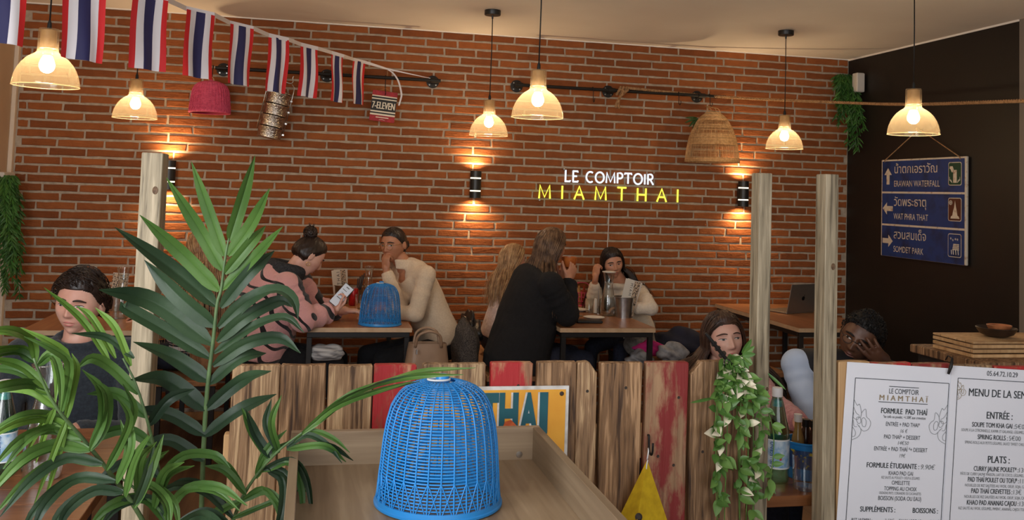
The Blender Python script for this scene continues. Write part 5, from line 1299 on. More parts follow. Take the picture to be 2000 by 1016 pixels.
# frond B, leaf colour lightened as if window lit, sweeping to the left edge
frond([(300, 1060, 1.78), (266, 995, 1.74), (207, 914, 1.70), (160, 855, 1.66), (118, 806, 1.62), (90, 760, 1.60), (66, 700, 1.58)], [
 [(70, 705), (40, 680), (-20, 690, -.1), (-50, 740, -.12), ('b', .026)], [(70, 705), (60, 670), (20, 650, -.06), (-40, 652, -.1), ('b', .026)], [(74, 712), (100, 690), (112, 730, -.02), (108, 790, -.04), ('b', .022)],
 [(92, 760), (40, 715), (-30, 700, -.05), ('b', .026)], [(96, 768), (60, 750), (0, 755, -.08), (-60, 770, -.1), ('b', .026)], [(110, 795), (70, 765), (20, 757, .02), (-40, 768, 0), ('b', .026)],
 [(118, 806), (128, 760), (132, 700, -.05), (96, 668, -.08), (40, 640, -.1), ('b', .024)], [(128, 820), (140, 770), (150, 720, -.03), (140, 690, -.03), ('b', .022)],
 [(140, 836), (90, 818), (30, 828, -.08), (-40, 868, -.12), ('b', .026)], [(160, 857), (100, 838), (40, 858, -.08), (-20, 920, -.12), ('g', .027)], [(176, 878), (110, 868), (40, 900, -.06), (-40, 990, -.1), ('g', .028)],
 [(200, 906), (130, 895), (60, 940, -.06), (0, 1010, -.1), ('d', .028)], [(208, 916), (240, 860), (262, 800, -.02), (240, 750, -.05), ('g', .024)], [(176, 878), (200, 820), (196, 760, -.05), (160, 722, -.08), ('g', .024)],
 [(225, 940), (150, 935), (90, 985, -.08), (60, 1050, -.1), ('d', .028)], [(240, 960), (180, 960), (120, 1000, -.02), (90, 1060, -.05), ('d', .028)], [(228, 942), (250, 880), (235, 820, .03), ('g', .022)],
 [(245, 968), (262, 900), (290, 850, -.03), ('g', .022)], [(262, 990), (285, 930), (300, 870, .02), ('d', .022)], [(108, 796), (90, 840), (70, 905, .03), ('b', .016)], [(128, 822), (120, 870), (84, 990, .0), ('b', .017)],
], M_pb, 1.66, .025, .005, 1, .68)
# frond C: leaves in front of the man
frond([(330, 1050, 1.90), (312, 930, 1.86), (290, 830, 1.83), (265, 750, 1.82), (240, 700, 1.82)], [
 [(214, 705), (160, 625), (86, 562, -.05), ('b', .018)], [(226, 700), (180, 622), (150, 598, .02), ('b', .016)], [(256, 715), (225, 640), (186, 601, .0), ('b', .017)],
 [(262, 700), (210, 660), (140, 651, -.05), ('d', .016)], [(270, 770), (220, 720), (180, 700, -.03), (150, 720, -.05), ('g', .022)], [(285, 815), (230, 770), (170, 770, -.05), ('g', .024)], [(290, 832), (330, 780), (380, 760, .03), ('d', .026)],
 [(300, 870), (250, 840), (200, 850, -.03), (170, 880, -.05), ('g', .024)], [(312, 930), (360, 890), (420, 890, -.04), (450, 915, -.05), ('g', .022)], [(312, 935), (270, 900), (215, 920, -.04), (180, 970, -.05), ('d', .025)],
], M_pg, 1.84, .02, .0045, 0, .95)
# frond D: low right side leaves arching over the tray
frond([(440, 1060, 1.92), (470, 980, 1.90), (500, 930, 1.88), (545, 880, 1.86), (590, 845, 1.85)], [
 [(590, 846), (680, 775), (790, 738, -.14), (905, 732, -.2), ('g', .020)], [(575, 862), (650, 800), (740, 765, -.1), (820, 745, -.18), ('d', .018)], [(560, 874), (600, 850), (640, 870, 0), (668, 905, 0), ('d', .016)],
 [(500, 932), (520, 880), (560, 840, .03), ('g', .020)], [(512, 918), (570, 900), (600, 940, -.04), (612, 1030, -.06), ('d', .022)], [(470, 980), (520, 960), (560, 1000, -.03), (575, 1060, -.04), ('g', .02)],
 [(480, 965), (440, 920), (400, 910, .02), ('g', .022)], [(455, 1010), (400, 960), (340, 950, -.05), (290, 985, -.06), ('d', .024)], [(452, 1012), (520, 985), (590, 960, .02), (620, 975, 0), ('g', .014)],
 [(545, 882), (520, 830), (530, 780, .03), ('d', .02)], [(530, 895), (500, 850), (480, 800, -.02), ('d', .024)], [(470, 980), (430, 1000), (400, 1050, 0), ('g', .022)], [(560, 875), (640, 870), (690, 900, .06), ('d', .016)], [(520, 912), (560, 930), (566, 990, -.05), (548, 1050, -.05), ('d', .022)]], M_pg, 1.88, .02, .0045, 1, .8)
# frond E: bottom middle
frond([(360, 1080, 1.80), (330, 1020, 1.78), (270, 960, 1.76), (230, 930, 1.75)], [
 [(330, 1020), (290, 975), (230, 990, -.05), (190, 1040, -.06), ('d', .026)], [(320, 1010), (360, 960), (420, 960, -.03), (470, 1000, -.05), ('g', .024)], [(300, 990), (330, 930), (380, 910, -.03), ('g', .024)], [(270, 960), (285, 910), (330, 880, -.04), ('g', .022)],
 [(262, 955), (300, 950), (340, 985, -.05), (350, 1040, -.06), ('g', .022)], [(340, 1030), (400, 1000), (460, 1030, -.05), ('d', .024)]], M_pg, 1.76, .022, .0045, 2, .75)
pp_ = V((-.21, -4.95, .0))
MB().lathe([(.12, 0), (.13, .01), (.17, .36), (.178, .365), (.178, .39), (.165, .39), (.15, .34), (1e-4, .34)], 40, pp_).build('pot', mat('dark_pot', s2l(50, 46, 42), rough=.6), pt, smooth=True, world=True)
for (x, y, d_) in ((392, 1040, 1.95), (300, 1060, 1.78), (330, 1050, 1.90), (440, 1060, 1.92), (360, 1080, 1.80)):
    e = atD(x, y, d_); MB().tube(curve_pts([pp_+V((random.uniform(-.03, .03), random.uniform(-.03, .03), .34)), (pp_+V((0, 0, .34))).lerp(e, .5)+V((0, 0, .02)), e], 12), .0055, 8).build('cane', M_stem, pt, smooth='all', world=True)

# ================================================================== ivy garland hanging on the fence
M_iv = mat('ivy_green', s2l(84, 124, 54), s2l(54, 92, 40), rough=.45, scale=14, island=0)
M_iv2 = mat('ivy_mid', s2l(104, 140, 66), s2l(76, 112, 50), rough=.45, scale=14)
def ivy_variegated():
    m, nt, b = _nt('ivy_cream_tip'); N = nt.nodes; L = nt.links; b.inputs['Roughness'].default_value = .5
    tc = N.new('ShaderNodeTexCoord'); sp = N.new('ShaderNodeSeparateXYZ'); L.new(tc.outputs['Object'], sp.inputs[0])
    cr = N.new('ShaderNodeValToRGB'); cr.color_ramp.elements[0].position = .25; cr.color_ramp.elements[0].color = col(s2l(96, 134, 62)); cr.color_ramp.elements[1].position = .62; cr.color_ramp.elements[1].color = col(s2l(226, 216, 190))
    mr = N.new('ShaderNodeMapRange'); mr.inputs[1].default_value = 0; mr.inputs[2].default_value = .034; L.new(sp.outputs['Y'], mr.inputs[0]); L.new(mr.outputs[0], cr.inputs[0]); L.new(cr.outputs[0], b.inputs['Base Color']); return m
M_ivc = ivy_variegated()
def ivy_leaf_mesh(m, L_=.034, W_=.018, cup=.25):
    mb = MB(); rows = []; n = 6
    for i in range(n+1):
        u = i/n; ww = W_/2*math.sin(PI*u**.75)**.9 if 0 < u < 1 else .0004
        rows.append([(-ww, L_*u, cup*ww-.004*u*u), (-ww*.5, L_*u, cup*.3*ww-.004*u*u), (0, L_*u, -.004*u*u), (ww*.5, L_*u, cup*.3*ww-.004*u*u), (ww, L_*u, cup*ww-.004*u*u)])
    mb.grid(rows); me = mb.mesh('leaf', m); me.polygons.foreach_set('use_smooth', [True]*len(me.polygons)); return me
LM = [ivy_leaf_mesh(M_iv), ivy_leaf_mesh(M_iv2, .036, .020), ivy_leaf_mesh(M_ivc, .036, .021, .5), ivy_leaf_mesh(M_iv, .028, .014)]
it = thing('ivy_garland', 'hanging ivy garland with cream tipped leaves on the wide fence plank', 'plant', atY(1430, 1010, FY-.03))
rv = random.Random(21)
o_it = it.location
stems = []
for k in range(11):
    x0 = 1425+rv.uniform(-12, 14); x1 = 1395+110*k/10+rv.uniform(-8, 8)
    a = atY(x0, 700, FY-.012); m1 = atY((x0+x1)/2+rv.uniform(-8, 8), 745, FY-.03-.02*rv.random()); m2 = atY(x1, 830+rv.uniform(-30, 30), FY-.03-.02*rv.random()); e = atY(x1+rv.uniform(-10, 6)-(14 if k > 7 else 0), (1030 if k < 9 else 960)+rv.uniform(-30, 20), FY-.03)
    C = curve_pts([a, m1, m2, e], 30); stems.append(C)
    MB().tube(C, .0016, 5).build('vine', M_iv2, it, smooth='all', world=True)
cnt = 0
for k in range(285):
    C = stems[rv.randrange(len(stems))]; u = rv.random()**.85
    if k < 16: C = stems[rv.choice((8, 9, 10))]; u = rv.uniform(.0, .2)
    p = C[int(u*29)]; which = rv.choices((0, 1, 2, 3), (.37, .32, .15, .16))[0]
    o = bpy.data.objects.new('leaf', LM[which]); COL.objects.link(o); o.parent = it
    o.location = p-o_it
    q = rv.uniform(-PI, PI); down = rv.uniform(-1.0, .35)
    d = V((math.cos(q)*.75, -.35-rv.random()*.5, down)).normalized()
    nrm = V((rv.uniform(-.4, .4), -1, rv.uniform(.1, .9))); xax = d.cross(nrm).normalized(); zax = xax.cross(d)
    s_ = rv.uniform(.85, 1.3)
    o.matrix_local = M.Translation(p-o_it) @ M(((xax.x, d.x, zax.x, 0), (xax.y, d.y, zax.y, 0), (xax.z, d.z, zax.z, 0), (0, 0, 0, 1))) @ M.Scale(s_, 4)
# cluster of leaves at the top right and long thin blades
for k, (x, y, tx_, ty_) in enumerate(((1450, 690, 1468, 662), (1452, 692, 1474, 676), (1450, 694, 1476, 692), (1452, 696, 1470, 712), (1448, 698, 1462, 722), (1440, 695, 1452, 720), (1500, 730, 1535, 762), (1392, 778, 1348, 787))):
    mb = MB(); a = atY(x, y, FY-.03); b = atY(tx_, ty_, FY-.05); blade(mb, a, b, .016 if k < 6 else .009, .0, n=7, nrm=V((0, -1, .2))); mb.build('leaf', M_iv2 if k % 2 else M_iv, it, world=True)
# black plant stake at the top
s0 = atY(1378, 651, FY-.06); s1 = atY(1417, 700, FY-.045)
mb = MB(); mb.tube([s0, s0.lerp(s1, .12), s1], [.003, .0052, .0052], 10)
for u in (.40, .58, .82): c = s0.lerp(s1, u); mb.tube([c, c+(s1-s0).normalized()*.004], .0082 if u < .8 else .011, 12)
mb.build('stake', M_bmetal, it, smooth=True, world=True)
for k in range(7):
    e = stems[k+2][3] if k % 2 else stems[k][6]; MB().tube(curve_pts([s1, s1+V((rv.uniform(-.006, .016), -.004, -.008)), e], 8), .0017, 5).build('vine', M_iv2 if k % 3 else M_bmetal, it, smooth='all', world=True)
MB().tube(curve_pts([s1, atY(1430, 722, FY-.04), atY(1422, 750, FY-.035), atY(1412, 780, FY-.03)], 10), .0017, 5).build('vine', M_iv2, it, smooth='all', world=True)
MB().tube(curve_pts([atY(1425, 692, FY-.045), atY(1436, 697, FY-.04), atY(1452, 694, FY-.03)], 8), .0015, 5).build('vine', M_iv2, it, smooth='all', world=True)
# ================================================================== people
def skin_mat(name, c, c2, rough=.5):
    if name in MATS: return MATS[name]
    m = mat(name, s2l(*c), s2l(*c2), rough=rough, scale=14, bump=.05, bscale=220)
    b = m.node_tree.nodes['Principled BSDF']; b.inputs['Subsurface Weight'].default_value = .12; b.inputs['Subsurface Radius'].default_value = (.01, .004, .002); b.inputs['Subsurface Scale'].default_value = .5
    return m
SK_pale = skin_mat('skin_pale', (226, 180, 160), (214, 158, 138)); SK_mid = skin_mat('skin_mid', (206, 152, 122), (192, 134, 106)); SK_tan = skin_mat('skin_tan', (192, 136, 104), (176, 118, 88)); SK_dark = skin_mat('skin_dark', (112, 76, 56), (90, 58, 42), .42)
def lip_mat(sk, c): return mat('lips_'+sk.name, s2l(*c), rough=.4)
M_sclera = mat('eye_white', s2l(222, 214, 208), rough=.2); M_iris = mat('iris_brown', s2l(60, 40, 28), rough=.1, coat=.5); M_irisg = mat('iris_grey', s2l(92, 104, 104), rough=.1, coat=.5); M_pupil = mat('pupil', (.005, .005, .005), rough=.1)
def hair_mat(name, c, c2, rough=.42):
    return mat(name, s2l(*c), s2l(*c2), rough=rough, scale=30, island=.28, spec=.45)
H_dark = hair_mat('hair_dark_brown', (52, 36, 28), (36, 24, 18)); H_brown = hair_mat('hair_brown', (84, 58, 42), (58, 38, 28)); H_lbrown = hair_mat('hair_light_brown', (134, 104, 78), (82, 58, 42)); H_blond = hair_mat('hair_blond', (196, 160, 118), (150, 112, 78)); H_black = hair_mat('hair_black', (22, 18, 16), (14, 11, 10), .6)
def sstep(x, a=0., b=1.): t = np.clip((x-a)/(b-a), 0, 1); return t*t*(3-2*t)
def head_local(ux, uy, uz, P):
    ux, uy, uz = [np.asarray(q, float) for q in (ux, uy, uz)]
    a, bF, bB, c = .0745*P.get('w', 1), .091, .100, .1125
    x = a*ux; y = np.where(uy > 0, bF*np.abs(uy)**.78, -bB*np.abs(uy)**.9); z = c*uz
    t = sstep(-z, .005, .112)
    x = x*(1-.40*P.get('jaw', 1)*t**1.25); y = np.where(y < 0, y*(1-.5*t), y); z = np.where(y < 0, z+.03*t*np.clip(-uy*1.5, 0, 1), z)
    f = np.clip(uy*2.2, 0, 1); g = lambda cx, cz, sx, sz: np.exp(-((np.abs(x)-cx)/sx)**2-((z-cz)/sz)**2)
    dy = 0
    prof = np.clip((.034-z)/.056, 0, 1)**1.1*sstep(z, -.040, -.027)
    dy += P.get('nose', .024)*np.exp(-(x/(.0075+.0035*np.clip((.02-z)/.05, 0, 1)))**2)*prof
    dy += .007*g(.0125, -.027, .006, .0065)
    dy += -.012*g(.031, .009, .017, .012)+.0065*g(.031, .007, .011, .007)
    dy += .0045*g(.030, .029, .021, .006)+.004*g(.045, -.018, .018, .016)
    dy += .007*g(0, -.0525, .019, .0045)+.0075*g(0, -.0645, .016, .0055)-.006*g(0, -.0585, .021, .0018)
    dy += -.004*g(0, -.078, .022, .006)+.010*g(0, -.098, .019, .014)
    return x, y+dy*f, z
class Head:
    def __init__(s, c, F, U, sc=1.0, **P):
        s.c = V(c); s.F = V(F).normalized(); s.R = s.F.cross(V(U)).normalized(); s.U = s.R.cross(s.F).normalized(); s.s = sc; s.P = P
    def w(s, x, y, z): return s.c+(s.R*x+s.F*y+s.U*z)*s.s
    def dirn(s, x, y, z): return (s.R*x+s.F*y+s.U*z).normalized()
    def grid(s, mb, nu=112, nv=80):
        rows = []
        for i in range(nv+1):
            th = -PI/2+PI*i/nv; q = np.arange(nu)*2*PI/nu
            X, Y, Z = head_local(math.cos(th)*np.cos(q), math.cos(th)*np.sin(q), np.full(nu, math.sin(th)), s.P)
            rows.append([s.w(X[j], Y[j], Z[j]) for j in range(nu)])
        mb.grid(rows, closeu=True)
        for sd in (-1, 1):   # ears
            e = []
            for i in range(9):
                th = -PI/2+PI*i/8; r_ = []
                for j in range(14):
                    q = 2*PI*j/14; px = math.cos(th)*math.cos(q)*.0075; py = math.cos(th)*math.sin(q)*.017; pz = math.sin(th)*.031
                    r_.append(s.w(sd*(.0745*s.P.get('w', 1)+.004+px*sd*0+abs(pz)*.06+.35*max(0, -py)+px*.8*sd*sd), -.012+py-.12*(-pz), -.004+pz))
                e.append(r_)
            mb.grid(e, closeu=True)
    def face(s, x, z, off=0.0):
        a, c = .0745*s.P.get('w', 1), .1125; uz = max(-.98, min(.98, z/c)); t = float(sstep(-z, .005, .112)); ux = x/(a*(1-.40*s.P.get('jaw', 1)*t**1.25))
        uy = math.sqrt(max(.02, 1-ux*ux-uz*uz)); X, Y, Z = head_local(ux, uy, uz, s.P)
        n = V((X*2.2, Y+.02, Z*.5)).normalized()
        return s.w(float(X)+n.x*off, float(Y)+n.y*off, float(Z)+n.z*off)
    def features(s, body, skin, lips=(170, 96, 86), iris=None, brow=(50, 36, 28), gaze=(0, 0), lid=.6, browth=.0042, eyes=True):
        iris = iris or M_iris; lp = lip_mat(skin, lips)
        for sd in (-1, 1):
            cx, cz = .031*sd, .008
            if eyes:
                mb = MB(); n = 20; op = .0062*lid
                def ring(rx, rzt, rzb, ox, oz, off, mi0):
                    return [s.face(cx+ox+rx*math.cos(2*PI*j/n), cz+oz+(rzt if math.sin(2*PI*j/n) > 0 else rzb)*math.sin(2*PI*j/n)*(abs(math.sin(2*PI*j/n))**.3), off) for j in range(n)]
                A = ring(.0145, op, op*.8, 0, 0, .0012, 0); B = ring(.0075, op*.9, op*.75, 0, 0, .0026, 0); C0 = s.face(cx, cz, .0030)
                mb.grid([A, B], 0, closeu=True); mb.add(B+[C0], [(j, (j+1) % n, n) for j in range(n)], 0)
                gx, gz = gaze; r = .0056
                ir = [s.face(cx+gx+r*math.cos(2*PI*j/n), cz+gz+max(-op*.8, min(op*.92, r*math.sin(2*PI*j/n))), .0036) for j in range(n)]
                mb.add(ir, [tuple(range(n))], 1)
                pu = [s.face(cx+gx+.0026*math.cos(2*PI*j/n), cz+gz+max(-op*.8, min(op*.92, .0026*math.sin(2*PI*j/n))), .0042) for j in range(n)]
                mb.add(pu, [tuple(range(n))], 2); mb.build('eye', [M_sclera, iris, M_pupil], body, smooth='all', world=True)
                # upper lid line
                mb = MB(); mb.tube([s.face(cx+.0152*math.cos(q), cz+op*1.05*math.sin(q)**.7 if math.sin(q) > 1e-6 else cz, .0028) for q in [PI*i/10 for i in range(11)]], [.0006+.0008*math.sin(PI*i/10) for i in range(11)], 5); mb.build('eyelash', mat('lash', s2l(34, 24, 20), rough=.6), body, smooth='all', world=True)
            mb = MB(); mb.tube([s.face(cx+sd*(-.019+.040*i/10), .0255+.0065*math.sin(PI*min(1, i/10*.9+.12))-.002*(i/10), .0022) for i in range(11)], [browth*(.35+.65*math.sin(PI*(i+1.5)/12.5)) for i in range(11)], 6, flat=.45, up=s.F); mb.build('eyebrow', mat('brow_%d_%d' % brow[:2], s2l(*brow), rough=.7), body, smooth='all', world=True)
        mb = MB(); rows = []
        for k in range(7):
            v = k/6; row = []
            for j in range(15):
                u = -1+2*j/14; half = .0215
                zt = -.0485-.0095*abs(u)**1.6+(.0012*(1-math.exp(-(u/.18)**2))); zb = -.0695+.011*abs(u)**1.8
                row.append(s.face(u*half, zt*(1-v)+zb*v, .0012))
            rows.append(row)
        mb.grid(rows); mb.build('lips', lp, body, smooth='all', world=True)
def cap(mb, a, b, ra, rb, n=20, m=7):
    """capsule with two radii"""
    a, b = V(a), V(b); d = b-a; L = d.length
    az = d.normalized() if L > 1e-6 else V((0, 0, 1)); pr = []
    for i in range(m+1): q = -PI/2+PI/2*i/m; pr.append((max(1e-5, ra*math.cos(q)), ra*math.sin(q)))
    for i in range(m+1): q = PI/2*i/m; pr.append((max(1e-5, rb*math.cos(q)), L+rb*math.sin(q)))
    mb.lathe(pr, n, a, axis=az)
def ellip(mb, c, ax, ay, az):
    rows = []
    for i in range(15):
        th = -PI/2+PI*i/14; rows.append([V(c)+V(ax)*(math.cos(th)*math.cos(q))+V(ay)*(math.cos(th)*math.sin(q))+V(az)*math.sin(th) for q in [2*PI*j/24 for j in range(24)]])
    mb.grid(rows, closeu=True)
def loft(mb, pts, w, d, lat, n=28, fold=0, seed=0):
    """closed elliptical loft; lat = side axis; w,d half widths"""
    P = [V(p) for p in pts]; k = len(P); lat = V(lat).normalized(); rows = []; r = random.Random(seed)
    for i in range(k):
        t = (P[min(i+1, k-1)]-P[max(i-1, 0)]).normalized(); l = (lat-t*lat.dot(t)).normalized(); dep = t.cross(l)
        rows.append([P[i]+l*(w[i]*math.copysign(abs(math.cos(q))**.85, math.cos(q)))+dep*(d[i]*math.copysign(abs(math.sin(q))**.9, math.sin(q)))*(1+fold*math.sin(4*q+i*1.7+seed)) for q in [2*PI*j/n for j in range(n)]])
    mb.grid(rows, closeu=True); b = len(mb.v)
    mb.add([rows[0][j] for j in range(n)], [tuple(range(n-1, -1, -1))]); mb.add([rows[-1][j] for j in range(n)], [tuple(range(n))])
def lerp_list(P, n):
    return curve_pts(P, n)
def hand(mb, wr, d, nrm, thumb, curls=(.5, .55, .6, .65), s=1.0, spread=.06, thumb_dir=None, thumb_curl=.3):
    """palm plus five jointed fingers; d = wrist to knuckles, nrm = out of the palm side, thumb = +1/-1 side"""
    wr = V(wr); d = V(d).normalized(); nrm = V(nrm); nrm = (nrm-d*nrm.dot(d)).normalized(); lat = d.cross(nrm)*thumb
    cap(mb, wr-d*.02*s, wr+d*.02*s, .024*s, .026*s)
    ellip(mb, wr+d*.052*s, lat*.040*s, nrm*.0155*s, d*.052*s)
    ellip(mb, wr+d*.078*s, lat*.039*s, nrm*.0125*s, d*.022*s)
    ellip(mb, wr+d*.035*s+lat*.022*s+nrm*.006*s, lat*.020*s, nrm*.017*s, d*.034*s)
    for k, (off, ln, cu) in enumerate(((.0295, .070, curls[0]), (.0098, .078, curls[1]), (-.0100, .072, curls[2]), (-.0285, .056, curls[3]))):
        p = wr+(d*(.088-abs(off-.005)*.15)+lat*off)*s; ang = cu*.55; dirv = d
        side = lat; fan = spread*(1.5-k)
        base = (d+lat*fan).normalized()
        for j, frac in enumerate((.44, .32, .26)):
            dv = base*math.cos(ang)+nrm*math.sin(ang); q = p+dv*(ln*frac*s)
            cap(mb, p, q, (.0088-.0008*j)*s, (.0082-.0009*j)*s, 12, 4); p = q; ang += cu*(1.0 if j == 0 else .8)
    td = V(thumb_dir).normalized() if thumb_dir is not None else (d*.62+lat*.72+nrm*.3).normalized()
    p = wr+(d*.024+lat*.026)*s; q = p+td*.042*s; cap(mb, p, q, .0135*s, .0105*s, 12, 4); td2 = (td+d*thumb_curl).normalized(); q2 = q+td2*.030*s; cap(mb, q, q2, .0103*s, .0092*s, 12, 4); td3 = (td2+d*thumb_curl*.6).normalized(); cap(mb, q2, q2+td3*.022*s, .0092*s, .0075*s, 12, 4)
def remesh(o, vox, smooth=2, dec=None, fac=.5):
    m_ = o.modifiers.new('remesh', 'REMESH'); m_.mode = 'VOXEL'; m_.voxel_size = vox; m_.use_smooth_shade = True
    if smooth: s_ = o.modifiers.new('smooth', 'SMOOTH'); s_.factor = fac; s_.iterations = smooth
    if dec: d_ = o.modifiers.new('decimate', 'DECIMATE'); d_.ratio = dec
    return o
PEOPLE = {}
class Person:
    def __init__(s, label, head, neck, chest, pelvis, sh, el, wr, lat, body_dir, skin, hs=1.0, vox=.005, hands=(None, None), legs=True, girth=1.0):
        """sh/el/wr: pairs of points; lat: axis from shoulder 0 to shoulder 1"""
        s.h = head; s.neck, s.chest, s.pelvis = V(neck), V(chest), V(pelvis); s.sh = [V(p) for p in sh]; s.el = [V(p) for p in el]; s.wr = [V(p) for p in wr]
        s.lat = V(lat).normalized(); s.bd = V(body_dir).normalized(); s.g = girth; s.skin = skin
        mb = MB(); head.grid(mb)
        hb = head.w(0, -.022, -.062); ht = head.w(0, -.018, -.01); cap(mb, ht, hb, .052*head.s, .052*head.s); cap(mb, hb, s.neck, .052*head.s, .058*head.s)
        s.spine = [s.neck-V((0, 0, .02)), s.neck.lerp(s.chest, .35), s.chest, s.chest.lerp(s.pelvis, .5), s.pelvis]
        g = girth; loft(mb, curve_pts(s.spine, 10), [x*g for x in (.06, .10, .15, .155, .15, .145, .138, .135, .14, .145, .13)], [x*g for x in (.05, .07, .085, .095, .098, .095, .092, .09, .095, .10, .09)], s.lat)
        for i in (0, 1):
            cap(mb, s.neck.lerp(s.sh[i], .35)-V((0, 0, .03)), s.sh[i], .05*g, .046*g); cap(mb, s.sh[i], s.el[i], .043*g, .034*g); cap(mb, s.el[i], s.wr[i], .033*g, .022*head.s)
            if hands[i]: hand(mb, s.wr[i], **hands[i])
        s.vis = mb; me_name = 'person'
        o = mb.build('person', skin, smooth='all'); s.o = o; WM[o.name] = M.Identity(4)
        # origin at the seat below the pelvis
        base = V((s.pelvis.x, s.pelvis.y, 0)); o.data.transform(M.Translation(-base)); o.location = base; WM[o.name] = M.Translation(base)
        remesh(o, vox, 1, None, .4); tag(o, label, 'person')
    def garment(s, name, m, t=.016, sleeves=(1, 1), hem=None, vox=.009, collar=None, fold=.03, seed=1, vneck=0, extra=None, sl_r=(.062, .05, .040), short=(1, 1), torso=True, wts=None, smooth=3):
        mb = MB(); g = s.g
        if torso:
            W = wts or [(.085, .085), (.135, .10), (.17, .112), (.182, .12), (.182, .125), (.18, .125), (.178, .125), (.178, .125), (.182, .13), (.188, .135), (.185, .13)]
            P = curve_pts(s.spine, 10); P[0] = P[0]-V((0, 0, vneck)); loft(mb, P, [a*g for a, b in W], [b*g for a, b in W], s.lat, fold=fold, seed=seed)
        for i in (0, 1):
            if not sleeves[i]: continue
            cap(mb, s.neck.lerp(s.sh[i], .45)-V((0, 0, .035)), s.sh[i], (.055+t*.6)*g, sl_r[0]*g)
            A, B, C = s.sh[i], s.el[i], s.wr[i]; C = B.lerp(C, short[i])
            P = [A.lerp(B, u/12) for u in range(12)]+[B]+[B.lerp(C, u/12) for u in range(1, 13)]
            R_ = [sl_r[0]+(sl_r[1]-sl_r[0])*u/12 for u in range(12)]+[sl_r[1]*1.02]+[sl_r[1]+(sl_r[2]-sl_r[1])*u/12 for u in range(1, 13)]
            rr_ = random.Random(seed*7+i); R_ = [r*g*(1+fold*2.4*rr_.uniform(-1, 1)) for r in R_]
            mb.tube(P, R_, 20); 
            cap(mb, A, A+V((0, 0, .001)), sl_r[0]*g, sl_r[0]*g); cap(mb, B, B+V((0, 0, .001)), sl_r[1]*g*1.02, sl_r[1]*g*1.02)
        if extra: extra(mb)
        o = mb.build(name, m, s.o, smooth='all', world=True); remesh(o, vox, smooth); return o
    def trousers(s, m, seat_z, knee=.44, spread=.10, sd=(1, 1), name='trousers', shoe=None, turn=0):
        mb = MB(); b = s.bd; lat = s.lat; P = V((s.pelvis.x, s.pelvis.y, max(s.pelvis.z-.02, seat_z+.105)))
        ellip(mb, P, lat*.175*s.g, b*.13*s.g, V((0, 0, .10)))
        for i, k in enumerate((-1, 1)):
            hp_ = P+lat*(.085*k); kn_ = P+b*knee+lat*(spread*k); kn_.z = seat_z+.055; an = kn_+b*.04; an.z = .09
            cap(mb, hp_, kn_, .085*s.g, .062*s.g); cap(mb, kn_, an, .060*s.g, .045*s.g)
            q = MB(); ellip(q, an+b*.06-V((0, 0, .045)), b*.125, lat*.045, V((0, 0, .042))); q.build('shoe', mat('shoe_dark', (.02, .018, .016), rough=.5), s.o, smooth='all', world=True)
        o = mb.build(name, m, s.o, smooth='all', world=True); remesh(o, .014, 3); return o
HL = ([-1, -.3, 0, .22, .45, .7, 1], [-.80, -.62, -.15, .22, .47, .56, .58])
def hair_cap(H, body, m, thick=.016, line=HL, noise=.004, seed=1, back=1.0, name='hair', tex=0, part=None):
    r = random.Random(seed); mb = MB(); nu, nv = 160, 110; ph = [r.uniform(0, 6) for _ in range(4)]; grid = []; ok = []
    for i in range(nv+1):
        th = -PI/2+PI*i/nv; row = []; okr = []
        for j in range(nu):
            q = 2*PI*j/nu; u = (math.cos(th)*math.cos(q), math.cos(th)*math.sin(q), math.sin(th)); lim = float(np.interp(u[1], *line))
            e = u[2]-lim; X, Y, Z = head_local(*u, H.P); k = float(sstep(e, 0, .28)); tk = thick*(.25+.75*k)*(back if u[1] < 0 else 1)+noise*(math.sin(14*q+3*math.sin(6*u[2]+ph[0])+ph[1])*.6+math.sin(31*q+ph[2]+9*u[2])*.4)*k
            if e < 0: tk = -.004
            n = V((u[0], u[1], u[2])); row.append(H.w(float(X)+n.x*tk, float(Y)+n.y*tk, float(Z)+n.z*tk)); okr.append(e > -.10)
        grid.append(row); ok.append(okr)
    mb.add([p for row in grid for p in row], [(i*nu+j, i*nu+(j+1) % nu, (i+1)*nu+(j+1) % nu, (i+1)*nu+j) for i in range(nv) for j in range(nu) if ok[i][j] and ok[i+1][j] and ok[i][(j+1) % nu]])
    return mb
def scalp(H, r, line, lo=.02):
    while True:
        th = math.asin(r.uniform(-.9, 1)); q = r.uniform(0, 2*PI); u = (math.cos(th)*math.cos(q), math.cos(th)*math.sin(q), math.sin(th))
        if u[2]-float(np.interp(u[1], *line)) > lo: return u
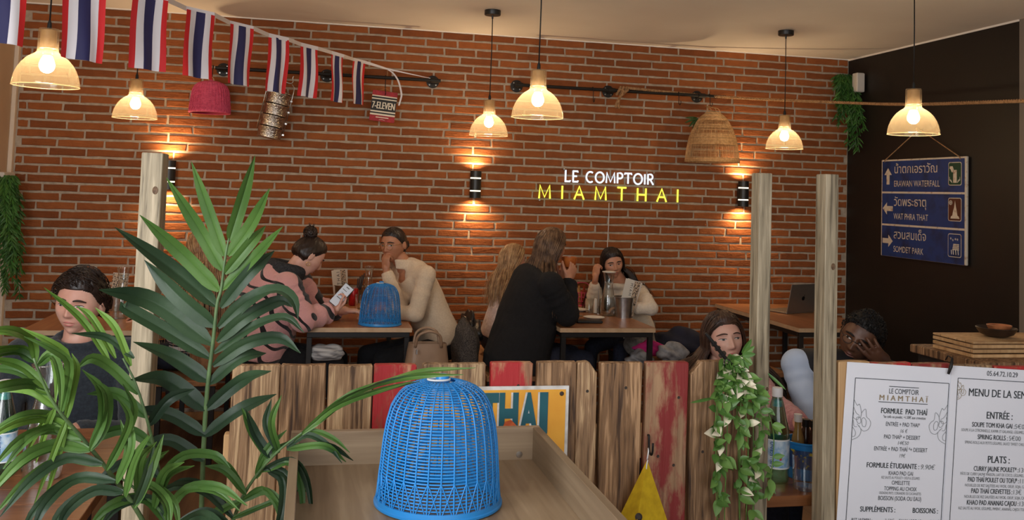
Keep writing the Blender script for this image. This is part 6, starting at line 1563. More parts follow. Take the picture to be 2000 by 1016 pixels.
def strands(mb, H, n, length, rad, r, line=HL, colliders=(), grav=.16, comb=None, part=0.0, off=.014, wave=.0, seg=16, flat=.5, tips=.25, minlen=.7, backk=.45):
    """hair locks combed over the skull and falling under gravity; colliders: (a,b,radius) capsules to drape over"""
    for k in range(n):
        u = scalp(H, r, line); X, Y, Z = head_local(*u, H.P)
        p = H.w(float(X)*1.02, float(Y)*1.02, float(Z)*1.02); nrm = H.dirn(*u)
        sgn = 1 if u[0] > part else -1
        c = comb(u, sgn) if comb else V((sgn*.8, -.35, -.1)); d = (H.R*c[0]+H.F*c[1]+H.U*c[2]).normalized()
        d = (d+nrm*.06).normalized(); step = length*r.uniform(minlen, 1.05)/seg; o_ = off*r.uniform(.35, 1.2); P = [p]; ph = r.uniform(0, 6)
        sx_, sb_, sf_, sz_ = .0745*H.s+o_, .102*H.s+o_, .090*H.s+o_, .114*H.s+o_
        for i in range(seg):
            l = P[-1]-H.c; ly_ = l.dot(H.F); lx, ly, lz = l.dot(H.R)/sx_, ly_/(sf_ if ly_ > 0 else sb_), l.dot(H.U)/sz_
            if comb is None and lz > -.35:
                # combed away from the parting, then down the sides and back of the skull
                t_ = min(1, max(abs(lx)**1.3, (-ly-.15)/.55, 0)); v = (sgn*(1-t_)+.0, -backk*(1-max(0, -ly)), -t_*1.15-.08)
                d = (H.R*v[0]+H.F*v[1]+H.U*v[2]).normalized()
            else: d = (d+V((0, 0, -grav))).normalized()
            q = P[-1]+d*step
            l = q-H.c; ly_ = l.dot(H.F); lx, ly, lz = l.dot(H.R)/sx_, ly_/(sf_ if ly_ > 0 else sb_), l.dot(H.U)/sz_
            if comb is None and ly > .1 and lz < .52 and abs(lx) < .93: lx = sgn*.93      # keep the face free
            rr_ = math.sqrt(lx*lx+ly*ly+lz*lz)
            if lz > -.35 or rr_ < 1: lx, ly, lz = lx/rr_, ly/rr_, lz/rr_
            q = H.c+H.R*(lx*sx_)+H.F*(ly*(sf_ if ly > 0 else sb_))+H.U*(lz*sz_)
            for a, b, cr_ in colliders:
                ab = b-a; t = max(0, min(1, (q-a).dot(ab)/ab.length_squared)); cpt = a+ab*t; v = q-cpt
                if v.length < cr_+o_*.4: q = cpt+v.normalized()*(cr_+o_*.4)
            if wave: q = q+H.R*(wave*math.sin(i*.9+ph))
            d = (q-P[-1]); d = d.normalized() if d.length > 1e-6 else V((0, 0, -1)); P.append(q)
        R_ = [rad*(1-(1-tips)*(i/seg)**2.2) for i in range(seg+1)]
        mb.tube(P, R_, 3, flat=flat, cap=False)
def glasses(H, body, m, r=.021, z=.005, off=.011, thin=.0011, shape=1.0):
    for sd in (-1, 1):
        MB().tube([H.w(sd*.032+r*math.cos(q), .094+off*.3-.006*abs(math.cos(q))*(1 if math.cos(q)*sd > 0 else .3), z+r*shape*math.sin(q)) for q in [2*PI*i/28 for i in range(28)]], thin, 6, closed=True).build('glasses_rim', m, body, smooth='all', world=True)
        MB().tube([H.w(sd*(.032+r), .088, z+.006), H.w(sd*.077, .06, z+.008), H.w(sd*.080, -.005, z+.010), H.w(sd*.077, -.02, z-.004)], thin, 6).build('glasses_arm', m, body, smooth='all', world=True)
    MB().tube([H.w(-.0125, .098, z+.004), H.w(0, .101, z+.008), H.w(.0125, .098, z+.004)], thin, 6).build('glasses_bridge', m, body, smooth='all', world=True)
def facing(p, yawd, pitchd=0, rolld=0):
    """head axes: yaw 0 looks at the camera, + turns to the viewer's right; roll + tips the crown to the viewer's right"""
    b = (CAM-V(p)); b.z = 0; b.normalize(); right = V((-b.y, b.x, 0))   # viewer's right
    a = math.radians(yawd); f = b*math.cos(a)+right*math.sin(a); f = f*math.cos(math.radians(pitchd))+V((0, 0, math.sin(math.radians(pitchd))))
    side = f.cross(V((0, 0, 1))).normalized(); up = side.cross(f).normalized()
    r_ = math.radians(rolld); tow = right-f*right.dot(f); tow = tow-up*tow.dot(up)
    if tow.length > .2: tow.normalize(); up = up*math.cos(r_)+tow*math.sin(r_)
    else: up = up*math.cos(r_)+side*math.sin(r_)
    return f, up
def knit(name, c, c2, scale=90): return mat(name, s2l(*c), s2l(*c2), rough=.95, scale=scale, bump=.35, bscale=scale*2.2, sheen=.2)
M_denim = mat('dark_denim', s2l(36, 42, 62), s2l(26, 30, 46), rough=.85, scale=60, bump=.1)
M_blackcl = mat('black_cloth', s2l(16, 16, 19), s2l(22, 22, 26), rough=.95, scale=60, bump=.15)
Zv = V((0, 0, 1))

# ---- man in the dark sweater, near left
hc = atY(156, 594, -2.85); F, U = facing(hc, -24, -4, 4); H = Head(hc, F, U, 1.0, w=1.04, jaw=.78, nose=.025)
b, _ = facing(hc, -12); lat = V((b.y, -b.x, 0)); nk = hc+V((.0, .02, -.135)); ch = nk+V((0, .03, -.17)); pv = V((nk.x, nk.y+.06, .56))
shs = [nk-lat*.195-Zv*.055, nk+lat*.195-Zv*.055]
if (shs[0]-CAM).dot(CR) > (shs[1]-CAM).dot(CR): pass
els = [s_+b*.12+V((0, 0, -.27))+(s_-nk)*.18 for s_ in shs]; wrs = [e+b*.20+V((0, 0, .03))-(e-nk)*.25 for e in els]
wrs = [pv+b*.26+(e-pv)*.25 for e in els]
for w_ in wrs: w_.z = .66
m1 = Person('man in a dark blue sweater with short brown hair at the left', H, nk, ch, pv, shs, els, wrs, lat, b, SK_pale, vox=.0042, hands=(dict(d=b-Zv*.1, nrm=-Zv, thumb=1), dict(d=b-Zv*.1, nrm=-Zv, thumb=-1)))
H.features(m1.o, SK_pale, (196, 120, 112), M_irisg, (58, 42, 34), gaze=(.002, 0), lid=.62, browth=.0048)
def crew(p): 
    def f(mb): mb.tube([p.neck+V((0, 0, -.012))+p.lat*(.078*math.cos(q))+p.bd*(.068*math.sin(q)+.004)+Zv*(.018-.022*math.sin(q)) for q in [2*PI*i/28 for i in range(28)]], .013, 10, closed=True)
    return f
m1.garment('sweater', knit('sweater_navy', (46, 54, 62), (34, 40, 48)), extra=crew(m1)); m1.trousers(M_denim, .46)
mb = hair_cap(H, m1.o, H_dark, .020, ([-1, -.3, 0, .22, .45, .7, 1], [-.62, -.45, .02, .22, .50, .60, .62]), .004, 3)
rv = random.Random(4); strands(mb, H, 900, .055, .0026, rv, ([-1, -.3, 0, .22, .45, .7, 1], [-.6, -.42, .08, .3, .52, .61, .63]), grav=.02, comb=lambda u, s_: (.55+.2*u[0], .35-.3*(u[2]), .35), off=.030, seg=7, tips=.25)
mb.build('hair', H_dark, m1.o, smooth='all', world=True)

# ---- woman with brown hair, near right
hc = atY(1412, 664, -2.95); F, U = facing(hc, 22, 6, -6); H = Head(hc, F, U, 1.0, w=.98, nose=.025)
b, _ = facing(hc, 20); lat = V((b.y, -b.x, 0)); nk = hc+V((-.0, .02, -.13)); ch = nk+V((0, .03, -.16)); pv = V((nk.x, nk.y+.08, .55))
shs = [nk-lat*.165-Zv*.06, nk+lat*.165-Zv*.06]; els = [s_+b*.10+V((0, -.03, -.22))+(s_-nk)*.2 for s_ in shs]; wrs = [e+b*.18-(e-nk)*.3 for e in els]
for w_ in wrs: w_.z = NZ+.04
_k = 0 if (shs[0]-CAM).dot(CR) > (shs[1]-CAM).dot(CR) else 1
els[_k] = atY(1512, 792, -3.28); wrs[_k] = V((1.735, -3.60, NZ+.045))
w1 = Person('woman with long brown hair peering over the plank fence', H, nk, ch, pv, shs, els, wrs, lat, b, SK_pale, vox=.0042, hands=(dict(d=b-Zv*.1, nrm=-Zv, thumb=1), dict(d=b-Zv*.1, nrm=-Zv, thumb=-1)))
H.features(w1.o, SK_pale, (186, 104, 100), M_irisg, (70, 48, 38), gaze=(-.003, -.001), lid=.5, browth=.0034)
w1.garment('sweater', knit('sweater_rose', (206, 150, 150), (176, 116, 120), 70), extra=crew(w1)); w1.trousers(M_denim, .46)
LL = ([-1, -.3, 0, .22, .45, .7, 1], [-.85, -.72, -.35, .12, .42, .58, .62])
mb = hair_cap(H, w1.o, H_brown, .014, LL, .002, 6); rv = random.Random(8)
cl = [(w1.neck, w1.sh[0], .085), (w1.neck, w1.sh[1], .085), (w1.neck, w1.chest, .12), (H.w(0, -.01, -.05), w1.neck, .07)]
strands(mb, H, 1200, .40, .0028, rv, LL, cl, grav=.2, part=.012, off=.016, tips=.3, backk=.22)
mb.build('hair', H_brown, w1.o, smooth='all', world=True)

# ---- man with glasses resting his face on his hand, near right
hc = atY(1680, 661, -3.0); F, U = facing(hc, -16, -8, 26); H = Head(hc, F, U, 1.0, w=1.06, jaw=.7, nose=.025)
b, _ = facing(hc, -18); lat = V((b.y, -b.x, 0)); nk = hc+V((.03, .03, -.13)); ch = nk+V((.0, .04, -.17)); pv = V((nk.x+.02, nk.y+.1, .54))
vr = V((-b.y, b.x, 0))   # viewer's right
shL = atY(1556, 712, -2.98); shR = nk+vr*.21-Zv*.05
elL = atY(1590, 850, -3.08); wrL = V((elL.x+.12, -3.30, NZ-.10))
tipp = atY(1690, 676, -3.125); wrR = atY(1733, 716, -3.10); elR = V((wrR.x+.05, -3.28, NZ+.055))
lt = (shR-shL).normalized()
hd = (atY(1700, 682, -3.115)-wrR)
m2 = Person('man with glasses and black vest resting his face on his hand', H, nk, ch, pv, [shL, shR], [elL, elR], [wrL, wrR], lt, b, SK_dark, vox=.0042, hands=(dict(d=vr-b*.0-Zv*.1, nrm=-Zv, thumb=-1), dict(d=hd, nrm=-b+V((0, 0, -.15)), thumb=1, curls=(.28, .26, .30, .38), spread=.09, s=1.0, thumb_dir=hd.normalized()*.35+Zv*.9-b*.15, thumb_curl=.1)), girth=1.08)
H.features(m2.o, SK_dark, (120, 72, 64), M_iris, (24, 18, 15), gaze=(.003, 0), lid=.66, browth=.005)
M_shirt = mat('pale_blue_shirt', s2l(206, 220, 240), s2l(190, 206, 230), rough=.9, scale=6, bump=.15, bscale=20)
m2.garment('shirt', M_shirt, extra=crew(m2), fold=.035, short=(.95, .92), vox=.008, smooth=2); m2.trousers(M_denim, .46)
def vest(mb):
    P = curve_pts(m2.spine, 10); W = [(.10, .10), (.15, .118), (.185, .13), (.188, .14), (.19, .146), (.192, .148), (.195, .148), (.197, .148), (.20, .15), (.205, .152), (.2, .15)]
    loft(mb, P, [a*1.08 for a, q in W], [q*1.08 for a, q in W], lt)
    for i in (0, 1): cap(mb, m2.neck.lerp(m2.sh[i], .35)-Zv*.01, m2.neck.lerp(m2.sh[i], .86)-Zv*.0, .086, .072)
m2.garment('vest', mat('black_vest', s2l(20, 20, 23), s2l(28, 28, 32), rough=.7, scale=20, bump=.3, bscale=18), sleeves=(0, 0), torso=False, extra=vest)
SL = ([-1, -.3, 0, .22, .45, .7, 1], [-.6, -.42, .05, .30, .56, .66, .68])
mb = hair_cap(H, m2.o, H_black, .012, SL, .002, 9); rv = random.Random(12); strands(mb, H, 1500, .018, .0026, rv, SL, grav=0, comb=lambda u, s_: (rv.uniform(-1, 1), rv.uniform(-1, 1), rv.uniform(-1, 1)), off=.022, seg=4, tips=.7)
mb.build('hair', H_black, m2.o, smooth='all', world=True)
glasses(H, m2.o, M_bmetal, .021, .004, shape=.8, thin=.0014)
q = wrR+(wrR-elR)*-.12; MB().tube([q+V((.03*math.cos(a), .03*math.sin(a), .004*math.cos(a))) for a in [2*PI*i/20 for i in range(20)]], .007, 8, closed=True).build('watch_strap', M_bmetal, m2.o, smooth='all', world=True)

# ---- woman in the cream sweater with glasses
hc = atY(769, 479, -.82); F, U = facing(hc, -34, -6, -4); H = Head(hc, F, U, .93, nose=.023)
nk = V((.585, -.80, 1.075)); ch = V((.68, -.79, .93)); pv = V((.84, -.78, .59)); bd = V((-1, -.25, 0)); lat = V((.25, -1, 0)).normalized()*-1
sN = V((.705, -.975, 1.035)); sF = V((.55, -.66, 1.02)); eN = V((.645, -1.02, TZ+.045)); wN = V((.44, -.965, TZ+.042)); eF = V((.56, -.93, TZ+.045)); mo = H.face(0, -.062); wF = mo+F*.030+V((.015, 0, -.085)); 
fist = dict(d=V((-.1, .0, 1)), nrm=V((.75, .65, .1)), thumb=1, curls=(1.25, 1.3, 1.3, 1.3), s=.86, spread=.0, thumb_dir=V((.35, .2, .9)), thumb_curl=.5)
c1 = Person('woman in a cream knit sweater with glasses resting chin on her fist', H, nk, ch, pv, [sF, sN], [eF, eN], [wF, wN], (sN-sF), bd, SK_tan, vox=.0042, hands=(fist, dict(d=V((-1, .1, 0)), nrm=-Zv, thumb=-1)), girth=.9)
H.features(c1.o, SK_tan, (160, 84, 76), M_iris, (40, 28, 24), gaze=(-.003, -.001), lid=.62, browth=.0036)
M_cream = knit('sweater_cream', (226, 204, 176), (216, 192, 164), 110)
def zipcol(mb):
    for k, z in enumerate((.0, .02, .04)):
        mb.tube([c1.neck+V((0, 0, z-.01))+V((-.02, 0, 0))+c1.lat*((.082-.004*k)*math.cos(q))+c1.bd*((.078+.006*k)*math.sin(q)) for q in [math.radians(128+i*284/24) for i in range(25)]], .013, 8)
c1.garment('sweater', M_cream, extra=zipcol, vneck=.01, sl_r=(.066, .058, .043), short=(.98, .9), fold=.03); c1.trousers(M_blackcl, .47)
BL = ([-1, -.3, 0, .22, .45, .7, 1], [-.62, -.5, .0, .26, .50, .62, .66])
mb = hair_cap(H, c1.o, H_dark, .010, BL, .0012, 14); rv = random.Random(15); bun = H.w(0, -.118, -.01)
def to_bun(mb, H, n, bun, rad, r, line):
    for k in range(n):
        u = V(scalp(H, r, line)); tgt = V(((bun-H.c).dot(H.R), (bun-H.c).dot(H.F), (bun-H.c).dot(H.U))).normalized(); P = []
        for i in range(11):
            v = (u*(1-i/10)+tgt*(i/10)); v.normalize(); X, Y, Z = head_local(v.x, v.y, v.z, H.P); o_ = 1.07+.03*math.sin(PI*i/10); P.append(H.w(float(X)*o_, float(Y)*o_, float(Z)*o_))
        mb.tube(P, rad, 4, flat=.4)
to_bun(mb, H, 190, bun, .0036, rv, BL); mb.sphere(bun, .034, 18, 12)
for k in range(20): mb.tube([bun+V((rv.uniform(-1, 1), rv.uniform(-1, 1), rv.uniform(-1, 1))).normalized()*.036 for _ in range(4)], .004, 4)
strands(mb, H, 14, .10, .002, rv, BL, grav=.2, comb=lambda u, s_: (s_, .2, -.2), off=.012, seg=8)
mb.build('hair', H_dark, c1.o, smooth='all', world=True)
M_goldm = mat('gold_wire', s2l(206, 170, 110), rough=.25, metal=1); glasses(H, c1.o, M_goldm, .0225, .003, thin=.0011)

# ---- woman in the pink patterned jacket looking at her phone
hc = atY(602, 500, -1.13); F, U = facing(hc, 112, -36, 0); H = Head(hc, F, U, .98, nose=.023)
nk = V((-.10, -1.13, 1.045)); ch = V((-.20, -1.12, .90)); pv = V((-.26, -1.1, .58)); bd = V((1, .1, 0)); lat = V((0, -1, 0))
sN = V((-.12, -1.30, .985)); sF = V((-.07, -.95, .985)); eN = V((-.02, -1.34, TZ+.055)); wN = V((.145, -1.20, TZ+.075)); eF = V((.06, -.92, TZ+.05)); wF = V((.2, -1.02, TZ+.06))
pho = atY(667, 577, -1.18)
hold = dict(d=V((.55, .25, .55)), nrm=V((-.5, -.2, .75)), thumb=1, curls=(.9, .95, 1.0, 1.0), s=.9, spread=.02, thumb_dir=V((.3, -.15, .9)), thumb_curl=.2)
p1 = Person('woman in a pink and black patterned jacket looking at her phone', H, nk, ch, pv, [sF, sN], [eF, eN], [wF, wN], (sN-sF), bd, SK_pale, vox=.0050, hands=(dict(d=V((1, 0, 0)), nrm=-Zv, thumb=1), hold))
H.features(p1.o, SK_pale, (186, 110, 104), M_iris, (50, 36, 28), lid=.35)
def zebra():
    m, nt, b = _nt('pink_zebra_fleece'); N = nt.nodes; L = nt.links; b.inputs['Roughness'].default_value = 1; b.inputs['Sheen Weight'].default_value = .3
    tc = N.new('ShaderNodeTexCoord'); mp = N.new('ShaderNodeMapping'); mp.inputs['Rotation'].default_value = (.3, .5, .2); mp.inputs['Scale'].default_value = (1, 1, 1.5); L.new(tc.outputs['Object'], mp.inputs[0])
    wv = N.new('ShaderNodeTexWave'); wv.inputs['Scale'].default_value = 2.6; wv.inputs['Distortion'].default_value = 9; wv.inputs['Detail'].default_value = 1.2; wv.inputs['Detail Scale'].default_value = 1.6; L.new(mp.outputs[0], wv.inputs[0])
    cr = N.new('ShaderNodeValToRGB'); cr.color_ramp.interpolation = 'LINEAR'; e = cr.color_ramp.elements; e[0].position = .13; e[0].color = col(s2l(26, 24, 26)); e[1].position = .17; e[1].color = col(s2l(222, 164, 162))
    L.new(wv.outputs['Fac'], cr.inputs[0]); L.new(cr.outputs[0], b.inputs['Base Color'])
    n = N.new('ShaderNodeTexNoise'); n.inputs['Scale'].default_value = 180; L.new(tc.outputs['Object'], n.inputs['Vector']); bp = N.new('ShaderNodeBump'); bp.inputs['Strength'].default_value = .6; bp.inputs['Distance'].default_value = .01; L.new(n.outputs['Fac'], bp.inputs['Height']); L.new(bp.outputs[0], b.inputs['Normal']); return m
p1.garment('jacket', zebra(), sl_r=(.088, .076, .058), short=(.9, .86), fold=.05, wts=[(.10, .10), (.16, .13), (.20, .15), (.215, .165), (.22, .175), (.22, .18), (.22, .18), (.22, .175), (.22, .17), (.22, .17), (.215, .16)], extra=lambda mb: ellip(mb, V((-.27, -1.13, .86)), V((.14, 0, 0)), V((0, .19, 0)), V((0, 0, .20)))); p1.trousers(M_blackcl, .47)
mb = MB()
for k in range(2): mb.tube([p1.neck+V((-.03-.03*k, 0, .035-.03*k))+V((.08*math.cos(q)+.02*k*math.cos(q), (.095+.02*k)*math.sin(q), -.02*math.cos(q))) for q in [2*PI*i/28 for i in range(28)]], .036, 10, closed=True)
o = mb.build('fleece_collar', mat('charcoal_fleece', s2l(62, 64, 68), s2l(34, 36, 40), rough=1, scale=120, bump=.8, bscale=150), p1.o, smooth='all', world=True); remesh(o, .011, 2)
mb = hair_cap(H, p1.o, H_dark, .012, BL, .0015, 16); rv = random.Random(17); bun = H.w(0, -.075, .115)
to_bun(mb, H, 210, bun, .0038, rv, BL); mb.sphere(bun, .036, 18, 12)
for k in range(46):
    a0 = rv.uniform(0, 6.28); tl_ = V((rv.uniform(-1, 1), rv.uniform(-1, 1), rv.uniform(-.6, 1))).normalized(); ax = tl_.orthogonal().normalized(); ay = tl_.cross(ax)
    mb.tube([bun+(ax*math.cos(a0+i*.5)+ay*math.sin(a0+i*.5))*(.037+.004*rv.random()) for i in range(8)], .0042, 4)
for k in range(7): dv = V((rv.uniform(-.5, .6), rv.uniform(-.4, .4), 1)).normalized(); mb.tube([bun+dv*.03, bun+dv*.06+V((rv.uniform(-.01, .01), 0, 0))], [.003, .0008], 4)
mb.build('hair', H_dark, p1.o, smooth='all', world=True)
MB().tube([H.w(.083, -.008, -.045)+V((.011*math.cos(q), 0, .011*math.sin(q)-.008)) for q in [2*PI*i/18 for i in range(18)]], .0017, 6, closed=True).build('earring', M_goldm, p1.o, smooth='all', world=True)
MB().tube([H.w(-.083, -.008, -.045)+V((.011*math.cos(q), 0, .011*math.sin(q)-.008)) for q in [2*PI*i/18 for i in range(18)]], .0017, 6, closed=True).build('earring', M_goldm, p1.o, smooth='all', world=True)
# phone in her hand: screen towards the viewer
pa = atY(649, 600, -1.185); pb = atY(683, 563, -1.165); ux_ = (pb-pa).normalized(); nn_ = ((CAM-pho).normalized()+V((-.2, 0, .3))).normalized(); nn_ = (nn_-ux_*nn_.dot(ux_)).normalized(); uy_ = nn_.cross(ux_); Lp = .146; Wp = .07
R_ = M(((ux_.x, uy_.x, nn_.x, pho.x), (ux_.y, uy_.y, nn_.y, pho.y), (ux_.z, uy_.z, nn_.z, pho.z), (0, 0, 0, 1)))
t = thing('phone', 'phone with a lit white screen in the hand of the pink jacket woman', 'phone', pho)
mb = MB(); mb.xf = R_; mb.bbox((-Lp/2, -Wp/2, -.008), (Lp/2, Wp/2, 0), .004); mb.build('case', mat('phone_case', s2l(60, 64, 60), rough=.4), t, world=True)
mb = MB(); mb.xf = R_; mb.add([(-Lp/2+.004, -Wp/2+.004, .0004), (Lp/2-.004, -Wp/2+.004, .0004), (Lp/2-.004, Wp/2-.004, .0004), (-Lp/2+.004, Wp/2-.004, .0004)], [(0, 1, 2, 3)]); mb.build('screen', mat('lit_screen', s2l(190, 196, 204), rough=.2, emit=s2l(190, 196, 204), estr=.35), t, world=True)
mb = MB(); mb.xf = R_
for (x, y, w_, h_) in ((.055, 0, .006, .022), (.034, .006, .004, .03), (.015, .004, .003, .02), (-.02, 0, .005, .036), (-.003, -.006, .003, .026)): mb.add([(x-w_/2, y-h_/2, .0009), (x+w_/2, y-h_/2, .0009), (x+w_/2, y+h_/2, .0009), (x-w_/2, y+h_/2, .0009)], [(0, 1, 2, 3)])
mb.build('screen_marks', M_gink, t, world=True)

# ---- woman in the black coat, back to us, drinking
hc = atY(1076, 483, -1.06); F, U = facing(hc, 128, -6, 6); H = Head(hc, F, U, 1.0)
nk = V((1.425, -1.06, 1.085)); ch = V((1.36, -1.06, .92)); pv = V((1.27, -1.06, .585)); bd = V((1, .25, 0)); sN = V((1.42, -1.255, 1.01)); sF = V((1.36, -.90, 1.02)); eN = V((1.535, -1.23, .835)); wN = atY(1109, 548, -1.10); eF = V((1.55, -.88, .82)); wF = atY(1098, 545, -.95)
hN = dict(d=atY(1124, 515, -1.06)-wN, nrm=V((-.35, .9, .1)), thumb=1, curls=(.5, .5, .55, .6), s=.95, spread=.05, thumb_dir=V((-.35, .25, .9)), thumb_curl=.2)
k1 = Person('woman in a black coat with long light brown hair, seen from behind', H, nk, ch, pv, [sF, sN], [eF, eN], [wF, wN], (sN-sF), bd, SK_mid, vox=.0050, hands=(dict(d=V((.2, -.1, 1)), nrm=V((.3, -.9, 0)), thumb=-1, curls=(.5, .5, .55, .6)), hN))
H.features(k1.o, SK_mid, lid=.5)
k1.garment('coat', M_blackcl, sl_r=(.082, .075, .058), short=(.96, .96), fold=.03, extra=lambda mb: loft(mb, [V((1.36, -1.06, .80)), V((1.30, -1.06, .65)), V((1.265, -1.06, .53)), V((1.26, -1.06, .485))], [.215, .235, .25, .245], [.165, .185, .20, .195], (0, 1, 0)), wts=[(.10, .10), (.16, .125), (.20, .14), (.21, .15), (.21, .155), (.21, .16), (.212, .165), (.215, .17), (.22, .175), (.225, .18), (.22, .175)]); k1.trousers(M_denim, .47)
mb = hair_cap(H, k1.o, H_lbrown, .014, LL, .002, 20); rv = random.Random(21)
cl = [(H.w(0, -.01, -.05), k1.neck, .07)]
strands(mb, H, 1400, .40, .0028, rv, LL, cl, grav=.22, off=.016, tips=.3)
mb.build('hair', H_lbrown, k1.o, smooth='all', world=True)
MB().tube([wN+(wN-eN).normalized()*-.004+V((.029*math.cos(q), .029*math.sin(q), -.004*math.cos(q))) for q in [2*PI*i/24 for i in range(24)]], .0028, 6, closed=True).build('bracelet', M_steel, k1.o, smooth='all', world=True)
cupc = atY(1112, 512, -1.02)
t = thing('cup', 'orange brown ceramic cup held by the woman in the black coat', 'cup', cupc-V((0, 0, .035)))
MB().lathe([(.022, -.035), (.034, -.030), (.046, -.005), (.049, .032), (.046, .033), (.042, -.004), (.03, -.025), (1e-4, -.028)], 32, cupc).build('bowl', mat('orange_glaze', s2l(196, 112, 52), s2l(160, 80, 34), rough=.3, scale=20), t, smooth=True, world=True)
MB().lathe([(.020, -.041), (.024, -.035)], 24, cupc).build('foot', mat('orange_glaze', s2l(196, 112, 52)), t, smooth=True, world=True)

# ---- fair haired girl behind the black coat
hc = atY(1002, 508, -.50); F, U = facing(hc, 118, -8, 0); H = Head(hc, F, U, .9)
nk = V((1.335, -.50, .955)); ch = V((1.31, -.50, .83)); pv = V((1.24, -.5, .575)); bd = V((1, 0, 0)); sN = V((1.33, -.64, .90)); sF = V((1.33, -.36, .90)); eN = V((1.38, -.66, .72)); eF = V((1.42, -.34, .74)); wN = V((1.53, -.62, .80)); wF = V((1.55, -.38, .80))
g1 = Person('fair haired child in a pale pink top half hidden behind the black coat', H, nk, ch, pv, [sF, sN], [eF, eN], [wF, wN], (sN-sF), bd, SK_pale, vox=.006, hands=(dict(d=V((1, 0, 0)), nrm=-Zv, thumb=1, s=.8), dict(d=V((1, 0, 0)), nrm=-Zv, thumb=-1, s=.8)), girth=.78)
H.features(g1.o, SK_pale, lid=.5); g1.garment('top', knit('top_pale_pink', (226, 206, 200), (206, 182, 176), 60)); g1.trousers(M_denim, .47, knee=.34)
mb = hair_cap(H, g1.o, H_blond, .013, LL, .002, 30); rv = random.Random(31)
cl = [(g1.neck, g1.sh[0], .07), (g1.neck, g1.sh[1], .07), (g1.neck, g1.chest, .11), (H.w(0, -.01, -.05), g1.neck, .06)]
strands(mb, H, 800, .31, .0030, rv, LL, cl, grav=.2, off=.014, tips=.3); mb.build('hair', H_blond, g1.o, smooth='all', world=True)

# ---- dark haired girl with white hoodie
hc = atY(1196, 514, -.50); F, U = facing(hc, 16, -10, -10); H = Head(hc, F, U, .90, nose=.020)
nk = V((2.13, -.47, .955)); ch = V((2.17, -.44, .82)); pv = V((2.27, -.42, .575)); bd = V((-.8, -.55, 0)); sA = V((2.02, -.40, .90)); sB = V((2.25, -.54, .90)); eA = V((1.92, -.50, TZ+.05)); wA = atY(1163, 543, -.575); eB = V((2.26, -.74, TZ+.05)); wB = V((2.08, -.72, TZ+.05))
cheek = dict(d=V((.10, .04, 1)), nrm=V((.8, .5, .1)), thumb=1, curls=(1.2, 1.2, 1.25, 1.3), s=.82, spread=.0, thumb_dir=V((.35, -.3, .8)), thumb_curl=.4)
g2 = Person('dark haired girl in a white hoodie leaning her cheek on her hand', H, nk, ch, pv, [sA, sB], [eA, eB], [wA, wB], (sB-sA), bd, SK_mid, vox=.0046, hands=(cheek, dict(d=V((-1, .1, 0)), nrm=-Zv, thumb=1, s=.8)), girth=.82)
H.features(g2.o, SK_mid, (180, 92, 86), M_iris, (40, 28, 22), gaze=(.003, -.001), lid=.5, browth=.0036)
g2.garment('hoodie', knit('hoodie_white', (226, 214, 198), (218, 205, 188), 60), sl_r=(.068, .06, .046), short=(.80, .9), fold=.05, extra=lambda mb: mb.tube([g2.neck+V((0, 0, -.01))+V((.088*math.cos(q), .075*math.sin(q)+.02, -.012)) for q in [2*PI*i/28 for i in range(28)]], .022, 10, closed=True)); g2.trousers(M_denim, .47, knee=.34)
mb = hair_cap(H, g2.o, H_dark, .014, LL, .002, 33); rv = random.Random(34)
cl = [(g2.neck, g2.sh[0], .055), (g2.neck, g2.sh[1], .055), (g2.neck, g2.chest, .10), (H.w(0, -.01, -.05), g2.neck, .06)]
strands(mb, H, 1100, .42, .0029, rv, LL, cl, grav=.22, part=-.1, off=.015, tips=.3, backk=.12); mb.build('hair', H_dark, g2.o, smooth='all', world=True)

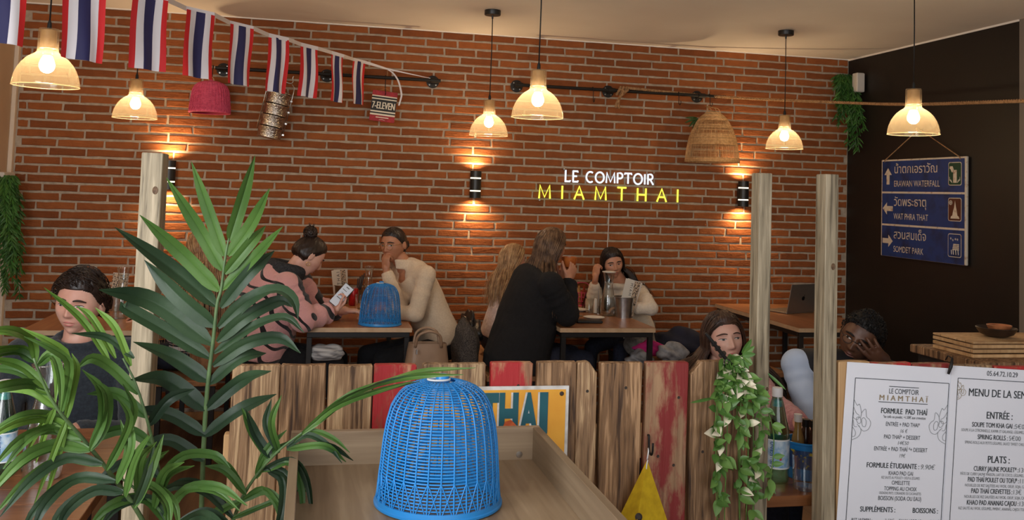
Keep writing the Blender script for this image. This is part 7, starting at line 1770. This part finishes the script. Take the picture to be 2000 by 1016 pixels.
# ---- long haired woman in a striped top behind the palm
hc = atY(396, 488, -.98); F, U = facing(hc, -150, -12, 0); H = Head(hc, F, U, 1.0)
nk = hc+V((.01, -.0, -.135)); ch = nk+V((.03, 0, -.17)); pv = V((-.62, -1.0, .58)); bd = V((-1, .45, 0)).normalized(); lat = V((bd.y, -bd.x, 0)); shs = [nk-lat*.17-Zv*.06, nk+lat*.17-Zv*.06]; els = [s_+V((-.02, -.02, -.26))+(s_-nk)*.2 for s_ in shs]; wrs = [e+bd*.2+Zv*.02-(e-nk)*.2 for e in els]
s1_ = Person('long haired woman in a striped top sitting behind the palm leaves', H, nk, ch, pv, shs, els, wrs, lat, bd, SK_mid, vox=.006, hands=(dict(d=bd, nrm=-Zv, thumb=1), dict(d=bd, nrm=-Zv, thumb=-1)))
H.features(s1_.o, SK_mid, lid=.5)
def stripes():
    m, nt, b = _nt('striped_cotton'); N = nt.nodes; L = nt.links; b.inputs['Roughness'].default_value = .9; g = N.new('ShaderNodeNewGeometry'); sp = N.new('ShaderNodeSeparateXYZ'); L.new(g.outputs['Position'], sp.inputs[0]); mu = N.new('ShaderNodeMath'); mu.operation = 'MULTIPLY'; mu.inputs[1].default_value = 36; L.new(sp.outputs['Z'], mu.inputs[0]); fr = N.new('ShaderNodeMath'); fr.operation = 'FRACT'; L.new(mu.outputs[0], fr.inputs[0]); gt_ = N.new('ShaderNodeMath'); gt_.operation = 'GREATER_THAN'; gt_.inputs[1].default_value = .72; L.new(fr.outputs[0], gt_.inputs[0]); mx = N.new('ShaderNodeMix'); mx.data_type = 'RGBA'; mx.inputs[6].default_value = col(s2l(222, 216, 212)); mx.inputs[7].default_value = col(s2l(36, 36, 44)); L.new(gt_.outputs[0], mx.inputs[0]); L.new(mx.outputs[2], b.inputs['Base Color']); return m
s1_.garment('striped_top', stripes(), fold=.03); s1_.trousers(M_denim, .47)
mb = hair_cap(H, s1_.o, H_lbrown, .014, LL, .002, 40); rv = random.Random(41)
cl = [(s1_.neck, s1_.sh[0], .085), (s1_.neck, s1_.sh[1], .085), (s1_.neck, s1_.chest, .13), (s1_.chest, s1_.pelvis, .11), (H.w(0, -.01, -.05), s1_.neck, .065)]
strands(mb, H, 800, .62, .0032, rv, LL, cl, grav=.2, off=.015, tips=.3, seg=20); mb.build('hair', H_blond, s1_.o, smooth='all', world=True)
cloth_lump('tan_coat', 'tan coat draped on the bench behind the long haired woman', 'coat', (-.53, -1.20, .60), (.10, .09, .13), mat('tan_wool', s2l(160, 118, 84), s2l(130, 94, 66), rough=.95, scale=30, bump=.3), 17, .12)

cloth_lump('striped_cloth', 'white and grey striped cloth on the lap of the pink jacket woman', 'cloth', atY(636, 689, -1.22), (.10, .07, .05), mat('striped_cloth', s2l(206, 206, 206), s2l(120, 120, 124), rough=.9, scale=30, stretch=(.2, 1, 3)), 19, .15)
